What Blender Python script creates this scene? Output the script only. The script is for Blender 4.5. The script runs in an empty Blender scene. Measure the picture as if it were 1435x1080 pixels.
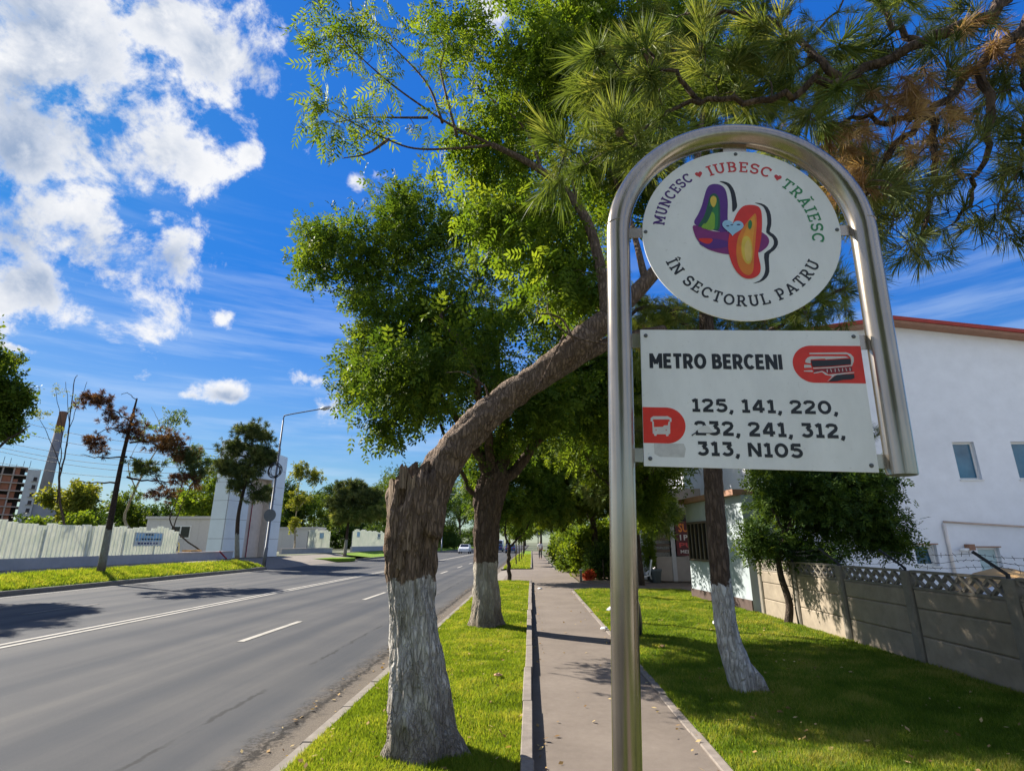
import bpy, bmesh, math, random
import numpy as np
from mathutils import Vector, Matrix, noise as mnoise
R = math.radians
S = bpy.context.scene
COL = S.collection

# ------------------------------------------------------------------ camera
cam_d = bpy.data.cameras.new('camera')
cam_d.sensor_width = 36.0
cam_d.lens = 36.0 * 750 / 1435
cam_d.clip_start = 0.05
cam_d.clip_end = 6000
cam = bpy.data.objects.new('camera', cam_d)
COL.objects.link(cam)
PITCH, YAW = 16.348, 2.015            # tilted up, turned slightly left of the road axis (+Y)
cam.location = (0, 0, 1.6)
cam.rotation_euler = (R(90 + PITCH), 0, R(YAW))
S.camera = cam

# ------------------------------------------------------------------ light
SUN_EL = 37.0
SUN_AZ = -58.0                         # degrees from +Y towards +X
SUN_DIR = Vector((math.sin(R(SUN_AZ)) * math.cos(R(SUN_EL)), math.cos(R(SUN_AZ)) * math.cos(R(SUN_EL)), math.sin(R(SUN_EL))))
sun_d = bpy.data.lights.new('sun', 'SUN')
sun_d.energy = 2.3
sun_d.angle = R(0.53)
sun_d.color = (1.0, 0.93, 0.82)
sun = bpy.data.objects.new('sun', sun_d)
sun.rotation_euler = SUN_DIR.to_track_quat('Z', 'Y').to_euler()
sun.location = (-30, 30, 40)
COL.objects.link(sun)

S.view_settings.view_transform = 'Standard'
S.view_settings.look = 'None'
S.view_settings.gamma = 1.0
S.view_settings.use_curve_mapping = False
S.view_settings.exposure = 2.4
S.cycles.max_bounces = 6
S.cycles.diffuse_bounces = 3
S.cycles.glossy_bounces = 3
S.cycles.transmission_bounces = 3
S.cycles.caustics_reflective = False
S.cycles.caustics_refractive = False
S.cycles.sample_clamp_indirect = 6.0
S.cycles.sample_clamp_direct = 5.0
S.cycles.use_denoising = True

# ------------------------------------------------------------------ world: Nishita sky with scattered clouds
W = bpy.data.worlds.new('World'); S.world = W; W.use_nodes = True
def world():
    nt = W.node_tree; nt.nodes.clear()
    N, L = nt.nodes.new, nt.links.new
    out = N('ShaderNodeOutputWorld'); bg = N('ShaderNodeBackground')
    L(bg.outputs[0], out.inputs[0])
    STR = 0.10
    bg.inputs['Strength'].default_value = STR
    sky = N('ShaderNodeTexSky'); sky.sky_type = 'NISHITA'; sky.sun_disc = False
    sky.sun_elevation = R(SUN_EL); sky.sun_rotation = R(SUN_AZ % 360)
    sky.air_density = 1.0; sky.dust_density = 0.35; sky.ozone_density = 2.5
    hs = N('ShaderNodeHueSaturation'); hs.inputs['Saturation'].default_value = 1.1
    # tame the glare round the sun the way the photograph's exposure does: brightness is compressed, hue kept
    bw = N('ShaderNodeRGBToBW'); L(sky.outputs[0], bw.inputs[0])
    pw = N('ShaderNodeMath'); pw.operation = 'POWER'; L(bw.outputs[0], pw.inputs[0]); pw.inputs[1].default_value = -.62
    cs = N('ShaderNodeVectorMath'); cs.operation = 'SCALE'; L(sky.outputs[0], cs.inputs[0]); L(pw.outputs[0], cs.inputs[3])
    L(cs.outputs[0], hs.inputs['Color'])
    tint = N('ShaderNodeMix'); tint.data_type = 'RGBA'; tint.blend_type = 'MULTIPLY'; tint.inputs[0].default_value = 1.0
    hz = N('ShaderNodeValToRGB'); he = hz.color_ramp.elements
    he[0].position = 0.0; he[0].color = (.47, .57, .62, 1); he[1].position = .42; he[1].color = (.062, .275, .545, 1)
    tc0 = N('ShaderNodeTexCoord'); sp0 = N('ShaderNodeSeparateXYZ'); L(tc0.outputs['Generated'], sp0.inputs[0]); L(sp0.outputs[2], hz.inputs[0]); L(hz.outputs[0], tint.inputs[7])
    L(hs.outputs[0], tint.inputs[6])
    tc = N('ShaderNodeTexCoord'); D = tc.outputs['Generated']
    def vm(op, a, b=None):
        n = N('ShaderNodeVectorMath'); n.operation = op
        for i, v in enumerate((a, b)):
            if v is None: continue
            if hasattr(v, 'is_output'): L(v, n.inputs[i])
            else: n.inputs[i].default_value = v
        return n
    def m(op, a, b=None, c=None, clamp=False):
        n = N('ShaderNodeMath'); n.operation = op; n.use_clamp = clamp
        for i, v in enumerate((a, b, c)):
            if v is None: continue
            if hasattr(v, 'is_output'): L(v, n.inputs[i])
            else: n.inputs[i].default_value = v
        return n.outputs[0]
    def sstep(x, a, b):
        n = N('ShaderNodeMapRange'); n.interpolation_type = 'SMOOTHSTEP'
        n.inputs[1].default_value = a; n.inputs[2].default_value = b; L(x, n.inputs[0])
        return n.outputs[0]
    def fbm(vec, scale, detail, rough, dist=0.0):
        n = N('ShaderNodeTexNoise'); n.inputs['Scale'].default_value = scale; n.inputs['Detail'].default_value = detail
        n.inputs['Roughness'].default_value = rough; n.inputs['Distortion'].default_value = dist; L(vec, n.inputs['Vector'])
        return n.outputs[0]
    # cloud cells: (direction, angular radius, vertical squash)
    cells = [((-0.638,0.527,0.561), .20, 1), ((-0.589,0.604,0.537), .17, 1), ((-0.607,0.498,0.619), .17, 1), ((-0.535,0.642,0.549), .085, 1), ((-0.673,0.556,0.488), .15, 1),
             ((-0.682,0.608,0.406), .15, 1), ((-0.621,0.666,0.412), .14, 1), ((-0.557,0.719,0.417), .10, 1), ((-0.503,0.748,0.433), .058, 1), ((-0.558,0.751,0.354), .055, 1), ((-0.687,0.641,0.343), .11, 1.2),
             ((-0.447,0.585,0.677), .105, 1), ((-0.397,0.618,0.678), .085, 1), ((-0.493,0.533,0.688), .09, 1), ((-0.394,0.569,0.722), .05, 1),
             ((-0.380,0.685,0.622), .062, 1), ((-0.430,0.688,0.584), .034, 1), ((-0.502,0.790,0.353), .034, 1.3),
             ((-0.604,0.759,0.244), .062, 1.9), ((-0.496,0.837,0.231), .085, 3.2), ((-0.365,0.889,0.275), .062, 2.0), ((-0.345,0.910,0.231), .075, 1.5),
             ((-0.052,0.625,0.779), .060, 1), ((-0.704,0.663,0.255), .05, 5), ((-0.242,0.763,0.599), .03, 1), ((-0.288,0.756,0.587), .02, 1), ((-0.541,0.810,0.225), .04, 3)]
    acc = None
    for c, r, q in cells:
        a = vm('SUBTRACT', D, c).outputs[0]
        if q != 1: a = vm('MULTIPLY', a, (1, 1, q)).outputs[0]
        ln = vm('LENGTH', a).outputs['Value']
        am = 1.0 if r > .08 else .72
        w = m('MULTIPLY_ADD', ln, -am / r, am)
        acc = w if acc is None else m('SMOOTH_MAX', acc, w, .25)
    # cloud goes on outside the frame, its cover raised to brighten shaded sides
    big = fbm(D, 2.3, 3, .5)
    sep = N('ShaderNodeSeparateXYZ'); L(D, sep.inputs[0])
    side = sstep(vm('DOT_PRODUCT', D, (0.12, 0.96, 0.25)).outputs['Value'], .55, .25)
    rest = m('MULTIPLY', m('MULTIPLY_ADD', big, 5.0, -1.6), side)
    rest = m('MULTIPLY', rest, sstep(sep.outputs[2], .03, .2))
    acc = m('MAXIMUM', acc, m('SUBTRACT', rest, m('MULTIPLY', m('SUBTRACT', 1.0, side), 5.0)))
    n1 = fbm(D, 8.5, 13, .64, .2)
    raw = m('ADD', m('MINIMUM', acc, .85), m('MULTIPLY_ADD', n1, 4.2, -2.60))
    dens = sstep(raw, -.16, .42)
    sh = vm('ADD', D, tuple(SUN_DIR * 0.028)).outputs[0]
    n2 = fbm(sh, 8.5, 8, .6, .2); n1b = fbm(D, 8.5, 8, .6, .2)
    lit = m('MULTIPLY_ADD', m('SUBTRACT', n1b, n2), 4.5, .16)
    thick = sstep(m('MULTIPLY_ADD', acc, .75, m('MULTIPLY', raw, .35)), .34, 1.0)
    grey = m('MULTIPLY', thick, m('SUBTRACT', .95, lit, clamp=True), clamp=True)
    cc = N('ShaderNodeMix'); cc.data_type = 'RGBA'
    CV = 1.0 / STR
    cc.inputs[6].default_value = (.180 * CV, .182 * CV, .187 * CV, 1)
    cc.inputs[7].default_value = (.062 * CV, .082 * CV, .118 * CV, 1)
    L(grey, cc.inputs[0])
    # thin streaks of cirrus lower down
    st = vm('MULTIPLY', D, (1.4, 1.4, 15)).outputs[0]
    cir = m('MULTIPLY', sstep(fbm(st, 2.2, 6, .6), .40, .70), m('MULTIPLY', sstep(sep.outputs[2], .62, .30), sstep(sep.outputs[2], -.02, .08)))
    mx0 = N('ShaderNodeMix'); mx0.data_type = 'RGBA'
    L(m('MULTIPLY', cir, .30), mx0.inputs[0]); L(tint.outputs[2], mx0.inputs[6]); mx0.inputs[7].default_value = (.13 * CV, .157 * CV, .195 * CV, 1)
    mx = N('ShaderNodeMix'); mx.data_type = 'RGBA'
    L(dens, mx.inputs[0]); L(mx0.outputs[2], mx.inputs[6]); L(cc.outputs[2], mx.inputs[7])
    L(mx.outputs[2], bg.inputs['Color'])
world()

# ------------------------------------------------------------------ materials
def new_mat(name):
    m = bpy.data.materials.new(name); m.use_nodes = True
    nt = m.node_tree
    return m, nt, nt.nodes['Principled BSDF'], nt.nodes.new, nt.links.new
def ramp_node(nt, fac, stops, interp='LINEAR'):
    r = nt.nodes.new('ShaderNodeValToRGB'); r.color_ramp.interpolation = interp
    e = r.color_ramp.elements
    while len(e) > 1: e.remove(e[-1])
    e[0].position = stops[0][0]; e[0].color = (*stops[0][1], 1)
    for p, c in stops[1:]:
        k = e.new(p); k.color = (*c, 1)
    nt.links.new(fac, r.inputs[0]); return r.outputs[0]
def noise_node(nt, vec, scale, detail=4, rough=.55, dist=0):
    n = nt.nodes.new('ShaderNodeTexNoise')
    n.inputs['Scale'].default_value = scale; n.inputs['Detail'].default_value = detail
    n.inputs['Roughness'].default_value = rough; n.inputs['Distortion'].default_value = dist
    if vec is not None: nt.links.new(vec, n.inputs['Vector'])
    return n.outputs[0]
def mixc(nt, fac, a, b, mode='MIX'):
    n = nt.nodes.new('ShaderNodeMix'); n.data_type = 'RGBA'; n.blend_type = mode
    for sock, v in ((n.inputs[0], fac), (n.inputs[6], a), (n.inputs[7], b)):
        if hasattr(v, 'is_output'): nt.links.new(v, sock)
        elif isinstance(v, (int, float)): sock.default_value = v
        else: sock.default_value = (*v, 1)
    return n.outputs[2]
def mathn(nt, op, a, b=None, c=None, clamp=False):
    n = nt.nodes.new('ShaderNodeMath'); n.operation = op; n.use_clamp = clamp
    for i, v in enumerate((a, b, c)):
        if v is None: continue
        if hasattr(v, 'is_output'): nt.links.new(v, n.inputs[i])
        else: n.inputs[i].default_value = v
    return n.outputs[0]
def stepn(nt, x, a, b):
    n = nt.nodes.new('ShaderNodeMapRange'); n.interpolation_type = 'SMOOTHSTEP'
    n.inputs[1].default_value = a; n.inputs[2].default_value = b; nt.links.new(x, n.inputs[0])
    return n.outputs[0]
def geo_pos(nt): return nt.nodes.new('ShaderNodeNewGeometry').outputs['Position']
def obj_pos(nt): return nt.nodes.new('ShaderNodeTexCoord').outputs['Object']
def scaled(nt, vec, s):
    n = nt.nodes.new('ShaderNodeVectorMath'); n.operation = 'MULTIPLY'; n.inputs[1].default_value = s
    nt.links.new(vec, n.inputs[0]); return n.outputs[0]
def sepxyz(nt, vec):
    n = nt.nodes.new('ShaderNodeSeparateXYZ'); nt.links.new(vec, n.inputs[0]); return n.outputs
def bump(nt, bsdf, h, strength=.4, dist=.01):
    b = nt.nodes.new('ShaderNodeBump'); b.inputs['Strength'].default_value = strength; b.inputs['Distance'].default_value = dist
    nt.links.new(h, b.inputs['Height']); nt.links.new(b.outputs[0], bsdf.inputs['Normal'])
def flat(name, c, rough=.6, metal=0., var=.12, scale=6., spec=.5):
    m, nt, b, N, L = new_mat(name)
    p = geo_pos(nt)
    n = noise_node(nt, p, scale, 5)
    col = ramp_node(nt, n, [(.25, tuple(x * (1 - var) for x in c)), (.75, tuple(min(1, x * (1 + var)) for x in c))])
    L(col, b.inputs['Base Color']); b.inputs['Roughness'].default_value = rough; b.inputs['Metallic'].default_value = metal
    b.inputs['Specular IOR Level'].default_value = spec
    return m
def leaf_mat(name, dark, mid, light, trans=.35, rough=.55, patch=1.1):
    m, nt, b, N, L = new_mat(name)
    at = N('ShaderNodeAttribute'); at.attribute_name = 'rnd'
    n = noise_node(nt, geo_pos(nt), patch, 2)
    f = mathn(nt, 'ADD', mathn(nt, 'MULTIPLY', at.outputs['Fac'], .75), mathn(nt, 'MULTIPLY_ADD', n, 1.1, -.42), clamp=True)
    col = ramp_node(nt, f, [(.05, dark), (.5, mid), (.95, light)])
    L(col, b.inputs['Base Color']); b.inputs['Roughness'].default_value = max(rough, .58); b.inputs['Specular IOR Level'].default_value = .10
    t = N('ShaderNodeBsdfTranslucent'); mx = N('ShaderNodeMixShader'); mx.inputs[0].default_value = trans
    tcol = mixc(nt, 1.0, col, (1.5, 1.35, .5), 'MULTIPLY'); L(tcol, t.inputs[0])
    L(b.outputs[0], mx.inputs[1]); L(t.outputs[0], mx.inputs[2])
    L(mx.outputs[0], nt.nodes['Material Output'].inputs[0])
    return m
def bark_mat(name, c1, c2, wash=None, sc=(15, 15, 5.0), washc=(.62, .61, .57), soil=.8):
    m, nt, b, N, L = new_mat(name)
    o = obj_pos(nt)
    v = scaled(nt, o, sc)
    n = noise_node(nt, v, 1.0, 7, .62, .5)
    vo = N('ShaderNodeTexVoronoi'); vo.feature = 'DISTANCE_TO_EDGE'; vo.inputs['Scale'].default_value = 1.25
    wob = N('ShaderNodeVectorMath'); wob.operation = 'ADD'
    nv = N('ShaderNodeTexNoise'); nv.inputs['Scale'].default_value = 2.; L(v, nv.inputs['Vector'])
    L(v, wob.inputs[0]); L(nv.outputs['Color'], wob.inputs[1]); L(wob.outputs[0], vo.inputs['Vector'])
    crack = stepn(nt, vo.outputs[0], 0.0, .22)
    h = mathn(nt, 'MULTIPLY_ADD', n, .8, mathn(nt, 'MULTIPLY', crack, .55))
    fine = noise_node(nt, o, 60, 3)
    col = ramp_node(nt, mathn(nt, 'MULTIPLY_ADD', fine, .25, mathn(nt, 'MULTIPLY', n, .75)), [(.3, c1), (.7, c2)])
    col = mixc(nt, mathn(nt, 'MULTIPLY_ADD', crack, -.5, .5), col, tuple(x * .45 for x in c1))
    if wash is not None:
        z = sepxyz(nt, o)[2]
        edge = mathn(nt, 'ADD', z, mathn(nt, 'MULTIPLY_ADD', noise_node(nt, o, 7, 6), .36, -.18))
        f = stepn(nt, edge, wash + .012, wash - .012)
        low = stepn(nt, mathn(nt, 'ADD', z, mathn(nt, 'MULTIPLY', noise_node(nt, o, 5, 5), .7)), .25, 1.30)     # splashed with soil near the ground
        worn = stepn(nt, mathn(nt, 'MULTIPLY_ADD', n, .7, mathn(nt, 'MULTIPLY', noise_node(nt, o, 3.3, 4), .55)), .44, .74)
        wc = mixc(nt, mathn(nt, 'MULTIPLY_ADD', crack, -.42, .42), washc, tuple(x * .42 for x in washc))
        wc = mixc(nt, mathn(nt, 'MULTIPLY', worn, .62), wc, (.21, .18, .145))
        wc = mixc(nt, mathn(nt, 'MULTIPLY_ADD', low, -soil, soil), wc, (.125, .092, .062))
        col = mixc(nt, f, col, wc)
    L(col, b.inputs['Base Color']); b.inputs['Roughness'].default_value = .92; b.inputs['Specular IOR Level'].default_value = .2
    bump(nt, b, h, 1.0, .03)
    return m
def ground_grass(name, c1, c2, c3):
    m, nt, b, N, L = new_mat(name)
    p = geo_pos(nt)
    n1 = noise_node(nt, p, .9, 4); n2 = noise_node(nt, p, 22, 4, .7)
    f = mathn(nt, 'ADD', mathn(nt, 'MULTIPLY', n1, .6), mathn(nt, 'MULTIPLY', n2, .4))
    L(ramp_node(nt, f, [(.32, c1), (.5, c2), (.68, c3)]), b.inputs['Base Color'])
    b.inputs['Roughness'].default_value = .95; b.inputs['Specular IOR Level'].default_value = .1
    bump(nt, b, n2, .8, .04)
    return m
def stone_mat(name, c, var=.25, sc=9., stain=.4, rough=.9, bs=.35):
    m, nt, b, N, L = new_mat(name)
    p = geo_pos(nt)
    n1 = noise_node(nt, p, sc, 6, .65); n2 = noise_node(nt, p, sc * .16, 4); n3 = noise_node(nt, p, 140, 2)
    col = ramp_node(nt, n1, [(.25, tuple(x * (1 - var) for x in c)), (.75, tuple(x * (1 + var) for x in c))])
    col = mixc(nt, mathn(nt, 'MULTIPLY', stepn(nt, n2, .45, .75), stain), col, tuple(x * .55 for x in c))
    L(col, b.inputs['Base Color']); b.inputs['Roughness'].default_value = rough; b.inputs['Specular IOR Level'].default_value = .25
    bump(nt, b, mathn(nt, 'MULTIPLY_ADD', n3, .4, n1), bs, .008)
    return m

M = {}
def mats():
    # brushed stainless steel
    m, nt, b, N, L = new_mat('brushed_steel')
    o = obj_pos(nt)
    n = noise_node(nt, scaled(nt, o, (90, 90, 1.4)), 1, 5, .6); n2 = noise_node(nt, o, 5, 5); n3 = noise_node(nt, o, 220, 2)
    L(ramp_node(nt, mathn(nt, 'MULTIPLY_ADD', n2, .5, mathn(nt, 'MULTIPLY', n, .5)), [(.3, (.30, .255, .205)), (.7, (.47, .41, .34))]), b.inputs['Base Color'])
    b.inputs['Metallic'].default_value = .92
    L(mathn(nt, 'MULTIPLY_ADD', n, .10, mathn(nt, 'MULTIPLY_ADD', n2, .12, .11)), b.inputs['Roughness'])
    bump(nt, b, mathn(nt, 'ADD', n3, n), .03, .002)
    M['steel'] = m
    # sign plates: white enamel, faintly weathered
    m, nt, b, N, L = new_mat('sign_white')
    o = obj_pos(nt)
    n = noise_node(nt, scaled(nt, o, (3, 3, 1.2)), 3, 6, .65); n2 = noise_node(nt, o, 90, 3)
    c = ramp_node(nt, n, [(.3, (.78, .78, .775)), (.6, (.88, .88, .875))])
    c = mixc(nt, mathn(nt, 'MULTIPLY', stepn(nt, n2, .63, .75), .22), c, (.42, .40, .37))
    L(c, b.inputs['Base Color']); b.inputs['Roughness'].default_value = .38
    M['plate'] = m
    for k, c in dict(ink_black=(.012, .014, .02), ink_red=(.74, .030, .014), ink_letter_red=(.58, .04, .04), ink_purple=(.065, .018, .17), ink_violet=(.10, .02, .22),
                     ink_green=(.02, .22, .07), ink_magenta=(.22, .02, .17), ink_dgreen=(.012, .10, .05), ink_mgreen=(.02, .20, .05), ink_lgreen=(.22, .42, .03),
                     ink_yellow=(.75, .52, .06), ink_orange=(.78, .22, .012), ink_lorange=(.82, .33, .02), ink_dorange=(.62, .16, .01), ink_paleyellow=(.80, .55, .14), ink_heart=(.35, .60, .82),
                     ink_palewhite=(.66, .62, .60), ink_dred=(.22, .012, .02), ink_navy=(.03, .04, .16)).items():
        M[k] = flat(k, c, .42, var=.10, scale=35)
    # asphalt carriageway
    m, nt, b, N, L = new_mat('asphalt')
    p = geo_pos(nt); xyz = sepxyz(nt, p)
    str_ = noise_node(nt, scaled(nt, p, (1.5, .05, 1)), 1, 5, .6)
    n1 = noise_node(nt, p, .5, 5); n2 = noise_node(nt, p, 85, 4, .75)
    f = mathn(nt, 'ADD', mathn(nt, 'MULTIPLY', str_, .5), mathn(nt, 'MULTIPLY_ADD', n1, .25, mathn(nt, 'MULTIPLY', n2, .25)))
    col = ramp_node(nt, f, [(.34, (.042, .046, .053)), (.5, (.070, .071, .074)), (.64, (.105, .101, .096))])
    # wheel tracks polished a little darker and bluer, an old tar seam, cracks
    tr = None
    for cx in (-3.0, -4.35, -6.4, -7.9, -10.4, -11.6, -14.2, -15.6):
        w = stepn(nt, mathn(nt, 'ABSOLUTE', mathn(nt, 'ADD', xyz[0], mathn(nt, 'MULTIPLY_ADD', n1, .25, -cx - .12))), .42, .05)
        tr = w if tr is None else mathn(nt, 'MAXIMUM', tr, w)
    col = mixc(nt, mathn(nt, 'MULTIPLY', tr, .5), col, (.034, .040, .050))
    seam = stepn(nt, mathn(nt, 'ABSOLUTE', mathn(nt, 'ADD', xyz[0], mathn(nt, 'MULTIPLY_ADD', noise_node(nt, p, 3.5, 7, .7), .22, 3.15))), .045, .01)
    col = mixc(nt, mathn(nt, 'MULTIPLY', seam, mathn(nt, 'MULTIPLY', stepn(nt, noise_node(nt, p, 1.3, 2), .42, .55), .7)), col, (.03, .03, .03))
    # the gutter: sand and soil washed against the kerb
    gut = stepn(nt, mathn(nt, 'ADD', xyz[0], mathn(nt, 'MULTIPLY_ADD', noise_node(nt, p, 4.2, 8, .75), .9, -.45)), -2.62, -2.22)
    col = mixc(nt, mathn(nt, 'MULTIPLY', gut, .85), col, ramp_node(nt, n2, [(.3, (.075, .06, .045)), (.7, (.20, .168, .132))]))
    rough_edge = stepn(nt, mathn(nt, 'ABSOLUTE', mathn(nt, 'ADD', xyz[0], mathn(nt, 'MULTIPLY_ADD', noise_node(nt, p, 3.0, 8, .75), .7, 2.05))), .22, .06)
    col = mixc(nt, mathn(nt, 'MULTIPLY', rough_edge, mathn(nt, 'MULTIPLY', stepn(nt, noise_node(nt, p, 30, 4, .7), .42, .58), .75)), col, (.028, .024, .02))
    crk = stepn(nt, mathn(nt, 'ABSOLUTE', mathn(nt, 'ADD', xyz[0], mathn(nt, 'MULTIPLY_ADD', noise_node(nt, p, 5.1, 8, .75), .45, 2.12))), .05, .005)
    col = mixc(nt, mathn(nt, 'MULTIPLY', crk, .8), col, (.018, .016, .014))
    L(col, b.inputs['Base Color']); b.inputs['Roughness'].default_value = .88; b.inputs['Specular IOR Level'].default_value = .10
    bump(nt, b, mathn(nt, 'ADD', n2, mathn(nt, 'MULTIPLY', crk, -1.5)), .35, .01)
    M['asphalt'] = m
    # footpath: warm worn asphalt
    m, nt, b, N, L = new_mat('path_asphalt')
    p = geo_pos(nt)
    n1 = noise_node(nt, p, 1.1, 6, .6); n2 = noise_node(nt, p, 130, 3, .8); n3 = noise_node(nt, p, 12, 5, .7)
    f = mathn(nt, 'ADD', mathn(nt, 'MULTIPLY', n1, .45), mathn(nt, 'MULTIPLY_ADD', n3, .25, mathn(nt, 'MULTIPLY', n2, .3)))
    L(ramp_node(nt, f, [(.3, (.105, .086, .071)), (.5, (.162, .134, .111)), (.72, (.225, .19, .158))]), b.inputs['Base Color'])
    b.inputs['Roughness'].default_value = .9; b.inputs['Specular IOR Level'].default_value = .2
    bump(nt, b, n2, .4, .006)
    M['path'] = m
    M['paint'] = stone_mat('road_paint', (.34, .32, .28), .25, 14, .55)
    M['kerb'] = stone_mat('kerb_concrete', (.21, .185, .155), .25, 10, .45)
    M['pathkerb'] = stone_mat('path_kerb_concrete', (.21, .18, .155), .3, 8, .5)
    M['fence_conc'] = stone_mat('fence_concrete', (.30, .25, .19), .22, 5, .5, .92, .4)
    M['fence_post'] = stone_mat('fence_post_concrete', (.22, .195, .16), .22, 7, .5)
    M['soil'] = stone_mat('soil', (.12, .085, .055), .4, 12, .5, 1, .9)
    M['turf'] = ground_grass('turf', (.04, .058, .014), (.085, .115, .022), (.17, .15, .06))
    M['turf_far'] = ground_grass('turf_far', (.09, .155, .016), (.14, .23, .022), (.19, .26, .035))
    M['yard'] = stone_mat('yard_ground', (.11, .12, .07), .3, 3, .4)
    M['yard_bounce'] = stone_mat('yard_bounce', (.42, .40, .36), .15, 2, .25)  # made-up pale surface, added to bounce light onto the building front
    M['pavement'] = stone_mat('pavement', (.19, .165, .138), .2, 6, .3)
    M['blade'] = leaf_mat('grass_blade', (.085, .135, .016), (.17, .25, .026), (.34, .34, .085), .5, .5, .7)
    M['blade_shade'] = leaf_mat('grass_blade_shaded', (.075, .13, .018), (.145, .23, .028), (.33, .32, .09), .5, .5, .6)  # darker copy of the blade colour for the shaded lawn
    M['ash'] = leaf_mat('ash_leaf', (.05, .10, .014), (.115, .19, .024), (.20, .265, .036), .5, .38)
    M['ash_dark'] = leaf_mat('ash_leaf_dense', (.04, .085, .016), (.09, .155, .024), (.19, .26, .036), .42, .34)
    M['leaf_dark'] = leaf_mat('leaf_dark', (.022, .05, .014), (.045, .088, .018), (.09, .14, .024), .3, .45)
    M['leaf_mid'] = leaf_mat('leaf_mid', (.045, .078, .012), (.09, .145, .018), (.17, .22, .03), .4, .42)
    M['leaf_bright'] = leaf_mat('leaf_bright', (.06, .11, .012), (.12, .19, .02), (.22, .28, .04), .45, .3)
    M['leaf_yellow'] = leaf_mat('leaf_yellow', (.09, .12, .02), (.17, .20, .03), (.27, .27, .06), .45, .45)
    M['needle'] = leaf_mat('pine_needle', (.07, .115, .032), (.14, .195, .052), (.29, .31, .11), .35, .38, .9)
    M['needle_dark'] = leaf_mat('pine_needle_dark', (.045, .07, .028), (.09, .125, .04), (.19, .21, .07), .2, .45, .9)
    M['needle_brown'] = leaf_mat('pine_needle_dead', (.20, .115, .065), (.38, .25, .15), (.55, .40, .26), .3, .6, 1.4)
    M['needle_rust'] = leaf_mat('pine_needle_rust', (.06, .030, .022), (.13, .062, .042), (.20, .11, .065), .25, .6, 1.0)
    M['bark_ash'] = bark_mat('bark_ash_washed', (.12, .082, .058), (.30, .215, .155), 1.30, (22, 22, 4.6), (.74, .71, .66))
    M['needle_tan'] = leaf_mat('pine_needle_tan', (.10, .05, .022), (.17, .09, .042), (.24, .14, .06), .2, .6, 1.2)
    M['wood_broken'] = bark_mat('broken_wood', (.20, .14, .095), (.40, .30, .21), None, (30, 30, 2.5))
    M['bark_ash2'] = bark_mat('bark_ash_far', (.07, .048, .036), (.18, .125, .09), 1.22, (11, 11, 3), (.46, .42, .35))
    M['bark_pine'] = bark_mat('bark_pine_washed', (.07, .048, .037), (.17, .12, .09), 1.14, (15, 15, 4), (.74, .74, .74), .25)
    M['bark'] = bark_mat('bark', (.05, .037, .029), (.13, .098, .075))
    M['bark_left'] = bark_mat('bark_left_pine', (.030, .022, .018), (.085, .060, .045), 1.75, (8, 8, 3), (.30, .33, .29))
    M['bark_pale'] = bark_mat('bark_pale', (.24, .19, .12), (.46, .40, .29), None, (3, 3, 3))
    M['twig'] = flat('twig', (.075, .055, .042), .9)
    M['deadtwig'] = flat('dead_twig', (.23, .17, .13), .9)
    M['render'] = stone_mat('white_render', (.80, .82, .86), .06, 2.2, .16, .9, .25)
    M['render2'] = stone_mat('annex_render', (.38, .43, .45), .10, 3, .25, .9, .2)
    M['plinth'] = stone_mat('plinth', (.10, .07, .06), .3, 6, .3)
    M['roof_red'] = flat('roof_red', (.36, .035, .02), .55, var=.2)
    M['soffit'] = flat('soffit', (.30, .16, .10), .8)
    M['frame_white'] = flat('frame_white', (.74, .74, .72), .4, var=.05)
    M['frame_brown'] = flat('frame_brown', (.10, .07, .05), .6)
    m, nt, b, N, L = new_mat('window_glass')
    n = noise_node(nt, geo_pos(nt), 1.5, 3)
    L(ramp_node(nt, n, [(.3, (.03, .10, .17)), (.7, (.07, .19, .29))]), b.inputs['Base Color']); b.inputs['Roughness'].default_value = .06; b.inputs['Specular IOR Level'].default_value = .7  # blue of the reflected sky is put into the base colour
    M['glass'] = m
    M['glass_dark'] = flat('dark_glass', (.012, .012, .014), .12, var=.3)
    M['blind'] = flat('window_blind', (.42, .55, .56), .4, var=.08)
    M['copper'] = flat('copper_pipe', (.55, .42, .34), .5, .1)
    M['pipe_white'] = flat('pipe_white', (.75, .68, .62), .45)
    M['black_iron'] = flat('black_iron', (.012, .013, .02), .6)
    M['sheet_metal'] = flat('pale_sheet_metal', (.80, .83, .77), .42, .1, .06, 2)
    m, nt, b, N, L = new_mat('pale_fence_sheet')
    n = noise_node(nt, geo_pos(nt), 1.6, 4); c = ramp_node(nt, n, [(.3, (.76, .79, .72)), (.7, (.88, .88, .82))])
    L(c, b.inputs['Base Color']); b.inputs['Roughness'].default_value = .45
    t = N('ShaderNodeBsdfTranslucent'); L(c, t.inputs[0]); mx = N('ShaderNodeMixShader'); mx.inputs[0].default_value = .36
    L(b.outputs[0], mx.inputs[1]); L(t.outputs[0], mx.inputs[2]); L(mx.outputs[0], nt.nodes['Material Output'].inputs[0])
    M['sheet_metal'] = m
    M['paint_worn'] = stone_mat('road_paint_worn', (.13, .125, .115), .3, 14, .6)
    M['low_wall'] = stone_mat('low_wall_render', (.42, .42, .44), .1, 3, .25)
    M['coping'] = stone_mat('coping', (.62, .55, .50), .1, 5, .1)
    M['cladding'] = flat('white_cladding', (.68, .74, .80), .35, .1, .04, 1.5)
    M['recess'] = stone_mat('recess_plaster', (.62, .55, .49), .1, 3, .3)
    M['seam'] = flat('seam_dark', (.12, .13, .15), .8)
    M['cabin'] = flat('cabin_panel', (.60, .57, .55), .6, var=.06)
    M['cabin_roof'] = flat('cabin_roof', (.55, .52, .50), .6)
    M['galv'] = flat('galvanised', (.11, .12, .135), .6, .1)
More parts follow.
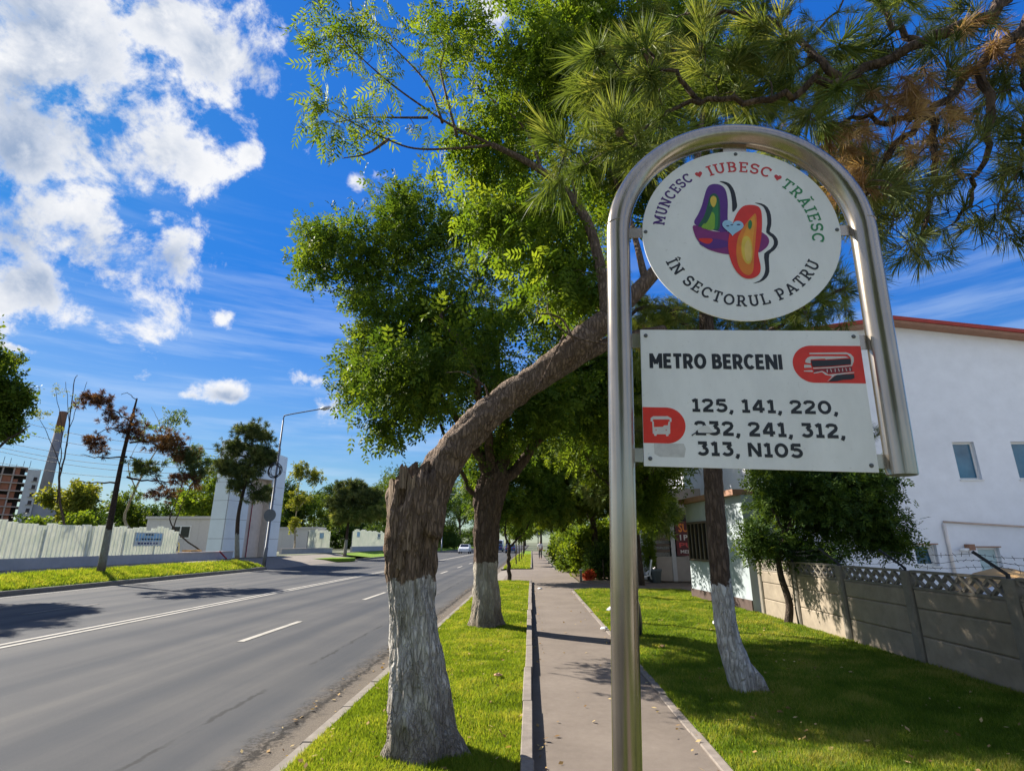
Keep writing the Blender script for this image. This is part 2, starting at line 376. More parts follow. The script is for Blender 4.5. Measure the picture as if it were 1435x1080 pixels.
    M['galv_light'] = flat('galvanised_light', (.42, .43, .44), .45, .4)
    M['cable'] = flat('cable_black', (.01, .01, .012), .6)
    M['yellow_paint'] = flat('yellow_machine', (.72, .60, .16), .5)
    M['lumber'] = flat('sawn_lumber', (.55, .33, .13), .8)
    M['red_pipe'] = flat('red_pipe', (.30, .03, .04), .5)
    M['slab'] = stone_mat('slab_concrete', (.42, .33, .29), .15, 1, .2)
    M['brickwork'] = stone_mat('raw_brickwork', (.33, .13, .08), .25, 1.2, .3)
    M['hollow'] = flat('opening_shade', (.05, .04, .04), .9)  # near-black stands for the shade behind bare openings
    M['conc_pale'] = stone_mat('pale_concrete', (.50, .49, .50), .12, .6, .2)
    M['conc_grey'] = stone_mat('grey_concrete', (.30, .30, .33), .12, .6, .2)
    M['chimney'] = stone_mat('chimney_concrete', (.23, .22, .235), .2, .4, .35)
    M['chimney_red'] = stone_mat('chimney_band', (.20, .11, .09), .2, .4, .35)
    M['skin'] = flat('skin', (.45, .26, .18), .6)
    M['shirt'] = flat('white_shirt', (.72, .70, .74), .85)
    M['trousers'] = flat('dark_trousers', (.02, .022, .03), .85)
    M['hair'] = flat('dark_hair', (.02, .015, .012), .7)
    M['tyre'] = flat('tyre', (.015, .015, .016), .85)
    M['car_blue'] = flat('car_blue', (.05, .09, .22), .25, .3, .03)
    M['car_white'] = flat('car_white', (.72, .73, .75), .25, 0, .03)
    M['car_red'] = flat('car_red', (.35, .03, .03), .25, 0, .03)
    M['lamp_red'] = flat('tail_lamp', (.4, .01, .01), .2)
    M['lamp_white'] = flat('head_lamp', (.8, .8, .78), .15)
    M['shop_wall'] = stone_mat('shop_wall', (.36, .32, .29), .1, 3, .3)
    M['banner_dark'] = flat('banner_dark', (.10, .012, .018), .6)
    M['red_leaf'] = leaf_mat('red_leaf', (.20, .025, .016), (.42, .06, .03), (.55, .13, .06), .4, .5, 3)
    M['pot'] = flat('grey_pot', (.12, .15, .16), .7)
    M['litter'] = flat('white_litter', (.75, .74, .72), .8)
    M['leaf_dead'] = flat('dead_leaf', (.42, .24, .13), .8)
    M['bag'] = flat('dark_blue_bag', (.012, .014, .035), .4)
    M['bag_red'] = flat('red_leather', (.22, .05, .035), .5)
mats()

# ------------------------------------------------------------------ helpers
def meta(o, label=None, cat=None, group=None, kind=None):
    for k, v in (('label', label), ('category', cat), ('group', group), ('kind', kind)):
        if v: o[k] = v
    return o
def thing(name, label, cat, loc=(0, 0, 0), group=None):
    o = bpy.data.objects.new(name, None); COL.objects.link(o); o.location = loc; o.empty_display_size = .2
    return meta(o, label, cat, group)
def root_of(o):
    while o.parent: o = o.parent
    return o
def link(name, me, parent=None, loc=(0, 0, 0), rot=None):
    o = bpy.data.objects.new(name, me); COL.objects.link(o)
    o.parent = parent; o.location = loc
    if rot: o.rotation_euler = rot
    return o
class MB:
    """collects simple shapes in world coordinates; build() links them as one mesh object"""
    def __init__(s): s.v = []; s.f = []; s.mi = []; s.sm = []; s.cur = 0; s.smooth = False
    def add(s, vs, fs):
        b = len(s.v); s.v += [tuple(v) for v in vs]
        for f in fs:
            s.f.append([b + i for i in f]); s.mi.append(s.cur); s.sm.append(s.smooth)
        return s
    def box(s, x0, y0, z0, x1, y1, z1):
        return s.add([(x0, y0, z0), (x1, y0, z0), (x1, y1, z0), (x0, y1, z0), (x0, y0, z1), (x1, y0, z1), (x1, y1, z1), (x0, y1, z1)],
                     [(0, 3, 2, 1), (4, 5, 6, 7), (0, 1, 5, 4), (1, 2, 6, 5), (2, 3, 7, 6), (3, 0, 4, 7)])
    def obox(s, O, u, v, w):
        O, u, v, w = map(Vector, (O, u, v, w))
        p = [O, O + u, O + u + v, O + v]; p += [q + w for q in p]
        fs = [(0, 3, 2, 1), (4, 5, 6, 7), (0, 1, 5, 4), (1, 2, 6, 5), (2, 3, 7, 6), (3, 0, 4, 7)]
        if u.cross(v).dot(w) < 0: fs = [f[::-1] for f in fs]
        return s.add(p, fs)
    def bar(s, a, b, w, h=None, up=(0, 0, 1)):
        a, b = Vector(a), Vector(b); h = h or w
        d = (b - a).normalized(); sd = d.cross(Vector(up))
        if sd.length < 1e-4: sd = d.cross(Vector((1, 0, 0)))
        sd.normalize(); u = sd.cross(d)
        return s.obox(a - sd * w / 2 - u * h / 2, sd * w, u * h, b - a)
    def prism(s, pts, d):
        d = Vector(d); n = len(pts); p = [Vector(q) for q in pts]
        nn = Vector((0, 0, 0))
        for i in range(n): nn += p[i].cross(p[(i + 1) % n])
        if nn.dot(d) > 0: p = p[::-1]
        return s.add(p + [q + d for q in p], [list(range(n)), list(range(2 * n - 1, n - 1, -1))] + [(i + n, (i + 1) % n + n, (i + 1) % n, i) for i in range(n)])
    def sheet(s, pts): return s.add(pts, [list(range(len(pts)))])
    def tube(s, pts, radii, n=8, cap=True, ends=(True, True)):
        pts = [Vector(p) for p in pts]; m = len(pts)
        if isinstance(radii, (int, float)): radii = [radii] * m
        t = [(pts[min(i + 1, m - 1)] - pts[max(i - 1, 0)]).normalized() for i in range(m)]
        a = t[0].orthogonal().normalized(); vs = []
        for i in range(m):
            a = a - t[i] * a.dot(t[i])
            if a.length < 1e-6: a = t[i].orthogonal()
            a.normalize(); b = t[i].cross(a)
            for k in range(n):
                th = 2 * math.pi * k / n
                vs.append(pts[i] + (a * math.cos(th) + b * math.sin(th)) * radii[i])
        fs = [(i * n + k, i * n + (k + 1) % n, (i + 1) * n + (k + 1) % n, (i + 1) * n + k) for i in range(m - 1) for k in range(n)]
        if cap: fs += [list(range(n))[::-1], list(range((m - 1) * n, m * n))]
        return s.add(vs, fs)
    def lathe(s, prof, c=(0, 0, 0), n=16):
        vs = [(c[0] + r * math.cos(2 * math.pi * k / n), c[1] + r * math.sin(2 * math.pi * k / n), c[2] + z) for r, z in prof for k in range(n)]
        m = len(prof)
        return s.add(vs, [(i * n + k, i * n + (k + 1) % n, (i + 1) * n + (k + 1) % n, (i + 1) * n + k) for i in range(m - 1) for k in range(n)] + [list(range(n))[::-1], list(range((m - 1) * n, m * n))])
    def mesh(s, name, mat, off=(0, 0, 0)):
        me = bpy.data.meshes.new(name)
        me.from_pydata([(v[0] - off[0], v[1] - off[1], v[2] - off[2]) for v in s.v], [], s.f)
        for x in (mat if isinstance(mat, (list, tuple)) else [mat]): me.materials.append(x)
        if any(s.mi): me.polygons.foreach_set('material_index', s.mi)
        me.polygons.foreach_set('use_smooth', s.sm); me.update()
        return me
    def build(s, name, mat, parent=None, kind=None, smooth=None):
        if smooth is not None: s.sm = [smooth] * len(s.f)
        off = root_of(parent).location if parent else (0, 0, 0)
        o = link(name, s.mesh(name, mat, off), parent)
        if kind: o['kind'] = kind
        return o
def part(name, mat, parent, fn, smooth=None):
    b = MB(); fn(b); return b.build(name, mat, parent, smooth=smooth)
def catmull(pts, k=6):
    P = [np.array(p, float) for p in pts]
    if len(P) < 3: return [tuple(P[0] + (P[-1] - P[0]) * i / k) for i in range(k + 1)]
    P = [2 * P[0] - P[1]] + P + [2 * P[-1] - P[-2]]; out = []
    for i in range(1, len(P) - 2):
        for j in range(k):
            t = j / k; a, b, c, d = P[i - 1:i + 3]
            out.append(tuple(.5 * (2 * b + (c - a) * t + (2 * a - 5 * b + 4 * c - d) * t * t + (3 * b - a - 3 * c + d) * t ** 3)))
    out.append(tuple(P[-2])); return out
def catmull_closed(pts, k=5):
    P = [np.array(p, float) for p in pts]; n = len(P); out = []
    for i in range(n):
        a, b, c, d = P[i - 1], P[i], P[(i + 1) % n], P[(i + 2) % n]
        for j in range(k):
            t = j / k
            out.append(tuple(.5 * (2 * b + (c - a) * t + (2 * a - 5 * b + 4 * c - d) * t * t + (3 * b - a - 3 * c + d) * t ** 3)))
    return out
def tri_mesh(name, V, F, mat, parent=None, rnd=None, loc=None, kind=None):
    """triangle soup from numpy arrays; rnd = a random number per vertex that varies the leaf colour"""
    V = np.asarray(V, np.float32); F = np.asarray(F, np.int32)
    off = np.array(root_of(parent).location if parent else (loc or (0, 0, 0)), np.float32)
    me = bpy.data.meshes.new(name)
    me.vertices.add(len(V)); me.vertices.foreach_set('co', (V - off).ravel())
    me.loops.add(F.size); me.loops.foreach_set('vertex_index', F.ravel())
    me.polygons.add(len(F)); me.polygons.foreach_set('loop_start', np.arange(0, F.size, 3, dtype=np.int32))
    if rnd is not None:
        a = me.attributes.new('rnd', 'FLOAT', 'POINT'); a.data.foreach_set('value', np.asarray(rnd, np.float32))
    me.materials.append(mat); me.update(calc_edges=True)
    o = link(name, me, parent, (0, 0, 0) if parent else tuple(off))
    if kind: o['kind'] = kind
    return o
def norm(a): return a / np.maximum(np.linalg.norm(a, axis=-1, keepdims=True), 1e-9)
def scatter(tv, tf, pos, axis, up, scale):
    """copies of a template (x axis along axis, z along up) at many places"""
    a = norm(axis); c = up - a * (up * a).sum(-1, keepdims=True); c = norm(c); b = np.cross(c, a)
    Rm = np.stack([a, b, c], 1)                                    # rows
    V = np.einsum('mk,nkj->nmj', tv, Rm) * np.asarray(scale)[:, None, None] + pos[:, None, :]
    F = tf[None] + (np.arange(len(pos)) * len(tv))[:, None, None]
    return V.reshape(-1, 3), F.reshape(-1, 3)
def pinnate(pairs=4, ll=.30, lw=.105, seed=0):
    g = np.random.default_rng(seed); V = []; F = []
    def leaflet(o, d, L, w):
        d = np.array(d, float); d /= np.linalg.norm(d); s = np.cross([0, 0, 1.], d); s /= np.linalg.norm(s)
        b = len(V); o = np.array(o)
        V.extend([o, o + d * L * .45 + s * w / 2 + [0, 0, .012], o + d * L + [0, 0, -.03], o + d * L * .45 - s * w / 2 + [0, 0, .012]])
        F.extend([(b, b + 2, b + 1), (b, b + 3, b + 2)])
    for i in range(pairs):
        t = .26 + .62 * i / max(1, pairs - 1)
        for sd in (-1, 1):
            leaflet((t, 0, -.16 * t * t), (math.cos(.95), sd * math.sin(.95), -.15 + g.normal() * .12), ll * (1 + g.normal() * .1), lw)
    leaflet((.95, 0, -.15), (1, 0, -.35), ll * 1.05, lw)
    b = len(V); V.extend([np.array((0, -.006, 0)), np.array((0, .006, 0)), np.array((1., 0, -.17))]); F.append((b, b + 1, b + 2))
    return np.array(V), np.array(F)
def spray(n=7, L=.5, w=.3, seed=0, spread=.45):
    """a small bunch of plain leaves"""
    g = np.random.default_rng(seed); V = []; F = []
    for i in range(n):
        o = np.array([.3 * g.random(), 0, 0]) + g.normal(0, spread * .45, 3); d = g.normal(0, 1, 3) + [.9, 0, .1]; d /= np.linalg.norm(d)
        u = g.normal(0, .6, 3) + [0, 0, 1]; s = np.cross(u, d); s /= np.linalg.norm(s); k = L * (.7 + .6 * g.random()); b = len(V)
        V += [o, o + d * k * .5 + s * w * k / 1.0 * .5, o + d * k, o + d * k * .5 - s * w * k * .5]; F += [(b, b + 2, b + 1), (b, b + 3, b + 2)]
    return np.array(V), np.array(F)
def tuft(n=70, w=.012, seed=0, lo=18, hi=80, shaft=.5):
    """pine brush: needles of length ~1 set round a shoot along x"""
    g = np.random.default_rng(seed); V = []; F = []
    for i in range(n):
        t = g.random(); ph = math.radians(lo + (hi - lo) * (1 - t) * (.6 + .5 * g.random())); th = g.random() * 2 * math.pi
        d = np.array([math.cos(ph), math.sin(ph) * math.cos(th), math.sin(ph) * math.sin(th)]); o = np.array([shaft * t, 0, 0])
        s = np.cross(d, g.normal(0, 1, 3)); s /= np.linalg.norm(s); L = .75 + .3 * g.random(); b = len(V)
        tip = o + d * L + [0, 0, -.06 * L]
        V += [o - s * w * .4, o + s * w * .4, o + d * L * .55 + s * w * .5, tip, o + d * L * .55 - s * w * .5]; F += [(b, b + 1, b + 2), (b, b + 2, b + 4), (b + 4, b + 2, b + 3)]
    return np.array(V), np.array(F)
ASH = [pinnate(4, .31, .135, i) for i in range(3)]
ASHN = [pinnate(5, .30, .085, i + 4) for i in range(3)]
ASH3 = [pinnate(3, .38, .18, i) for i in range(3)]
SPRAY = [spray(7, .5, .55, i) for i in range(4)]
SPRAYN = [spray(7, .55, .38, i + 9) for i in range(4)]
TUFT = [tuft(n_, .028, i, lo_, hi_, sh_) for i, (n_, lo_, hi_, sh_) in enumerate(((62, 18, 80, .5), (44, 14, 58, .8), (54, 25, 95, .35), (38, 12, 46, 1.0), (66, 20, 72, .65), (30, 15, 60, .5)))]
TUFT_FAR = [tuft(34, .085, i + 5, 25, 95) for i in range(3)]

class Tree:
    """limbs given as paths; growth points are then joined to the nearest wood by curved twigs, and leaves are set round them"""
    def __init__(s, name, label, cat, base, seed=1, group=None):
        s.root = thing(name, label, cat, base, group); s.g = np.random.default_rng(seed)
        s.trunk = MB(); s.trunk.smooth = True; s.tw = MB(); s.tw.smooth = True
        s.nodes = []; s.rad = []; s.clusters = []
    def limb(s, pts, r0, r1, n=10, k=6, mb=None, node=True, wob=.0):
        P = catmull(pts, k); m = len(P)
        if wob:
            P = [tuple(np.array(p) + (s.g.normal(0, wob, 3) if 0 < i < m - 1 else 0)) for i, p in enumerate(P)]
        rr = [r0 + (r1 - r0) * (i / (m - 1)) ** .8 for i in range(m)]
        (mb or s.trunk).tube(P, rr, n)
        if node:
            s.nodes += [np.array(p) for p in P]; s.rad += rr
        return P
    def grow(s, lobes, n, r=.012, tip=.003, sides=4, shell=.45, sag=.0, maxlen=9., k=3):
        """lobes: (centre, (rx, ry, rz), weight)"""
        g = s.g; w = np.array([l[2] for l in lobes], float); w /= w.sum(); T = []
        for i in range(n):
            c, rr, _ = lobes[g.choice(len(lobes), p=w)]
            d = g.normal(0, 1, 3); d /= np.linalg.norm(d)
            T.append(np.array(c) + d * np.array(rr) * g.random() ** shell)
        N = np.array(s.nodes); T = np.array(T)
        d0 = np.array([np.min(np.linalg.norm(N - t, axis=1)) for t in T]); T = T[np.argsort(d0)]
        out = []
        for t in T:
            N = np.array(s.nodes); d = np.linalg.norm(N - t, axis=1) + .25 * np.maximum(0, N[:, 2] - t[2]); j = int(np.argmin(d))
            a = N[j]; L = np.linalg.norm(t - a)
            if L < .05 or L > maxlen: continue
            mid = (a + t) / 2 + g.normal(0, .10, 3) * L + np.array([0, 0, .08 * L - sag * L])
            r0 = min(s.rad[j] * .75, tip + r * min(1.6, L))
            P = catmull([a, mid, t], k); m = len(P)
            rr = [r0 + (tip - r0) * i / (m - 1) for i in range(m)]
            s.tw.tube(P, rr, sides, cap=False)
            for i in range(1, m): s.nodes.append(np.array(P[i])); s.rad.append(rr[i])
            out.append((t, norm(np.array(P[-1]) - np.array(P[-2])), np.array(P)))
        s.clusters += out
        return out
    def leaves(s, name, mat, tpl, per, sigma, scale, clusters=None, droop=.25, along=.5, upn=.7, jit=.7, kind=None):
        g = s.g; cl = clusters if clusters is not None else s.clusters; pos = []; ax = []
        for t, d, P in cl:
            k = per if per > 3 else per
            for i in range(k):
                if g.random() < along:
                    u = .35 + .65 * g.random(); q = u * (len(P) - 1); a = int(min(q, len(P) - 2)); p = P[a] + (P[a + 1] - P[a]) * (q - a) + np.clip(g.normal(0, sigma * .35, 3), -sigma * .6, sigma * .6)
                else: p = t + np.clip(g.normal(0, sigma, 3), -1.35 * sigma, 1.35 * sigma)
                pos.append(p); ax.append(d + g.normal(0, jit, 3) + [0, 0, -droop])
        pos = np.array(pos); ax = np.array(ax); n = len(pos)
        up = g.normal(0, upn, (n, 3)) + [0, 0, 1]; sc = scale * (.6 + .75 * g.random(n)); which = g.integers(0, len(tpl), n)
        Vs, Fs, Rs, off = [], [], [], 0
        for w, (tv, tf) in enumerate(tpl):
            q = which == w
            if not q.any(): continue
            V, F = scatter(tv, tf, pos[q], ax[q], up[q], sc[q])
            Vs.append(V); Fs.append(F + off); off += len(V); Rs.append(np.repeat(g.random(q.sum()), len(tv)))
        return tri_mesh(name, np.concatenate(Vs), np.concatenate(Fs), mat, s.root, np.concatenate(Rs), kind=kind)
    def done(s, bark, twig=None):
        if s.trunk.v: s.trunk.build('trunk', bark, s.root)
        if s.tw.v: s.tw.build('branches', twig or bark, s.root, kind='stuff')
        return s.root
def dup(root, loc, rotz=0., label=None, scale=1.):
    r = root.copy(); COL.objects.link(r); r.location = loc; r.rotation_euler = (0, 0, rotz); r.scale = (scale,) * 3
    if label: r['label'] = label
    for ch in root.children:
        c = ch.copy(); COL.objects.link(c); c.parent = r
        for g_ in ch.children:
            d = g_.copy(); COL.objects.link(d); d.parent = c
    return r
rng = np.random.default_rng(11)
random.seed(4)

# ================================================================== THE SETTING
def struct(name, mat, fn): 
    b = MB(); fn(b); return b.build(name, mat, kind='structure')
RZ = -.12                                # carriageway level; the footpath is z = 0
struct('ground', M['yard'], lambda b: b.sheet([(-3000, -400, -.3), (3000, -400, -.3), (3000, 5000, -.3), (-3000, 5000, -.3)]))
road = struct('road', M['asphalt'], lambda b: b.sheet([(-17.62, -30, RZ), (-1.93, -30, RZ), (-1.93, 420, RZ), (-17.62, 420, RZ)]))
def rect_mesh(name, w, l, mat):
    b = MB(); b.box(-w / 2, 0, 0, w / 2, l, .004); return b.mesh(name, mat)
mk = rect_mesh('lane_marking', .13, 2.6, M['paint'])
mkw = rect_mesh('lane_marking', .12, 2.4, M['paint_worn'])
for i in range(24): link('lane_marking', mk, road, (-5.28, 10.4 + i * 7.4 - 7.4 * 2, RZ + .0035))
for i in range(22): link('lane_marking', mkw, road, (-12.7, 14 + i * 7.4 - 7.4, RZ + .0035))
ml = rect_mesh('centre_line', .12, 400, M['paint'])
for dx in (-.13, .13): link('centre_line', ml, road, (-9.18 + dx, -20, RZ + .0035))
ms = rect_mesh('edge_line', .10, 43, M['paint'])
link('edge_line', ms, road, (-17.1, -7, RZ + .0035))
# kerbs: single stones where they can be told apart, one run of kerb beyond
def stone_mesh(name, w, l, h, ch, mat):
    b = MB(); g = .006
    b.add([(-w / 2, g, 0), (w / 2, g, 0), (w / 2, l - g, 0), (-w / 2, l - g, 0),
           (-w / 2, g, h - ch), (w / 2, g, h - ch), (w / 2, l - g, h - ch), (-w / 2, l - g, h - ch),
           (-w / 2 + ch, g + ch * .5, h), (w / 2 - ch, g + ch * .5, h), (w / 2 - ch, l - g - ch * .5, h), (-w / 2 + ch, l - g - ch * .5, h)],
          [(0, 3, 2, 1), (8, 9, 10, 11)] + [(a + i, a + (i + 1) % 4, a + 4 + (i + 1) % 4, a + 4 + i) for a in (0, 4) for i in range(4)])
    return b.mesh(name, mat)
def kerb(name, x, w, l, z0, h, ch, mat, y0, n, far):
    k = bpy.data.objects.new(name, None); COL.objects.link(k); k['kind'] = 'structure'; k.location = (x, y0, z0)
    me = stone_mesh('kerb_stone', w, l, h, ch, mat)
    for i in range(n):
        o = link('kerb_stone', me, k, (random.gauss(0, .006), i * l, random.gauss(0, .004))); o.rotation_euler = (0, 0, random.gauss(0, .004))
    for a, b_ in far:
        f = link('kerb_run', rect_kerb(w, h, b_ - a, mat), k, (0, a - y0, 0)); f['kind'] = 'stuff'
    return k
def rect_kerb(w, h, l, mat):
    b = MB(); b.box(-w / 2, 0, 0, w / 2, l, h); return b.mesh('kerb_run', mat)
kerb('road_kerb', -1.865, .13, 1.0, -.2, .225, .02, M['kerb'], -3, 27, [(35.4, 130)])
kerb('path_kerb', -.055, .095, 1.5, -.15, .245, .008, M['pathkerb'], -3, 18, [(35.6, 110)])
kerb('path_edging', 1.415, .085, 1.2, -.15, .165, .008, M['pathkerb'], -3, 19, [(35, 110)])
kerb('far_kerb', -17.69, .14, 2.0, -.2, .24, .02, M['kerb'], -9, 23, [(56.5, 300)])
struct('driveway_apron', M['pavement'], lambda b: b.sheet([(-1.93, 24.05, -.10), (-1.3, 24.05, -.004), (-1.3, 35.3, -.004), (-1.93, 35.3, -.10)]))
struct('footpath', M['path'], lambda b: (b.sheet([(-.01, -5, 0), (1.375, -5, 0), (1.375, 110, 0), (-.01, 110, 0)])))
struct('crossing_pavement', M['path'], lambda b: (b.sheet([(-1.3, 24, -.004), (-.01, 24, -.004), (-.01, 35.4, -.004), (-1.3, 35.4, -.004)]),
       b.sheet([(1.375, 20.2, -.004), (14, 20.2, -.004), (14, 23.9, -.004), (1.375, 23.9, -.004)]), b.sheet([(1.375, 23.9, -.004), (2.0, 23.9, -.004), (2.0, 34.8, -.004), (1.375, 34.8, -.004)])))
def verge_sheet(b, x0, x1, y0, y1, z, nx, ny, amp, sc=.7):
    vs = []
    for j in range(ny + 1):
        for i in range(nx + 1):
            x = x0 + (x1 - x0) * i / nx; y = y0 + (y1 - y0) * j / ny
            e = min(1, min(i, nx - i) / 2.)
            vs.append((x, y, z + e * amp * (mnoise.noise(Vector((x * sc, y * sc, 3))) + .5)))
    b.add(vs, [(j * (nx + 1) + i, j * (nx + 1) + i + 1, (j + 1) * (nx + 1) + i + 1, (j + 1) * (nx + 1) + i) for j in range(ny) for i in range(nx)])
def verge_z(x, y, x0, x1, z, nx, amp, sc=.7):
    e = np.clip(np.minimum(x - x0, x1 - x) / ((x1 - x0) / nx) / 2., 0, 1)
    return z + e * amp * (np.array([mnoise.noise(Vector((a * sc, b * sc, 3))) for a, b in zip(x, y)]) + .5)
struct('verge', M['turf'], lambda b: verge_sheet(b, -1.81, -.095, -4, 24.0, .015, 8, 90, .05))
struct('verge', M['turf_far'], lambda b: verge_sheet(b, -1.81, -.095, 35.5, 110, .03, 4, 60, .06))
struct('lawn', M['turf'], lambda b: verge_sheet(b, 1.45, 5.38, -4, 20.2, .005, 14, 90, .05))
struct('planting_bed', M['soil'], lambda b: verge_sheet(b, 2.05, 8., 24.0, 90, .0, 8, 60, .1))
struct('yard', M['yard_bounce'], lambda b: (b.sheet([(5.38, -6, -.02), (60, -6, -.02), (60, 60, -.02), (5.38, 60, -.02)])))
# far side: the verge climbs from the kerb to the pavement below the fence
def far_bank(b):
    ys = [-14 + i * 1.5 for i in range(34)]; vs = []; xs = [-17.76, -18.2, -18.9, -19.8]
    for y in ys:
        for i, x in enumerate(xs):
            vs.append((x, y, [.03, .16, .33, .44][i] + (.04 * mnoise.noise(Vector((x, y * .5, 1))) if i else 0)))
    n = len(xs)
    b.add(vs, [(j * n + i + 1, j * n + i, (j + 1) * n + i, (j + 1) * n + i + 1) for j in range(len(ys) - 1) for i in range(n - 1)])
struct('far_verge', M['turf_far'], far_bank)
struct('far_pavement', M['pavement'], lambda b: (b.sheet([(-19.8, -14, .445), (-19.8, 37, .445), (-22.0, 37, .48), (-22.0, -14, .48)])))
struct('site_ground', M['yard'], lambda b: b.box(-260, -14, .1, -22.0, 300, .47))
struct('side_street', M['pavement'], lambda b: (b.add([(-17.62, 35.5, RZ + .004), (-17.62, 56.5, RZ + .004), (-18.7, 58, .1), (-18.7, 35.5, .1), (-21.3, 35.5, .40), (-21.3, 62, .36), (-22.4, 62, .475), (-22.4, 35.5, .475)],
       [(0, 1, 2, 3), (3, 2, 5, 4), (4, 5, 6, 7)])))
struct('island_turf', M['turf_far'], lambda b: b.prism([(-19.4 + 2.4 * math.cos(a) * (1.1 if math.cos(a) > 0 else .9), 52.6 + 2.6 * math.sin(a), -.05) for a in [i * math.pi / 9 for i in range(18)]], (0, 0, .26)))
struct('far_park', M['turf_far'], lambda b: b.add([(-17.76, 62, .02), (-17.76, 400, .02), (-60, 400, .5), (-60, 62, .5), (-22, 62, .42), (-22, 400, .42)], [(0, 1, 5, 4), (4, 5, 2, 3)]))

# ================================================================== FAR SIDE OF THE ROAD
# ---- low wall and pale corrugated fence
lw = thing('low_wall', 'long low grey rendered wall along the far pavement, carrying the pale corrugated fence', 'wall', (-22.1, 10, .45))
part('wall_body', M['low_wall'], lw, lambda b: b.box(-22.27, 8, .3, -22.02, 40.6, .95))
part('coping', M['coping'], lw, lambda b: b.box(-22.30, 34.1, .952, -21.98, 40.6, 1.02))
def corrugated(w, h, mat, per=.25, dp=.085):
    b = MB(); pr = []
    n = int(round(w / per))
    for i in range(n):
        for f, d in ((0, 0), (.60, 0), (.64, dp), (.94, dp)): pr.append(((i + f) * per, d))
    pr.append((w, 0)); m = len(pr); vs = []
    for off in (0, -.006):
        for z in (0, h): vs += [(d + off, y, z) for y, d in pr]
    fs = []
    for i in range(m - 1):
        fs += [(i, i + 1, m + i + 1, m + i), (2 * m + i + 1, 2 * m + i, 3 * m + i, 3 * m + i + 1), (m + i, m + i + 1, 3 * m + i + 1, 3 * m + i), (i + 1, i, 2 * m + i, 2 * m + i + 1)]
    fs += [(0, m, 3 * m, 2 * m), (m - 1, 3 * m - 1, 4 * m - 1, 2 * m - 1)]
    return b.add(vs, fs).mesh('fence_sheet', mat)
def sheet_fence(label, A, B, h, z0, w=.5, jag=.14):
    A, B = Vector(A), Vector(B); d = B - A; n = int(d.length / w); ang = math.atan2(-d.x, d.y)
    t = thing('metal_fence', label, 'fence', (A.x, A.y, z0)); t.rotation_euler = (0, 0, ang)
    vars_ = [corrugated(w, h + dz, M['sheet_metal']) for dz in (-jag, -jag * .4, 0, jag * .35, jag * .9)]
    for i in range(n): link('fence_sheet', vars_[random.choice((0, 1, 2, 2, 3, 4))], t, (random.choice((0, .008)), i * w, 0))
    b = MB(); b.box(-.09, -.03, 0, -.03, .03, h * .9); me = b.mesh('fence_post', M['galv'])
    for i in range(0, n, 5): link('fence_post', me, t, (0, i * w, 0))
    return t
sheet_fence('long pale green corrugated metal fence with a ragged top, standing on the low wall', (-22.13, 9.5), (-22.13, 34.1), 1.46, .95)
def board(name, label, cat, A, B, z0, z1, group=None, th=.03, lines=(), colr='frame_white', back='conc_pale'):
    """a flat printed board between two ground points, its face towards the right of A->B"""
    A, B = Vector((*A, 0)), Vector((*B, 0)); u = (B - A); L = u.length; u.normalize(); nrm = Vector((u.y, -u.x, 0))
    t = thing(name, label, cat, (A.x, A.y, z0), group)
    b = MB(); b.obox(A + Vector((0, 0, z0)), u * L, nrm * th, Vector((0, 0, z1 - z0))); b.build('panel', M[colr], t)
    for (x0, x1, y0, y1, mt) in lines:
        b = MB(); o = A + u * L * x0 + nrm * (th + .001) + Vector((0, 0, z0 + (z1 - z0) * y0)); b.obox(o, u * L * (x1 - x0), nrm * .003, Vector((0, 0, (z1 - z0) * (y1 - y0)))); b.build('print', M[mt], t)
    return t
board('notice_board', 'white notice board with dark blue lines of print fixed to the long corrugated fence', 'sign', (-22.08, 30.15), (-22.08, 32.55), 1.42, 2.16,
      lines=[(.06, .94, .36, .92, 'ink_heart'), (.36, .66, .78, .9, 'ink_navy'), (.08, .14, .44, .56, 'ink_navy'), (.2, .40, .44, .56, 'ink_navy'), (.45, .64, .44, .56, 'ink_navy'), (.69, .92, .44, .56, 'ink_navy'), (.14, .62, .12, .26, 'ink_navy'), (.68, .86, .12, .26, 'ink_navy')])
# ---- site cabins
def cabin(label, x0, x1, y0, y1, z0, z1, wins):
    t = thing('site_cabin', label, 'cabin', ((x0 + x1) / 2, y0, z0))
    part('wall', M['cabin'], t, lambda b: b.box(x0, y0, z0, x1, y1, z1 - .22))
    part('roof', M['cabin_roof'], t, lambda b: b.box(x0 - .12, y0 - .12, z1 - .22, x1 + .12, y1 + .12, z1))
    for i in range(int((x1 - x0) / 1.2)):
        x = x0 + (i + 1) * 1.2
        part('panel_joint', M['cabin_roof'], t, lambda b: b.box(x - .02, y0 - .012, z0, x + .02, y0 - .001, z1 - .24))
    for a, c, e, f in wins:
        w = part('window', M['frame_white'], t, lambda b: (b.box(a, y0 - .05, e, a + .09, y0 - .003, f), b.box(c - .09, y0 - .05, e, c, y0 - .003, f), b.box(a + .09, y0 - .05, e, c - .09, y0 - .003, e + .09), b.box(a + .09, y0 - .05, f - .09, c - .09, y0 - .003, f), b.box((a + c) / 2 - .05, y0 - .055, e + .09, (a + c) / 2 + .05, y0 - .003, f - .09)))
        for q, r in ((a + .09, (a + c) / 2 - .05), ((a + c) / 2 + .05, c - .09)):
            part('pane', M['glass_dark'], w, lambda b: b.box(q, y0 - .03, e + .09, r, y0 - .004, f - .09))
    return t
cabin('beige flat roofed site cabin with a double window, beside the white tower', -34.2, -25.0, 48, 51, .47, 3.85, [(-31.95, -30.1, 1.95, 3.05)])
cabin('pale windowless site cabin behind the short low wall on the far side of the tower', -36.5, -29.4, 75, 78, .47, 3.65, [])
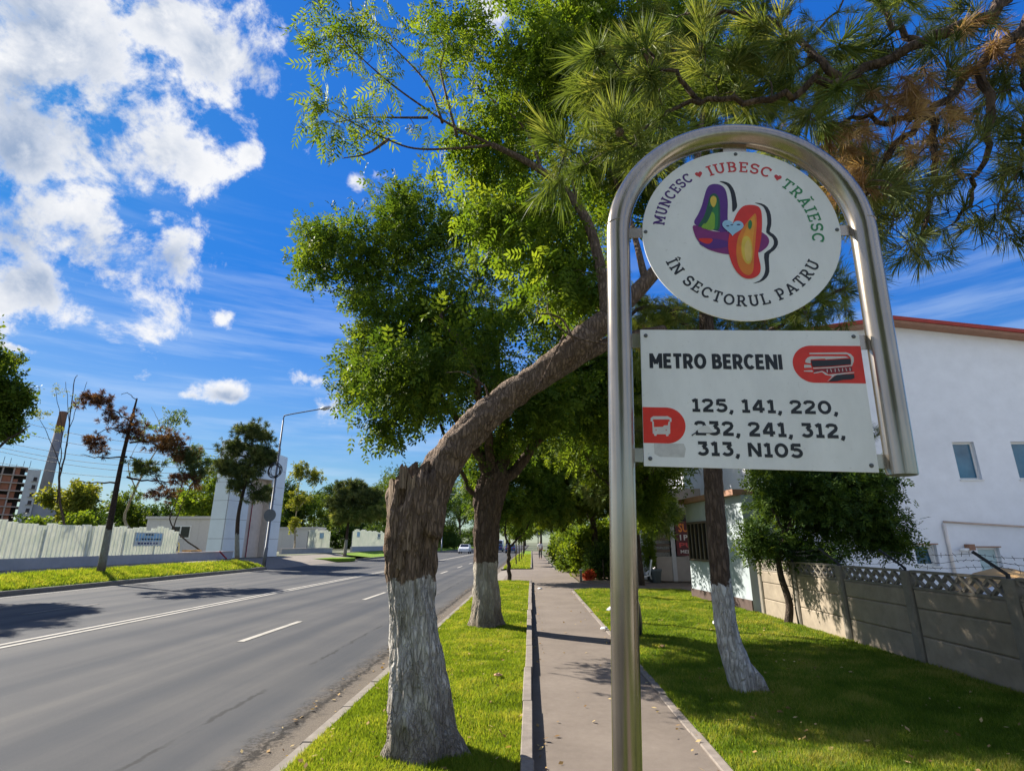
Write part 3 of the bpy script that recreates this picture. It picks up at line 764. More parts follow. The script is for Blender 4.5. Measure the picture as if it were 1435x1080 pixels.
# ---- white clad tower gate
def tower():
    P1, P2 = Vector((-23.24, 41.2, .47)), Vector((-21.6, 46.8, .47)); u = P2 - P1; L = u.length; u.normalize(); nr = Vector((u.y, -u.x, 0))     # nr looks at the road
    t = thing('gate_tower', 'tall white panel clad gate tower with a beige recess, beside the street lamp', 'tower', P1)
    top = lambda s: 9.45 - .58 * s / L
    DEP = 1.5
    Z = .47
    def at(s, d, z): return P1 + u * s + nr * d + Vector((0, 0, z - Z))
    core = MB()
    a0, a1, zr = 2.05, 4.35, 6.7
    core.prism([at(0, -.06, Z), at(a0, -.06, Z), at(a0, -.06, zr), at(a1, -.06, zr), at(a1, -.06, Z), at(L, -.06, Z), at(L, -.06, top(L)), at(0, -.06, top(0))], -nr * (DEP - .1))
    core.build('core', M['seam'], t)
    part('recess', M['recess'], t, lambda b: (b.obox(at(a0, -.62, Z), u * (a1 - a0), -nr * .2, (0, 0, zr - Z)), b.obox(at(a0 + .001, -.06, Z), u * .03, -nr * .55, (0, 0, zr - Z)), b.obox(at(a1 - .031, -.06, Z), u * .03, -nr * .55, (0, 0, zr - Z)), b.obox(at(a0 + .04, -.06, zr - .03), u * (a1 - a0 - .08), -nr * .55, (0, 0, .028))))
    part('drain_pipe', M['red_pipe'], t, lambda b: b.tube([at(3.0, -.55, Z), at(3.0, -.55, zr - .6)], .035, 8))
    g = .012; H = 1.42
    def panel(s0, s1, z0, z1, z1b=None):
        b = MB(); b.prism([at(s0 + g, -.06, z0 + g), at(s1 - g, -.06, z0 + g), at(s1 - g, -.06, (z1b if z1b else z1) - g), at(s0 + g, -.06, z1 - g)], nr * .06); b.build('cladding_panel', M['cladding'], t)
    z = Z
    while z < 9.4:
        zt = z + H
        for s0, s1 in ((0, a0), (a0, a1), (a1, L)):
            if (s0, s1) == (a0, a1):
                if zt <= zr: continue
                zz = max(z, zr)
            else: zz = z
            t0, t1 = min(zt, top(s0)), min(zt, top(s1))
            if t1 - zz < .1: continue
            panel(s0, s1, zz, t0, t1)
        # narrow side facing along the pavement
        b = MB(); zz = min(zt, top(0)); b.obox(at(0, -.075, z + g), -u * .06, -nr * (DEP - .1), (0, 0, zz - z - 2 * g)); b.build('cladding_panel', M['cladding'], t)
        z = zt
    def rail(b):
        for s in (2.6, 3.6, 4.6, 5.6): b.bar(at(s, -.7, top(s)), at(s, -.7, top(s) + .75), .04)
        for h in (.38, .75): b.bar(at(2.6, -.7, top(2.6) + h), at(5.6, -.7, top(5.6) + h), .04)
    part('railing', M['galv_light'], t, rail)
tower()
# ---- beyond the side street: another wall with fence sheets, then a longer one
lw2 = thing('low_wall', 'short low pale wall with a coping between the white tower and the gap in the fence', 'wall', (-24.6, 57, .4))
part('wall_body', M['low_wall'], lw2, lambda b: b.obox((-25.6, 56.5, .3), (2.05, 8.9, 0), (-.25, 0, 0), (0, 0, .65)))
part('coping', M['coping'], lw2, lambda b: b.obox((-25.56, 56.5, .952), (2.05, 8.9, 0), (-.33, 0, 0), (0, 0, .07)))
sheet_fence('short run of pale corrugated fence with one small notice, standing on the short low wall', (-24.85, 61.1), (-23.78, 65.3), 2.0, 1.02)
board('notice_board', 'small grey notice on the short run of corrugated fence', 'sign', (-24.33, 62.95), (-24.13, 63.75), 2.0, 2.7, lines=[(.1, .9, .2, .9, 'ink_heart')], colr='frame_white')
lw3 = thing('low_wall', 'low pale wall under the farthest corrugated fence, past the traffic island', 'wall', (-23.2, 72, .4))
part('wall_body', M['low_wall'], lw3, lambda b: b.obox((-23.2, 71.5, .3), (.9, 32, 0), (-.25, 0, 0), (0, 0, .8)))
sheet_fence('farthest pale corrugated fence, past the traffic island with the washed pine', (-23.3, 71.6), (-22.4, 103), 2.1, 1.1, .6)
board('notice_board', 'small dark notice on the farthest corrugated fence, nearest the gap', 'sign', (-23.2, 73.0), (-23.17, 74.2), 2.3, 3.0, lines=[(.1, .9, .2, .9, 'ink_heart')])
board('notice_board', 'small dark notice on the farthest corrugated fence, second from the gap', 'sign', (-22.97, 82.2), (-22.94, 83.6), 2.1, 2.9, lines=[(.1, .9, .5, .9, 'ink_navy')])
# ---- things lying at the wall by the tower
def compactor():
    c = (-22.65, 34.7); z = .95
    t = thing('plate_compactor', 'small yellow machine standing on the low wall at the end of the corrugated fence', 'machine', (c[0], c[1], z))
    part('base_plate', M['yellow_paint'], t, lambda b: b.prism([(c[0] - .2, c[1] - .3, z), (c[0] + .2, c[1] - .3, z), (c[0] + .2, c[1] + .3, z), (c[0] - .2, c[1] + .3, z)], (0, 0, .09)))
    part('engine', M['galv'], t, lambda b: (b.box(c[0] - .14, c[1] - .16, z + .16, c[0] + .14, c[1] + .16, z + .42), b.lathe([(.07, 0), (.09, .02), (.09, .09), (.04, .12)], (c[0], c[1], z + .425), 10)))
    part('guard_frame', M['yellow_paint'], t, lambda b: [b.tube(catmull([(c[0] + sx * .17, c[1] - .27, z + .09), (c[0] + sx * .17, c[1] - .24, z + .5), (c[0] + sx * .17, c[1] + .1, z + .62), (c[0] + sx * .17, c[1] + .25, z + .09)], 4), .03, 6) for sx in (-1, 1)])
    part('handle', M['yellow_paint'], t, lambda b: b.tube(catmull([(c[0] - .16, c[1] - .2, z + .4), (c[0] - .16, c[1] - .5, z + .95), (c[0] + .16, c[1] - .5, z + .95), (c[0] + .16, c[1] - .2, z + .4)], 5), .028, 6))
compactor()
lp = thing('lumber_stack', 'low stack of sawn orange boards on the low wall under the site cabin window', 'lumber', (-22.7, 36.6, .95))
for i in range(9):
    a = random.gauss(0, .05); q = MB(); z = .952 + (i // 3) * .065; x = -23.0 + (i % 3) * .2
    q.obox((x, 35.9 + random.random() * .25, z), (.17, .17 * a, 0), (-1.5 * a, 1.5 - .12 * (i // 3), 0), (0, 0, .055)); q.build('plank', M['lumber'], lp)
rp = MB(); rp.tube([(-21.75, 38.3, 1.03), (-21.55, 39.0, .5)], .05, 8); meta(rp.build('pipe', M['red_pipe']), 'dark red pipe leaning against the end of the low wall', 'pipe')
# ---- street lamps
def street_lamp(label, base, H, tip, coil=True, pale=False):
    t = thing('street_lamp', label, 'lamp', base); x, y, z = base
    mt = M['galv_light'] if pale else M['galv']
    part('post', mt, t, lambda b: b.tube([(x, y, z - .1), (x + .02, y, z + 1.2), (x + .02, y, z + 1.21), (x + .1, y + .03, H - .35)], [.13, .12, .095, .055], 12), True)
    part('arm', mt, t, lambda b: b.tube(catmull([(x + .1, y + .03, H - .37), (x + .12, y + .04, H - .08), (x + .38, y + .12, H + .08), tip], 5), [.052] * 15 + [.036], 8) if False else b.tube(catmull([(x + .1, y + .03, H - .37), (x + .12, y + .04, H - .08), (x + .38, y + .12, H + .08), tip], 5), .042, 8), True)
    d = (Vector(tip) - Vector((x + .38, y + .12, H + .08))).normalized(); T = Vector(tip)
    hd = part('lamp_head', M['galv_light'], t, lambda b: b.tube([T - d * .1, T, T + d * .2, T + d * .55, T + d * .68], [.05, .085, .15, .13, .05], 10), True)
    part('lens', M['frame_white'], hd, lambda b: b.tube([T + d * .12 + Vector((0, 0, -.11)), T + d * .55 + Vector((0, 0, -.10))], [.07, .06], 8), True)
    return t
lamp1 = street_lamp('tall grey street lamp carrying a coil of cable, beside the white tower', (-18.0, 37.3, .08), 10.45, (-15.6, 38.4, 11.2))
def coil():
    t = thing('cable_coil', 'coil of black cable hung on the street lamp post', 'cable', (-17.95, 37.3, 6.5)); b = MB(); b.smooth = True
    for i in range(6):
        r = .40 + .04 * random.random(); cx, cz = random.gauss(0, .05), random.gauss(0, .05)
        b.tube([(-17.92 + cx + r * math.cos(a), 37.12 - .03 * i, 6.45 + cz + r * 1.1 * math.sin(a)) for a in [k * math.pi / 12 for k in range(25)]], .022, 5)
    b.build('cable_loops', M['cable'], t)
coil()
ts = thing('traffic_sign', 'round traffic sign seen from its dark back, on the street lamp post', 'sign', (-17.93, 37.2, 3.4))
part('disc', M['galv'], ts, lambda b: b.tube([(-17.92, 37.12, 3.4), (-17.92, 37.09, 3.4)], .42, 20))
part('bracket', M['galv_light'], ts, lambda b: (b.box(-18.05, 37.125, 3.5, -17.8, 37.16, 3.55), b.box(-18.05, 37.125, 3.25, -17.8, 37.16, 3.3)))
street_lamp('distant grey street lamp over the far verge, seen past the leaning trunk', (-17.6, 108.5, .1), 10.6, (-13.7, 109.5, 11.3), pale=True)
pl = thing('park_lamp', 'distant park lamp with white globes in front of the far trees', 'lamp', (-19.2, 110, .1))
part('post', M['black_iron'], pl, lambda b: b.tube([(-19.2, 110, .1), (-19.2, 110, 6.6)], [.12, .07], 8))
for dx, dz in ((0, 7.2), (-.35, 6.4), (.35, 6.4)): part('globe', M['lamp_white'], pl, lambda b: b.lathe([(.02, -.38), (.3, -.2), (.38, 0), (.3, .25), (.02, .38)], (-19.2 + dx, 110, dz), 10), True)
# ---- overhead wires across the site
for i, (a, c, lb) in enumerate([((-59.688,52.000,15.444), (-30.285,52.000,10.480), 'topmost of the overhead wires across the sky left of the white tower'), ((-59.295,52.000,14.145), (-30.176,52.000,9.765), 'second overhead wire from the top, left of the white tower'),
                 ((-58.817,52.000,12.565), (-30.089,52.000,9.198), 'third overhead wire from the top, left of the white tower'), ((-58.614,52.000,11.896), (-30.014,52.000,8.704), 'fourth overhead wire from the top, left of the white tower'),
                 ((-58.502,52.000,11.526), (-29.917,52.000,8.073), 'fifth overhead wire from the top, left of the white tower'), ((-58.103,52.000,10.207), (-29.875,52.000,7.794), 'lowest of the overhead wires, left of the white tower')]):
    a, c = Vector(a), Vector(c); b = MB(); b.smooth = True
    b.tube([a.lerp(c, k / 12) - Vector((0, 0, 1.0 * math.sin(math.pi * k / 12))) for k in range(13)], .022, 5); meta(b.build('overhead_wire', M['cable']), lb, 'wire', 'overhead wires across the building site')
# ---- unfinished block of flats and the chimney
def flats():
    A = Vector((-171., 154.5, 0)); u = Vector((.72, .694, 0)); v = Vector((-.694, .72, 0)); up = Vector((0, 0, 1))
    t = thing('apartment_block', 'unfinished apartment block of bare concrete floors and raw brick, far behind the fence', 'building', A)
    n, h = 10, 2.42
    P = lambda s, d, z: A + u * s + v * d + up * z
    for i in range(n + 1):
        b = MB(); b.obox(P(-6, -.5, i * h), u * 21.6, v * 14, up * .3); b.build('floor_slab', M['slab'], t)
    for i in range(n):
        z = i * h + .302; hh = h - .304
        for k in range(8):
            s = -6 + k * 2.6
            b = MB(); b.obox(P(s, -.2, z), u * .4, v * .4, up * hh); b.build('column', M['slab'], t)
            if i < n - 1 or k % 2:
                b = MB(); b.obox(P(s + .42, .1, z), u * (1.2 if k % 2 else 2.1), v * .25, up * (hh if (i + k) % 3 else hh * .5)); b.build('brick_infill', M['brickwork'], t)
    b = MB(); b.obox(P(-5.8, 2, 0), u * 20.8, v * 11, up * (n * h - .2)); b.build('interior_shade', M['hollow'], t)  # solid dark block painted for the shade between the floors
    b = MB(); b.obox(P(15.62, -.6, 0), u * 3.2, v * 13, up * (n * h - .3)); b.build('stair_wall', M['conc_pale'], t)
    for i in range(n - 1):
        b = MB(); b.obox(P(17.4, -.66, i * h + 1.0), u * .9, v * .055, up * 1.2); b.build('window_opening', M['hollow'], t)  # dark slab painted for the shade inside each opening
        b = MB(); b.obox(P(17.0, -.95, i * h + .85), u * 1.6, v * .34, up * .12); b.build('balcony_slab', M['slab'], t)
    b = MB(); b.obox(P(18.9, 0, 0), u * 11, v * 10, up * 15.5); b.build('side_wing', M['conc_grey'], t)
    for i in range(14):
        s = -5 + i * 1.6; b = MB(); b.bar(P(s, .3, n * h + .3), P(s + random.gauss(0, .1), .3, n * h + .9 + random.random() * 2.4), .12); b.build('rebar', M['black_iron'], t)
flats()
ch = thing('chimney', 'tall tapering concrete chimney with a darker reddish top, far behind the unfinished block', 'chimney', (-217, 235, 0))
part('shaft', M['chimney'], ch, lambda b: b.lathe([(2.5, 0), (2.0, 34), (1.66, 52)], (-217, 235, 0), 20), True)
part('top_band', M['chimney_red'], ch, lambda b: b.lathe([(1.68, 52.0), (1.56, 59), (1.68, 59.2), (1.68, 59.9), (1.3, 60)], (-217, 235, 0), 20), True)

# ================================================================== RIGHT HAND SIDE
# ---- big white building
def building():
    t = thing('white_building', 'large white rendered building with a red edged roof behind the concrete fence', 'building', (13.3, 19, 0))
    x0, x1, Y, ye = 7.5, 19.1, 19., 42.; ap, ev, axx = 9.40, 8.62, 13.3
    wins = [(14.68, 15.42, 3.66, 4.97), (16.66, 17.40, 3.66, 4.97), (12.68, 13.40, .86, 1.54), (14.70, 15.40, .62, 1.45)]
    def front(b):
        xs = sorted({x0, x1} | {w for q in wins for w in q[:2]}); zs = sorted({-.1, ev} | {w for q in wins for w in q[2:]})
        V = {}; fs = []; vs = []
        def vid(x, z, d):
            if (x, z, d) not in V: V[(x, z, d)] = len(vs); vs.append((x, Y + d, z))
            return V[(x, z, d)]
        for i in range(len(xs) - 1):
            for j in range(len(zs) - 1):
                cx, cz = (xs[i] + xs[i + 1]) / 2, (zs[j] + zs[j + 1]) / 2
                if any(a < cx < c and e < cz < f for a, c, e, f in wins): continue
                fs.append((vid(xs[i], zs[j], 0), vid(xs[i + 1], zs[j], 0), vid(xs[i + 1], zs[j + 1], 0), vid(xs[i], zs[j + 1], 0)))
        for a, c, e, f in wins:
            q = [(a, e), (c, e), (c, f), (a, f)]
            for k in range(4):
                p, r = q[k], q[(k + 1) % 4]; fs.append((vid(*p, 0), vid(*p, .2), vid(*r, .2), vid(*r, 0)))
        fs.append((vid(x0, ev, 0), vid(x1, ev, 0), vid(axx, ap, 0)))
        b.add(vs, fs)
        b.sheet([(x0, ye, -.1), (x0, Y, -.1), (x0, Y, ev), (x0, ye, ev)]); b.sheet([(x1, Y, -.1), (x1, ye, -.1), (x1, ye, ev), (x1, Y, ev)])
        b.sheet([(x1, ye, -.1), (x0, ye, -.1), (x0, ye, ev), (axx, ye, ap), (x1, ye, ev)])
    part('wall', M['render'], t, front)
    sl = (ap - ev) / (axx - x0)
    rf = part('roof', M['roof_red'], t, lambda b: b.prism([(x0 - .5, Y - .45, ev - .5 * sl + .03), (axx, Y - .45, ap + .03), (x1 + .5, Y - .45, ev - .5 * sl + .03), (x1 + .5, Y - .45, ev - .5 * sl + .17), (axx, Y - .45, ap + .17), (x0 - .5, Y - .45, ev - .5 * sl + .17)], (0, ye - Y + .9, 0)))
    part('soffit', M['soffit'], rf, lambda b: [b.prism([(axx + .01, Y - .42, ap - .09), (s, Y - .42, ev - .52 * sl - .09), (s, Y - .42, ev - .5 * sl + .02), (axx + .01, Y - .42, ap + .02)], (0, .40, 0)) for s in (x1 + .45,)] + [b.prism([(x0 - .45, Y - .42, ev - .52 * sl - .09), (axx - .01, Y - .42, ap - .09), (axx - .01, Y - .42, ap + .02), (x0 - .45, Y - .42, ev - .5 * sl + .02)], (0, .40, 0))])
    for i, (a, c, e, f) in enumerate(wins):
        y = Y + .12
        w = part('window', M['frame_white'], t, lambda b: (b.box(a + .002, y, e + .002, a + .06, y + .07, f - .002), b.box(c - .06, y, e + .002, c - .002, y + .07, f - .002), b.box(a + .06, y, e + .002, c - .06, y + .07, e + .07), b.box(a + .06, y, f - .07, c - .06, y + .07, f - .002)))
        part('pane', M['blind'] if i == 3 else M['glass'], w, lambda b: b.box(a + .06, y + .03, e + .07, c - .06, y + .05, f - .07))
        part('sill', M['frame_white'], w, lambda b: b.box(a - .03, Y - .05, e - .035, c + .03, Y + .118, e - .001))
        if i == 2: part('open_sash', M['frame_white'], w, lambda b: b.obox((c - .13, Y - .01, e + .08), (.06, .06, 0), (-.06, .10, 0), (-.07, 0, f - e - .16)))
        if i >= 2: part('lintel', M['soffit'], w, lambda b: b.box(a - .06, Y - .03, f + .001, c + .06, Y - .001, f + .035))
    part('wall_pipe', M['copper'], t, lambda b: b.tube([(13.76, Y - .06, 2.27), (18.9, Y - .06, 1.95)], .03, 8), True)
    part('down_pipe', M['pipe_white'], t, lambda b: b.tube([(13.76, Y - .07, 2.2), (13.76, Y - .07, -.05)], .05, 10), True)
    lt = part('wall_lamp', M['frame_white'], t, lambda b: b.tube([(13.98, Y - .17, 1.37), (14.05, Y - .17, 1.37), (14.22, Y - .17, 1.37), (14.3, Y - .17, 1.4)], [.02, .055, .06, .03], 10), True)
    part('lamp_box', M['soffit'], lt, lambda b: b.box(14.3, Y - .2, 1.36, 14.5, Y - .001, 1.55))
building()
# ---- low annex whose long wall continues the fence line
def annex():
    t = thing('annex', 'low pale blue annex with a dark barred window, ending the concrete fence', 'building', (4.9, 14, 0))
    a, c = Vector((5.25, 13.86, 0)), Vector((4.83, 17.4, 0)); u = (c - a); L = u.length; u.normalize(); nr = Vector((-u.y, u.x, 0)); H = 2.75
    pts = [a, c, c - nr * 3.2, a - nr * 1.3]
    part('wall', M['render2'], t, lambda b: b.prism([p + Vector((0, 0, -.1)) for p in pts], (0, 0, H + .1)))
    part('plinth', M['plinth'], t, lambda b: b.obox(a + nr * .002 + Vector((0, 0, -.05)), u * L, nr * .03, (0, 0, .33)))
    part('roof', M['soffit'], t, lambda b: b.prism([p + Vector((0, 0, H + .002)) + q for p, q in zip(pts, (nr * .2, nr * .2, -nr * .1, -nr * .1))], (0, 0, .14)))
    w = part('window', M['frame_brown'], t, lambda b: b.obox(a + u * 1.75 + nr * .002 + Vector((0, 0, 1.08)), u * 1.72, nr * .05, (0, 0, .06)))
    part('head_rail', M['frame_brown'], w, lambda b: b.obox(a + u * 1.75 + nr * .002 + Vector((0, 0, 2.14)), u * 1.72, nr * .05, (0, 0, .06)))
    part('pane', M['glass_dark'], w, lambda b: b.obox(a + u * 1.77 + nr * .002 + Vector((0, 0, 1.14)), u * 1.68, nr * .012, (0, 0, 1.0)))
    for i in range(7): part('bar', M['frame_brown'], w, lambda b: b.obox(a + u * (1.77 + .27 * i) + nr * .016 + Vector((0, 0, 1.141)), u * .05, nr * .04, (0, 0, .998)))
annex()
# ---- shop front beyond
def shop():
    t = thing('shop_front', 'shop front with grey wall and red printed banner beside the annex corner', 'shop', (6, 24.4, 0)); Y = 24.4
    part('low_wall', M['shop_wall'], t, lambda b: b.box(5.35, Y, -.1, 9.2, Y + .3, 1.02))
    part('pillar', M['conc_pale'], t, lambda b: (b.box(6.02, Y - .04, -.1, 6.2, Y - .002, 3.2), b.box(5.3, Y + .001, 1.021, 5.36, Y + .28, 3.2)))
    part('shop_window', M['glass_dark'], t, lambda b: b.box(5.37, Y + .1, 1.022, 9.1, Y + .16, 2.9))
    part('blind', M['frame_brown'], t, lambda b: [b.box(5.37, Y + .06, 1.2 + .24 * i, 6.0, Y + .09, 1.32 + .24 * i) for i in range(6)])
    part('upper_wall', M['shop_wall'], t, lambda b: b.box(5.3, Y + .002, 2.902, 9.2, Y + .3, 3.9))
    part('side_wall', M['render'], t, lambda b: (b.box(4.05, Y + .5, -.1, 5.28, Y + 3, 3.9), b.box(4.3, Y + .42, -.1, 4.45, Y + .498, 3.9), b.box(4.95, Y + .42, -.1, 5.1, Y + .498, 3.9)))
shop()
bn = thing('banner', 'dark red banner with orange and white words hung on the shop front', 'banner', (6.6, 24.3, 1.0))
part('cloth', M['banner_dark'], bn, lambda b: b.box(6.25, 24.33, 1.06, 7.2, 24.35, 2.5))
# ---- concrete panel fence
def conc_fence():
    t = thing('concrete_fence', 'grey concrete panel fence with lattice top and barbed wire beside the lawn', 'fence', (5.4, 0, 0))
    pit = 1.745; ys = [6.62 + pit * k for k in range(-4, 5)]; X = 5.42
    pm = MB(); pm.prism([(-.07, -.06, 0), (-.045, -.085, 0), (.07, -.085, 0), (.07, .085, 0), (-.045, .085, 0), (-.07, .06, 0)], (0, 0, 1.24))
    pme = pm.mesh('post', M['fence_post'])
    def pan(z0, z1):
        b = MB(); w = pit - .19; e = .018
        b.add([(-.025, 0, z0), (-.025, w, z0), (-.025, w, z1), (-.025, 0, z1), (-.025 - e * .7, e, z0 + e), (-.025 - e * .7, w - e, z0 + e), (-.025 - e * .7, w - e, z1 - e), (-.025 - e * .7, e, z1 - e), (.03, 0, z0), (.03, w, z0), (.03, w, z1), (.03, 0, z1)],
              [(7, 6, 5, 4), (0, 1, 9, 8)[::-1], (3, 2, 10, 11), (8, 9, 10, 11)] + [(i, (i + 1) % 4, 4 + (i + 1) % 4, 4 + i)[::-1] for i in range(4)])
        return b.mesh('panel', M['fence_conc'])
    pans = [pan(-.05, .355), pan(.362, .715), pan(.722, .965)]
    lt = MB(); w = pit - .19
    lt.box(-.035, 0, .972, .035, w, 1.005); lt.box(-.035, 0, 1.19, .035, w, 1.225)
    n = 7
    for i in range(n):
        y = w * i / n; yy = w * (i + 1) / n
        lt.bar((-.008, y, 1.006), (-.008, yy, 1.189), .036, .05, (1, 0, 0)); lt.bar((.010, yy, 1.006), (.010, y, 1.189), .036, .05, (1, 0, 0))
    ltm = lt.mesh('lattice', M['fence_post'])
    ar = MB(); ar.bar((0, 0, 1.0), (0, 0, 1.26), .03); ar.bar((0, 0, 1.25), (-.26, .10, 1.50), .03)
    arm = ar.mesh('wire_arm', M['black_iron'])
    for k, y in enumerate(ys):
        link('post', pme, t, (X - t.location.x, y, -.03 + random.gauss(0, .004)), (0, random.gauss(0, .006), 0))
        link('wire_arm', arm, t, (X - t.location.x - .03, y, 0), (0, 0, random.gauss(0, .15)))
        if k < len(ys) - 1:
            for me in pans: link('panel', me, t, (X - t.location.x + random.gauss(0, .003), y + .095, 0), (0, random.gauss(0, .004), 0))
            link('lattice', ltm, t, (X - t.location.x, y + .095, 0))
    for q, (dx, dz) in enumerate(((-.08, 1.33), (-.17, 1.41), (-.25, 1.49))):
        b = MB()
        pts = []
        for k, y in enumerate(ys[:-1]):
            for j in range(5): pts.append((X + dx - .03 + random.gauss(0, .012), y + dx * -.4 + pit * j / 5, dz - .05 * math.sin(math.pi * j / 5) + random.gauss(0, .008)))
        b.tube(pts, .0032, 4, cap=False)
        for i in range(len(pts) - 1):
            for j in range(3):
                p = Vector(pts[i]).lerp(Vector(pts[i + 1]), (j + .5) / 3); d = Vector((random.gauss(0, 1), random.gauss(0, 1), random.gauss(0, 1))).normalized() * .03
                b.bar(p - d, p + d, .004)
        o = b.build('barbed_wire', M['black_iron'], t)
conc_fence()
# things in the yard seen through the lattice
def heap(name, label, cat, c, r, mat, seed):
    b = MB(); b.smooth = True; vs = []; n = 14
    for j in range(6):
        f = j / 5
        for k in range(n):
            a = 2 * math.pi * k / n; rr = math.cos(f * 1.45) * (1 + .22 * mnoise.noise(Vector((math.cos(a) * 1.5, math.sin(a) * 1.5, f + seed))))
            vs.append((c[0] + r[0] * rr * math.cos(a), c[1] + r[1] * rr * math.sin(a), c[2] + r[2] * math.sin(f * 1.45)))
    b.add(vs, [(j * n + k, j * n + (k + 1) % n, (j + 1) * n + (k + 1) % n, (j + 1) * n + k) for j in range(5) for k in range(n)] + [list(range(5 * n, 6 * n))])
    return meta(b.build(name, mat), label, cat)
heap('sand_heap', 'heap of pale orange sand seen through the fence lattice', 'sand heap', (8.4, 10.4, -.05), (1.0, 1.1, 1.22), M['lumber'], 2)
heap('sack', 'white filled sack behind the fence lattice, below the wall lamp', 'sack', (7.3, 9.2, -.05), (.5, .5, 1.0), M['litter'], 5)

# ================================================================== THE BUS STOP SIGN
SO = Vector((.254, 1.555, 1.6)); SS = Vector((.9981, -.0472, -.0396)).normalized(); ST = Vector((.0393, -.0062, .9992)).normalized()
SN = SS.cross(ST).normalized()                        # towards the viewer
def sp(s, t, d=0.): return SO + SS * s + ST * t + SN * d
sign = thing('bus_stop_sign', 'arched stainless steel bus stop sign with a round emblem plate above a route plate', 'sign', sp(0, -1.6))
def pole(b):
    b.smooth = True
    pts = [sp(0, -1.6 + .2 * i) for i in range(13)] + [sp(0, .9), sp(0, .955)]
    pts += [sp(.38 - .38 * math.cos(a), .957 + .38 * math.sin(a)) for a in [math.pi * k / 40 for k in range(1, 40)]]
    pts += [sp(.76, .955), sp(.76, .8), sp(.76, .6), sp(.76, .4), sp(.76, .212)]
    b.tube(pts, .0372, 40, cap=False)
    b.smooth = False
    b.tube([sp(.76, .2125), sp(.76, .2085)], .0366, 40)
part('arched_tube', M['steel'], sign, pole)
part('weld_ring', M['steel'], sign, lambda b: [b.tube([sp(s, .999), sp(s, 1.0015)], .0376, 40) for s in (0, .76)], True)
part('tube_end', M['galv'], sign, lambda b: b.tube([sp(.76, .2083), sp(.76, .2075)], .0335, 40))  # dark disc stands for the shade inside the open tube
def poly(name, pts, mat, parent, d, th=.0004, sm=0):
    if sm: pts = catmull_closed([(*p, 0) for p in pts], sm)
    bm = bmesh.new(); vs = [bm.verts.new(sp(p[0], p[1], d)) for p in pts]
    f = bm.faces.new(vs); bm.normal_update()
    if f.normal.dot(SN) < 0: bmesh.ops.reverse_faces(bm, faces=[f])
    bmesh.ops.triangulate(bm, faces=bm.faces[:])
    off = root_of(parent).location
    for v in bm.verts: v.co -= off
    me = bpy.data.meshes.new(name); bm.to_mesh(me); bm.free(); me.materials.append(mat)
    return link(name, me, parent)
def disc_pts(c, r, n=72, r2=None): return [(c[0] + r * math.cos(2 * math.pi * k / n), c[1] + (r2 or r) * math.sin(2 * math.pi * k / n)) for k in range(n)]
CC = (.384, .968); CR = .306
def plate(name, pts, d0, d1, label=None):
    b = MB(); n = len(pts)
    b.add([sp(p[0], p[1], d1) for p in pts] + [sp(p[0], p[1], d0) for p in pts], [list(range(n)), list(range(2 * n - 1, n - 1, -1))] + [(i + n, (i + 1) % n + n, (i + 1) % n, i) for i in range(n)])
    o = b.build(name, M['plate'], sign)
    if label: o['label'] = label
    return o
rp_ = plate('round_plate', disc_pts(CC, CR, 96), -.002, .0025, 'round white plate with a ring of words and a colourful figure')
PL0, PR0, PB, PT = .062, .699, .213, .631
rt_ = plate('route_plate', [(PL0, PB), (PR0, PB), (PR0, PT), (PL0, PT)], -.002, .0025, 'rectangular white plate with the stop name and bus route numbers')
def tab(s0, s1, t0, t1): part('bracket', M['steel'], sign, lambda b: b.obox(sp(s0, t0, -.006), SS * (s1 - s0), ST * (t1 - t0), SN * .0035))
tab(.034, .10, .955, .99); tab(.67, .727, .955, .99); tab(.355, .43, 1.25, 1.30)
tab(.034, .09, .575, .62); tab(.034, .09, .225, .265); tab(.675, .727, .575, .62); tab(.675, .727, .225, .265)
for s, t in ((.088, .972), (.68, .972), (.392, 1.262), (.078, .612), (.683, .613), (.08, .235), (.681, .232)):
    part('bolt', M['galv'], sign, lambda b: b.tube([sp(s, t, .0025), sp(s, t, .0045), sp(s, t, .0056)], [.0062, .0058, .003], 10), True)
BK = M['ink_black']
def arc(cx, cy, rx, ry, a0, a1, n=10): return [(cx + rx * math.cos(R(a0 + (a1 - a0) * k / n)), cy + ry * math.sin(R(a0 + (a1 - a0) * k / n))) for k in range(n + 1)]
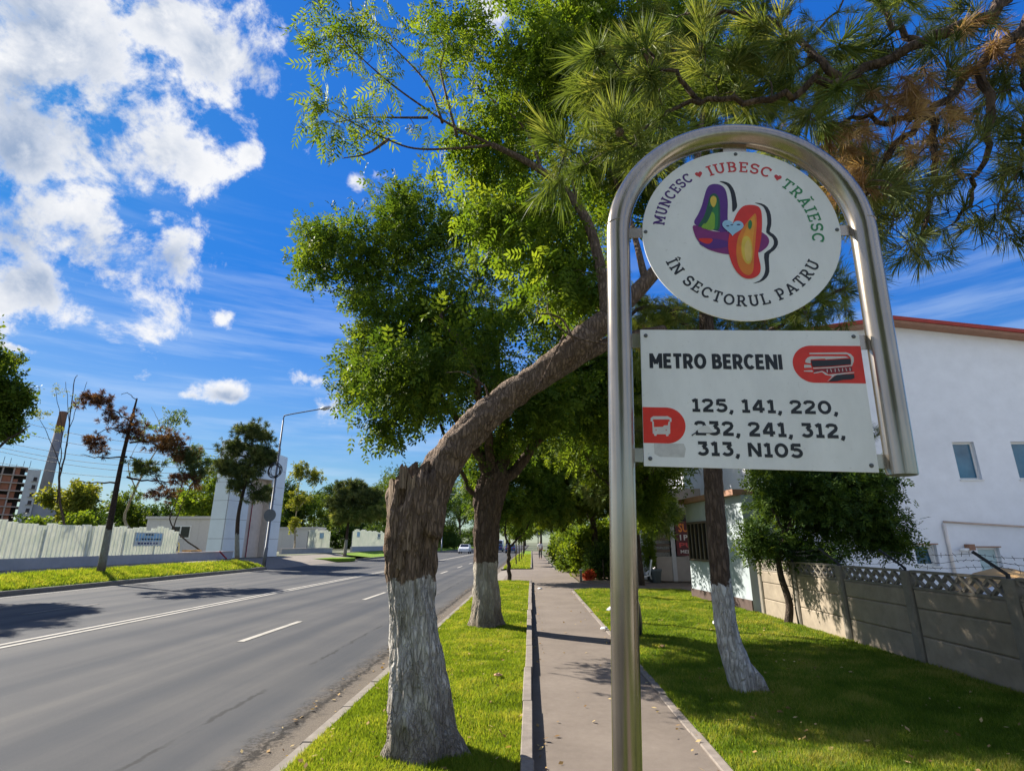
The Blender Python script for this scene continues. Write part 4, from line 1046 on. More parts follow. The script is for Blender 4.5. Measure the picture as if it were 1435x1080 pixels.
# heavy sans-serif letters and wide figures as strokes, each character a piece of its own
GS = {
 'M': (1.12, [[(.14, 0), (.14, 1)], [(.98, 0), (.98, 1)], [(.14, .96), (.56, .30)], [(.98, .96), (.56, .30)]]),
 'E': (.74, [[(.14, 0), (.14, 1)], [(.14, .10), (.70, .10)], [(.14, .5), (.64, .5)], [(.14, .90), (.70, .90)]]),
 'T': (.80, [[(.40, 0), (.40, 1)], [(.03, .90), (.77, .90)]]),
 'R': (.86, [[(.14, 0), (.14, 1)], [(.14, .90), (.44, .90)] , [(.14, .42), (.44, .42)], ('a', .44, .66, .25, .24, 90, -90), [(.44, .42), (.74, 0)]]),
 'O': (1.04, [('a', .52, .5, .39, .41, 0, 360)]),
 'B': (.84, [[(.14, 0), (.14, 1)], [(.14, .90), (.42, .90)], [(.14, .52), (.44, .52)], [(.14, .10), (.46, .10)], ('a', .42, .71, .21, .19, 90, -90), ('a', .45, .31, .25, .21, 90, -90)]),
 'C': (.90, [('a', .50, .5, .37, .41, 45, 315)]),
 'N': (1.0, [[(.14, 0), (.14, 1)], [(.86, 0), (.86, 1)], [(.16, .96), (.84, .04)]]),
 'I': (.30, [[(.15, 0), (.15, 1)]]),
 '1': (.66, [[(.38, .1), (.38, 1)], [(.06, .09), (.64, .09)], [(.38, .95), (.08, .80)]]),
 '2': (.88, [('p', [(.10, .72), (.16, .86), (.30, .91), (.50, .91), (.68, .86), (.74, .72), (.68, .56), (.50, .42), (.16, .16)]), [(.06, .09), (.84, .09)]]),
 '3': (.88, [[(.10, .91), (.76, .91)], [(.72, .86), (.44, .58)], ('a', .42, .335, .33, .245, 85, -150)]),
 '4': (.96, [[(.66, 0), (.66, 1)], [(.60, .97), (.12, .30)], [(.05, .27), (.92, .27)]]),
 '5': (.88, [[(.18, .91), (.78, .91)], [(.20, .96), (.16, .52)], ('a', .42, .34, .35, .255, 120, -150)]),
 '0': (1.0, [('a', .50, .5, .37, .41, 0, 360)]),
 ',': (.34, [[(.18, .17), (.17, .02), (.06, -.16)]]),
 ' ': (.30, []),
}
def flat_word(word, s0, s1, t0, t1, mat, parent, th=.205, slope=0., gap=.13):
    tot = sum(GS[c][0] for c in word) + gap * (len(word) - 1); x = 0.; H = t1 - t0; kx = (s1 - s0) / tot / H
    for c in word:
        w, strokes = GS[c]; b = MB()
        for lay, st in enumerate(strokes):
            pl_ = arc(*st[1:], n=20) if st[0] == 'a' else st[1] if st[0] == 'p' else st
            closed = st[0] == 'a' and abs(st[5] - st[6]) == 360; m = len(pl_); q0, q1 = [], []
            for i, (px, py) in enumerate(pl_):
                p0, p1 = pl_[max(0, i - 1)], pl_[min(m - 1, i + 1)]
                if closed and i in (0, m - 1): p0, p1 = pl_[m - 2], pl_[1]
                dx, dy = (p1[0] - p0[0]) * kx, p1[1] - p0[1]; l = math.hypot(dx, dy) or 1; nx, ny = -dy / l * th / 2 / kx, dx / l * th / 2
                q0.append((px + nx, py + ny)); q1.append((px - nx, py - ny))
            f3 = lambda p: sp(s0 + (x + p[0]) * (s1 - s0) / tot, t0 + H * p[1] + slope * (x + p[0]) / tot, .0031 + lay * .00004)
            q = [f3(p) for p in q0] + [f3(p) for p in q1]; fs = []
            for i in range(m - 1):
                f = [i, m + i, m + i + 1, i + 1]
                if (q[f[1]] - q[f[0]]).cross(q[f[2]] - q[f[1]]).dot(SN) < 0: f = f[::-1]
                fs.append(f)
            b.add(q, fs)
        if b.v: b.build('letter', mat, parent)
        x += w + gap
flat_word('METRO BERCENI', .0875, .4715, .5075, .5545, BK, rt_, .225)
flat_word('125, 141, 220,', .2035, .6125, .3760, .4145, BK, rt_, .235)
flat_word('232, 241, 312,', .2085, .6235, .3070, .3475, BK, rt_, .235)
flat_word('313, N105', .2120, .5020, .2480, .2875, BK, rt_, .235)
# ---- route plate symbols
def rounded_left(x0, x1, y0, y1, r):
    return [(x1, y0), (x1, y1)] + [(x0 + r - r * math.sin(a), (y1 - r if a < math.pi / 2 else y0 + r) + r * math.cos(a)) for a in [math.pi * k / 28 for k in range(29)]]
poly('metro_badge', rounded_left(.5015, .6985, .4685, .5835, .0575), M['ink_red'], rt_, .0030)
poly('bus_badge', [(.0625, .2800), (.0625, .3865)] + [(.130 + .0535 * math.sin(a), .33325 + .05325 * math.cos(a)) for a in [math.pi * k / 28 for k in range(29)]], M['ink_red'], rt_, .0030)
WHT = M['ink_palewhite']
for pts in ([(0.5521,0.5604), (0.6556,0.5632), (0.6677,0.5580), (0.6745,0.5483), (0.6737,0.5359), (0.6681,0.5235), (0.6633,0.5234), (0.6667,0.5376), (0.6657,0.5482), (0.6580,0.5570), (0.6227,0.5570), (0.5517,0.5563)],
            [(0.5368,0.5308), (0.5394,0.5397), (0.5457,0.5460), (0.5542,0.5497), (0.6524,0.5507), (0.6607,0.5464), (0.5951,0.5403), (0.5938,0.5430), (0.5531,0.5399), (0.5518,0.5274), (0.5407,0.5294)],
            [(0.5321,0.5165), (0.5337,0.5236), (0.5513,0.5230), (0.5537,0.5150), (0.5326,0.5139)],
            [(0.5301,0.5050), (0.5528,0.5067), (0.5565,0.5045), (0.5538,0.5013), (0.5306,0.5024)],
            [(0.5568,0.5142), (0.6084,0.5175), (0.6666,0.5238), (0.6670,0.5208), (0.6080,0.5139), (0.5581,0.5112)],
            [(0.5567,0.4992), (0.5814,0.5048), (0.5904,0.4997), (0.5976,0.4936), (0.6413,0.4995), (0.6702,0.5025), (0.6698,0.4998), (0.6408,0.4960), (0.6149,0.4912), (0.5937,0.4735), (0.5912,0.4721), (0.6083,0.4894), (0.5896,0.4927), (0.5810,0.5013), (0.5581,0.4966)]):
    poly('metro_icon_line', pts, WHT, rt_, .0034)
poly('worn_strip', [(0.5578,0.5084), (0.6660,0.5191), (0.6655,0.5059), (0.6414,0.5003), (0.5997,0.4972), (0.5848,0.5066), (0.5593,0.5001)], M['ink_dred'], rt_, .0037)
for i, x in enumerate((720, 790, 860, 925, 990, 1055, 1120)):
    y = 500 - (x - 720) * .075
    q = [(x - 16, y - 26), (x - 4, y - 28), (x + 10, y + 24), (x - 2, y + 27)] if i % 2 else [(x - 8, y - 26), (x + 6, y - 27), (x + 4, y + 27), (x - 10, y + 28)]
    b0 = (.5105, .5825)
    poly('worn_lettering', [(.4982 + (a - 110) / 1250 * .2, .5845 - (c - 60) / 640 * .1155) for a, c in q], WHT, rt_, .0040)
poly('black_strip', [(0.5528,0.5367), (0.6109,0.5387), (0.6643,0.5434), (0.6645,0.5261), (0.6087,0.5201), (0.5562,0.5165)], BK, rt_, .0043)
poly('black_strip', [(0.5951,0.4722), (0.6112,0.4868), (0.6214,0.4931), (0.6686,0.4963), (0.6686,0.4842), (0.6594,0.4797), (0.6355,0.4785), (0.6191,0.4739)], BK, rt_, .0043)
bus = [[(0.0843,0.3438), (0.0846,0.3537), (0.0924,0.3594), (0.1342,0.3603), (0.1446,0.3541), (0.1442,0.3439), (0.1396,0.3438), (0.1384,0.3508), (0.0921,0.3499), (0.0896,0.3427)],
       [(0.0889,0.3439), (0.0934,0.3440), (0.0936,0.3270), (0.1186,0.3284), (0.1226,0.3328), (0.1332,0.3330), (0.1359,0.3449), (0.1404,0.3450), (0.1389,0.3085), (0.1344,0.3068), (0.1334,0.3014), (0.1274,0.3012), (0.1261,0.3066), (0.1005,0.3060), (0.0996,0.3013), (0.0935,0.3012), (0.0930,0.3066), (0.0892,0.3081)]]
for q in bus: poly('bus_icon', q, WHT, rt_, .0034)
for x in (211, 287): poly('bus_icon_lamp', disc_pts((0.0990,0.3185) if x == 211 else (0.1277,0.3192), .0017, 14), M['ink_red'], rt_, .0037)
poly('peeled_sticker', [(0.2169,0.3204), (0.2261,0.3311), (0.2364,0.3353), (0.2475,0.3335), (0.2544,0.3240), (0.2631,0.3152), (0.2443,0.3117), (0.2184,0.3134)], M['litter'], rt_, .0037)
poly('scratch', [(0.1987,0.3060), (0.2091,0.3132), (0.2815,0.3133), (0.2814,0.3118), (0.2108,0.3109), (0.2000,0.3029)], M['ink_black'], rt_, .0039)
poly('peeled_sticker', [(0.0917,0.2794), (0.1758,0.2807), (0.1810,0.2655), (0.1758,0.2410), (0.1072,0.2407), (0.0925,0.2487)], flat('sticker_residue', (.60, .585, .57), .6, var=.12, scale=60), rt_, .0028)
# ---- slab-serif letters set round the disc, drawn as strokes
T_, S_ = .165, .125
def hs(x, y, l=.34): return ('s', [(x - l / 2, y), (x + l / 2, y)])
def vs_(x, y, l=.22): return ('s', [(x, y - l / 2), (x, y + l / 2)])
lo, hi = .0625, .9375
GL = {
 'I': (.42, [('t', [(.21, .05), (.21, .95)]), hs(.21, lo, .40), hs(.21, hi, .40)]),
 'M': (1.10, [('t', [(.20, .05), (.20, .95)]), ('t', [(.90, .05), (.90, .95)]), ('t', [(.20, .93), (.55, .25)]), ('t', [(.90, .93), (.55, .25)]), hs(.20, lo), hs(.90, lo), hs(.12, hi, .2), hs(.98, hi, .2)]),
 'U': (.88, [('t', [(.18, .95), (.18, .36)] + arc(.44, .36, .26, .28, 180, 360) + [(.70, .95)]), hs(.18, hi), hs(.70, hi)]),
 'N': (.98, [('t', [(.20, .05), (.20, .95)]), ('t', [(.78, .05), (.78, .95)]), ('t', [(.20, .95), (.78, .05)]), hs(.20, lo), hs(.12, hi, .2), hs(.78, hi)]),
 'C': (.82, [('t', arc(.44, .5, .34, .42, 48, 318, 18)), vs_(.70, .80, .24)]),
 'E': (.76, [('t', [(.20, .05), (.20, .95)]), ('s', [(.04, lo), (.70, lo)]), ('s', [(.04, hi), (.68, hi)]), ('s', [(.2, .5), (.52, .5)]), vs_(.66, .16), vs_(.64, .84), vs_(.52, .5, .2)]),
 'S': (.72, [('t', arc(.36, .71, .25, .215, 25, 250, 12) + arc(.36, .285, .27, .225, 80, -155, 12)), vs_(.60, .82), vs_(.10, .19)]),
 'B': (.80, [('t', [(.20, .05), (.20, .95)]), ('s', [(.04, lo), (.42, lo)]), ('s', [(.04, hi), (.40, hi)]), ('s', [(.2, .52), (.42, .52)]), ('t', arc(.42, .72, .20, .20, 90, -90)), ('t', arc(.44, .29, .24, .225, 90, -90))]),
 'T': (.80, [('t', [(.40, .05), (.40, .95)]), ('s', [(.05, hi), (.75, hi)]), vs_(.09, .84, .24), vs_(.71, .84, .24), hs(.40, lo, .38)]),
 'R': (.86, [('t', [(.20, .05), (.20, .95)]), hs(.20, lo, .36), ('s', [(.04, hi), (.42, hi)]), ('s', [(.2, .46), (.42, .46)]), ('t', arc(.42, .70, .22, .235, 90, -90)), ('t', [(.44, .45), (.70, .06)]), hs(.74, lo, .2)]),
 'O': (.92, [('t', arc(.46, .5, .36, .42, 0, 360, 26))]),
 'L': (.74, [('t', [(.20, .05), (.20, .95)]), ('s', [(.04, lo), (.68, lo)]), hs(.20, hi, .36), vs_(.65, .17, .24)]),
 'P': (.80, [('t', [(.20, .05), (.20, .95)]), hs(.20, lo, .38), ('s', [(.04, hi), (.42, hi)]), ('s', [(.2, .42), (.42, .42)]), ('t', arc(.42, .68, .24, .255, 90, -90))]),
 'A': (.92, [('t', [(.46, .95), (.16, .05)]), ('t', [(.46, .95), (.76, .05)]), ('s', [(.26, .32), (.66, .32)]), hs(.16, lo, .32), hs(.76, lo, .32)]),
 ' ': (.36, []),
}
GL['Ă'] = (GL['A'][0], GL['A'][1] + [('s', arc(.46, 1.28, .17, .15, 200, 340, 8))])
GL['Î'] = (GL['I'][0], GL['I'][1] + [('s', [(.02, 1.08), (.21, 1.26), (.40, 1.08)])])
def ring_word(word, a0, a1, rb, rc, mat, gap=.13):
    """baseline radius rb, cap radius rc; angles in degrees from a0 to a1"""
    ws = [GL[c][0] for c in word]; tot = sum(ws) + gap * (len(word) - 1); x = 0.; H = rc - rb
    for c, w in zip(word, ws):
        b = MB(); lay = 0
        def mp(px, py):
            a = R(a0 + (a1 - a0) * (x + px) / tot); r = rb + H * py
            return (CC[0] + r * math.cos(a), CC[1] + r * math.sin(a))
        kx = abs(R(a1 - a0)) * (rb + rc) / 2 / tot / abs(H)      # width unit / height unit
        for kind, pl_ in GL[c][1]:
            th = (T_ if kind == 't' else S_)
            m = len(pl_); L_, Rr = [], []
            for i, (px, py) in enumerate(pl_):
                p0, p1 = pl_[max(0, i - 1)], pl_[min(m - 1, i + 1)]
                if kind == 't' and c == 'O' and i in (0, m - 1): p0, p1 = pl_[m - 2], pl_[1]
                dx, dy = (p1[0] - p0[0]) * kx, p1[1] - p0[1]; l = math.hypot(dx, dy) or 1
                nx, ny = -dy / l * th / 2 / kx, dx / l * th / 2
                L_.append((px + nx, py + ny)); Rr.append((px - nx, py - ny))
            d = .0031 + lay * .00004; lay += 1
            n0 = len(b.v)
            q = [sp(*mp(*p), d) for p in L_] + [sp(*mp(*p), d) for p in Rr]
            fs = []
            for i in range(m - 1):
                f = [i, m + i, m + i + 1, i + 1]
                A_, B_, C_ = q[f[0]], q[f[1]], q[f[2]]
                if (B_ - A_).cross(C_ - B_).dot(SN) < 0: f = f[::-1]
                fs.append(f)
            b.add(q, fs)
        if b.v: b.build('letter', mat, rp_)
        x += w + gap
ring_word('MUNCESC', 173.5, 124.3, .2365, .2735, M['ink_purple'])
ring_word('IUBESC', 110.8, 62.0, .2245, .2640, M['ink_letter_red'])
ring_word('TRĂIESC', 50.6, -9.6, .2185, .2560, M['ink_green'])
ring_word('ÎN SECTORUL PATRU', -156.2, -26.0, .2590, .2215, M['ink_black'])
def heart(c, w, h, rot, mat, d, name='heart'):
    pts = []
    for k in range(40):
        a = 2 * math.pi * k / 40; x = 16 * math.sin(a) ** 3 / 17; y = (13 * math.cos(a) - 5 * math.cos(2 * a) - 2 * math.cos(3 * a) - math.cos(4 * a)) / 15
        x, y = x * w / 2, y * h / 2; pts.append((c[0] + x * math.cos(rot) - y * math.sin(rot), c[1] + x * math.sin(rot) + y * math.cos(rot)))
    return poly(name, pts, mat, rp_, d)
for a, r in ((118., .247), (56.0, .241)): heart((CC[0] + r * math.cos(R(a)), CC[1] + r * math.sin(R(a))), .025, .024, R(a - 90) * .5, M['ink_letter_red'], .0032)
# ---- the emblem: two rounded figures leaning together, with dark crescents behind
E_ = lambda nm, pts, mt, d, sm=4: poly(nm, pts, M[mt], rp_, d, sm=sm)
E_('emblem_shade', [(0.3325,1.1570), (0.3506,1.1556), (0.3659,1.1456), (0.3780,1.1189), (0.3820,1.0808), (0.3811,1.0574), (0.3665,1.0412), (0.3674,1.0811), (0.3641,1.1192), (0.3538,1.1434)], 'ink_black', .0030, 3)
E_('emblem_shade', [(0.4379,1.0742), (0.4592,1.0710), (0.4768,1.0566), (0.4847,1.0277), (0.4822,0.9910), (0.4755,0.9684), (0.4861,0.9583), (0.4964,0.9411), (0.4961,0.9209), (0.4828,0.9010), (0.4671,0.8870), (0.4633,0.8528), (0.4617,0.8258), (0.4508,0.8051), (0.4316,0.7915), (0.4087,0.7868), (0.4302,0.7966), (0.4437,0.8138), (0.4505,0.8354), (0.4508,0.8616), (0.4521,0.8898), (0.4718,0.9056), (0.4841,0.9233), (0.4823,0.9457), (0.4644,0.9649), (0.4706,0.9958), (0.4715,1.0326), (0.4640,1.0582), (0.4511,1.0678)], 'ink_black', .0030, 2)
E_('emblem_violet', [(0.3015,1.1436), (0.3179,1.1476), (0.3376,1.1414), (0.3503,1.1219), (0.3539,1.0814), (0.3496,1.0252), (0.3441,0.9673), (0.3031,0.9751), (0.2604,0.9858), (0.2432,1.0045), (0.2571,1.0337), (0.2709,1.0664), (0.2833,1.1089), (0.2920,1.1327)], 'ink_violet', .0033)
E_('emblem_bowl', [(0.2411,0.9944), (0.2874,0.9753), (0.3261,0.9675), (0.3727,0.9642), (0.3671,0.8887), (0.3421,0.8880), (0.3135,0.8936), (0.2794,0.9074), (0.2554,0.9301), (0.2418,0.9622)], 'ink_magenta', .0034, 3)
E_('emblem_bowl', [(0.4423,0.9633), (0.4611,0.9572), (0.4704,0.9413), (0.4681,0.9234), (0.4547,0.9057), (0.4329,0.8971)], 'ink_magenta', .0033)
E_('emblem_patch', [(0.2553,0.9292), (0.2973,0.9442), (0.3395,0.9347), (0.3501,0.9202), (0.3223,0.9105), (0.2834,0.9091)], 'ink_violet', .0037)
E_('emblem_patch', [(0.2550,0.9447), (0.2895,0.9452), (0.2973,0.9378), (0.2844,0.9253), (0.2633,0.9319)], 'ink_red', .0040)
E_('emblem_green', [(0.3095,1.1108), (0.3212,1.1058), (0.3281,1.0819), (0.3260,1.0256), (0.3197,0.9777), (0.2955,0.9789), (0.2644,0.9871), (0.2551,0.9905), (0.2754,1.0264), (0.2890,1.0684), (0.2981,1.1005)], 'ink_dgreen', .0036)
E_('emblem_green', [(0.3129,1.1002), (0.3222,1.0772), (0.3205,1.0257), (0.3137,0.9819), (0.2996,0.9821), (0.2910,1.0355), (0.2930,1.0683), (0.3016,1.0919)], 'ink_mgreen', .0039)
E_('emblem_leaf', [(0.2662,0.9839), (0.3012,0.9761), (0.3080,1.0027), (0.3087,1.0329), (0.3001,1.0419), (0.2926,1.0354), (0.2856,1.0123), (0.2738,0.9995)], 'ink_lgreen', .0042)
E_('emblem_leaf', [(0.2927,1.0636), (0.3042,1.0563), (0.2981,1.0354), (0.2854,1.0076), (0.2750,0.9985), (0.2870,1.0355)], 'ink_dgreen', .0045)
E_('emblem_drop', [(0.3093,1.1012), (0.3177,1.0939), (0.3174,1.0773), (0.3104,1.0609), (0.3037,1.0611), (0.2983,1.0777), (0.3000,1.0928)], 'ink_yellow', .0048)
E_('emblem_red', [(0.4116,1.0648), (0.4351,1.0644), (0.4519,1.0538), (0.4560,1.0236), (0.4497,0.9596), (0.4402,0.9148), (0.4333,0.8882), (0.4369,0.8442), (0.4301,0.8182), (0.4101,0.8044), (0.3875,0.8045), (0.3661,0.8228), (0.3503,0.8579), (0.3435,0.9023), (0.3463,0.9427), (0.3596,0.9881), (0.3776,1.0317), (0.3952,1.0562)], 'ink_red', .0041)
E_('emblem_orange', [(0.4372,1.0322), (0.4373,0.9962), (0.4297,0.9418), (0.4200,0.8794), (0.4131,0.8313), (0.3996,0.8148), (0.3814,0.8236), (0.3691,0.8534), (0.3670,0.8976), (0.3749,0.9424), (0.3897,0.9740), (0.4074,1.0012), (0.4238,1.0217)], 'ink_orange', .0044)
E_('emblem_orange', [(0.4318,1.0239), (0.4304,0.9872), (0.4213,0.9419), (0.4124,0.8795), (0.4072,0.8531), (0.3951,0.8532), (0.3818,0.8797), (0.3833,0.9243), (0.3957,0.9603), (0.4121,0.9966)], 'ink_lorange', .0047)
E_('emblem_oval', [(0.4028,0.9520), (0.4140,0.9375), (0.4165,0.9016), (0.4113,0.8663), (0.3996,0.8532), (0.3885,0.8664), (0.3835,0.9019), (0.3895,0.9400)], 'ink_yellow', .0050)
E_('emblem_oval', [(0.4047,0.9376), (0.4114,0.9240), (0.4123,0.8972), (0.4079,0.8707), (0.3980,0.8620), (0.3925,0.8797), (0.3937,0.9152)], 'ink_paleyellow', .0053)
E_('emblem_seed', [(0.4182,1.0094), (0.4229,1.0010), (0.4209,0.9850), (0.4147,0.9755), (0.4099,0.9838), (0.4121,1.0012)], 'ink_mgreen', .0053)
heart((0.3624,0.9844), .070, .060, -.10, M['ink_heart'], .0056)
for a, c in (((0.3471,0.9883), .0050), ((0.3598,0.9918), .0045), ((0.3806,0.9924), .0060)): poly('heart_mark', disc_pts(a, c, 14, c * .45), M['ink_navy'], rp_, .0059)

# ================================================================== SMALL THINGS
def text_at(body, bold, O, u, v, mat, parent, name='lettering'):
    """letters on a flat face: O lower left corner, u along, v up"""
    cu = bpy.data.curves.new('t', 'FONT'); cu.body = body; cu.size = 1; cu.offset = bold; cu.resolution_u = 2
    o = bpy.data.objects.new('t', cu); COL.objects.link(o)
    me = bpy.data.meshes.new_from_object(o.evaluated_get(bpy.context.evaluated_depsgraph_get()))
    bpy.data.objects.remove(o); bpy.data.curves.remove(cu); me.name = name
    xs = [q.co.x for q in me.vertices]; ys = [q.co.y for q in me.vertices]; off = root_of(parent).location
    O, u, v = Vector(O), Vector(u), Vector(v)
    for q in me.vertices: q.co = O + u * ((q.co.x - min(xs)) / (max(xs) - min(xs))) + v * ((q.co.y - min(ys)) / (max(ys) - min(ys))) - off
    me.materials.clear(); me.materials.append(mat); me.update(); return link(name, me, parent)
for txt, x0, x1, z0, z1, mt in (('SUC', 6.38, 7.08, 2.04, 2.40, 'ink_orange'), ('1', 6.42, 6.47, 1.70, 1.93, 'ink_palewhite'), ('PUI', 6.58, 7.08, 1.70, 1.93, 'ink_palewhite'), ('PUI', 6.36, 7.10, 1.40, 1.60, 'ink_letter_red'), ('MENIU', 6.40, 7.10, 1.16, 1.30, 'ink_palewhite')):
    text_at(txt, .02, (x0, 24.326, z0), (x1 - x0, 0, 0), (0, 0, z1 - z0), M[mt], bn)
# ---- person far along the footpath
def skin(name, chain, edges, mat, parent, sub=2):
    me = bpy.data.meshes.new(name); off = root_of(parent).location
    me.from_pydata([Vector(c[0]) for c in chain], edges, []); o = link(name, me, parent)
    md = o.modifiers.new('skin', 'SKIN')
    for i, c in enumerate(chain): me.skin_vertices[0].data[i].radius = (c[1], c[2] if len(c) > 2 else c[1])
    me.skin_vertices[0].data[0].use_root = True
    sb = o.modifiers.new('sub', 'SUBSURF'); sb.levels = sb.render_levels = sub
    me.materials.append(mat)
    for p in me.polygons: p.use_smooth = True
    return o
pe = thing('person', 'person in a white shirt and dark trousers walking away along the footpath', 'person', (.86, 56.5, 0))
skin('body', [((0, 0, .98), .10, .08), ((0, .01, 1.2), .11, .08), ((0, 0, 1.42), .12, .08), ((0, .01, 1.54), .045), ((0, .02, 1.62), .07), ((0, .02, 1.72), .06),
              ((.19, 0, 1.40), .045), ((.24, -.03, 1.13), .035), ((.23, .06, .88), .028), ((.23, .08, .80), .03), ((-.19, 0, 1.40), .045), ((-.24, .03, 1.13), .035), ((-.24, .12, .90), .028), ((-.24, .14, .82), .03),
              ((.09, .03, .90), .075), ((.10, .10, .48), .055), ((.10, -.04, .08), .04), ((.10, .08, .035), .03), ((-.09, -.02, .90), .075), ((-.10, -.02, .48), .055), ((-.10, -.22, .12), .04), ((-.10, -.12, .04), .03)],
     [(0, 1), (1, 2), (2, 3), (3, 4), (4, 5), (2, 6), (6, 7), (7, 8), (8, 9), (2, 10), (10, 11), (11, 12), (12, 13), (0, 14), (14, 15), (15, 16), (16, 17), (0, 18), (18, 19), (19, 20), (20, 21)], M['skin'], pe)
skin('shirt', [((0, 0, .96), .15, .11), ((0, .01, 1.2), .145, .105), ((0, 0, 1.43), .145, .10), ((.20, 0, 1.41), .07), ((.245, -.02, 1.18), .06), ((-.20, 0, 1.41), .07), ((-.245, .02, 1.18), .06)], [(0, 1), (1, 2), (2, 3), (3, 4), (2, 5), (5, 6)], M['shirt'], pe)
skin('trousers', [((0, 0, .96), .135, .105), ((.09, .03, .86), .095), ((.10, .10, .48), .075), ((.10, -.02, .12), .062), ((-.09, -.02, .86), .095), ((-.10, -.02, .48), .075), ((-.10, -.2, .15), .062)], [(0, 1), (1, 2), (2, 3), (0, 4), (4, 5), (5, 6)], M['trousers'], pe)
skin('hair', [((0, .0, 1.66), .075), ((0, .01, 1.74), .068)], [(0, 1)], M['hair'], pe, 1)
# ---- traffic far down the road
def make_car(label, mat, van=False):
    t = thing('van' if van else 'parked_car' if False else 'car', label, 'van' if van else 'car', (0, 0, 0))
    w = .86 if not van else .95
    side = [(-2.1, .35), (-2.12, .75), (-2.0, .98), (-1.75, 1.02), (-1.35, 1.42), (.35, 1.46), (1.05, 1.02), (1.95, .86), (2.12, .6), (2.1, .33)] if not van else \
           [(-2.5, .4), (-2.55, .9), (-2.5, 2.2), (-2.3, 2.35), (1.2, 2.35), (1.55, 2.2), (2.0, 1.35), (2.5, 1.1), (2.6, .7), (2.55, .38)]
    b = MB(); n = len(side); st = ((-1, .93), (-.94, 1.0), (.94, 1.0), (1, .93)); vs = []
    for f, k in st:
        for y, z in side: vs.append((w * f * (1 - .16 * max(0, (z - .95) / (1.4 if van else .5)) * (.35 if van else 1)), y * (k if abs(f) == 1 else 1), .5 + (z - .5) * (k if abs(f) == 1 else 1)))
    fs = [(j * n + i, j * n + (i + 1) % n, (j + 1) * n + (i + 1) % n, (j + 1) * n + i) for j in range(3) for i in range(n)] + [list(range(n)), list(range(4 * n - 1, 3 * n - 1, -1))]
    b.add(vs, fs); b.build('body', mat, t)
    zt = 1.0 if not van else 1.4
    def glass(y0, z0, y1, z1, ww, nm):
        q = MB(); d = Vector((0, z1 - z0, -(y1 - y0))).normalized() * .012
        if y0 < 0: d = d if d.y < 0 else -d
        else: d = d if d.y > 0 else -d
        q.prism([Vector((-ww, y0, z0)) + d, Vector((ww, y0, z0)) + d, Vector((ww * .88, y1, z1)) + d, Vector((-ww * .88, y1, z1)) + d], -d * .8); q.build(nm, M['glass_dark'], t)
    if van: glass(1.98, 1.40, 1.58, 2.12, .78, 'windscreen'); glass(-2.545, 1.3, -2.515, 2.05, .7, 'rear_window')
    else: glass(1.02, 1.05, .42, 1.42, .70, 'windscreen'); glass(-1.72, 1.05, -1.38, 1.38, .70, 'rear_window')
    for sx in (-1, 1):
        for y in ((-1.35, 1.35) if not van else (-1.6, 1.7)):
            wh = MB(); wh.tube([(sx * (w - .17), y, .32), (sx * (w - .14), y, .32), (sx * (w + .0), y, .32), (sx * (w + .02), y, .32)], [.28, .32, .32, .28], 16)
            o = wh.build('wheel', M['tyre'], t); rm = MB(); rm.tube([(sx * (w + .021), y, .32), (sx * (w + .03), y, .32)], [.2, .17], 12); rm.build('rim', M['galv_light'], o)
        h = MB(); h.obox((sx * w * .62 - .14, 2.0 if not van else 2.5, .66), (.28, 0, 0), (0, .12, 0), (0, 0, .14)); h.build('headlight', M['lamp_white'], t)
        h = MB(); h.obox((sx * w * .66 - .14, -2.14 if not van else -2.57, .72), (.28, 0, 0), (0, .1, 0), (0, 0, .16)); h.build('tail_light', M['lamp_red'], t)
        if not van:
            s_ = MB(); s_.prism([(sx * w * 1.002, -1.25, 1.04), (sx * w * 1.002, .85, 1.04), (sx * w * .90, .3, 1.40), (sx * w * .90, -1.1, 1.38)], (sx * .012, 0, .004)); s_.build('side_window', M['glass_dark'], t)
    return t
c0 = make_car('small blue car driving away in the right lane, ahead of the white van', M['car_blue']); c0.location = (-3.6, 96, RZ); c0.rotation_euler = (0, 0, 0)
v0 = make_car('white van coming along the far lanes in the distance', M['car_white'], True); v0.location = (-7.4, 128, RZ); v0.rotation_euler = (0, 0, R(180))
c1 = make_car('white car coming along the far lanes, behind the second trunk', M['car_white']); c1.location = (-11.0, 92, RZ); c1.rotation_euler = (0, 0, R(180))
c2 = dup(c0, (-6.6, 112, RZ), 0, 'small blue car driving away farther off in the inner lane')
# ---- red leaved shrub, bollard and stake on the planting bed corner
def simple_leaves(name, mat, c, r, n, tpl, sc, parent, seed, flat_=1.):
    g = np.random.default_rng(seed); d = norm(g.normal(0, 1, (n, 3))); p = np.array(c) + d * np.array(r) * (g.random((n, 1)) ** .5)
    ax = d + g.normal(0, .5, (n, 3)); up = g.normal(0, .6, (n, 3)) + [0, 0, 1]; k = g.integers(0, len(tpl)); tv, tf = tpl[k]
    V, F = scatter(tv, tf, p, ax, up, sc * (.7 + .6 * g.random(n))); return tri_mesh(name, V, F, mat, parent, np.repeat(g.random(n), len(tv)))
rs = thing('shrub', 'small red leaved shrub at the corner of the planting bed', 'shrub', (2.45, 24.3, 0))
simple_leaves('foliage', M['red_leaf'], (2.42, 24.3, .24), (.28, .28, .22), 200, SPRAY, .13, rs, 3)
part('stem', M['twig'], rs, lambda b: [b.tube([(2.45, 24.3, 0), (2.45 + dx, 24.3 + dy, .42)], [.012, .005], 5) for dx, dy in ((.15, .1), (-.16, .05), (.02, -.15), (-.05, .18))])
bo = thing('bollard', 'short grey post at the corner of the planting bed', 'post', (2.07, 24.1, 0))
part('shaft', M['fence_post'], bo, lambda b: b.prism([(2.02, 24.05, 0), (2.12, 24.05, 0), (2.12, 24.15, 0), (2.02, 24.15, 0)], (0, 0, .46)))
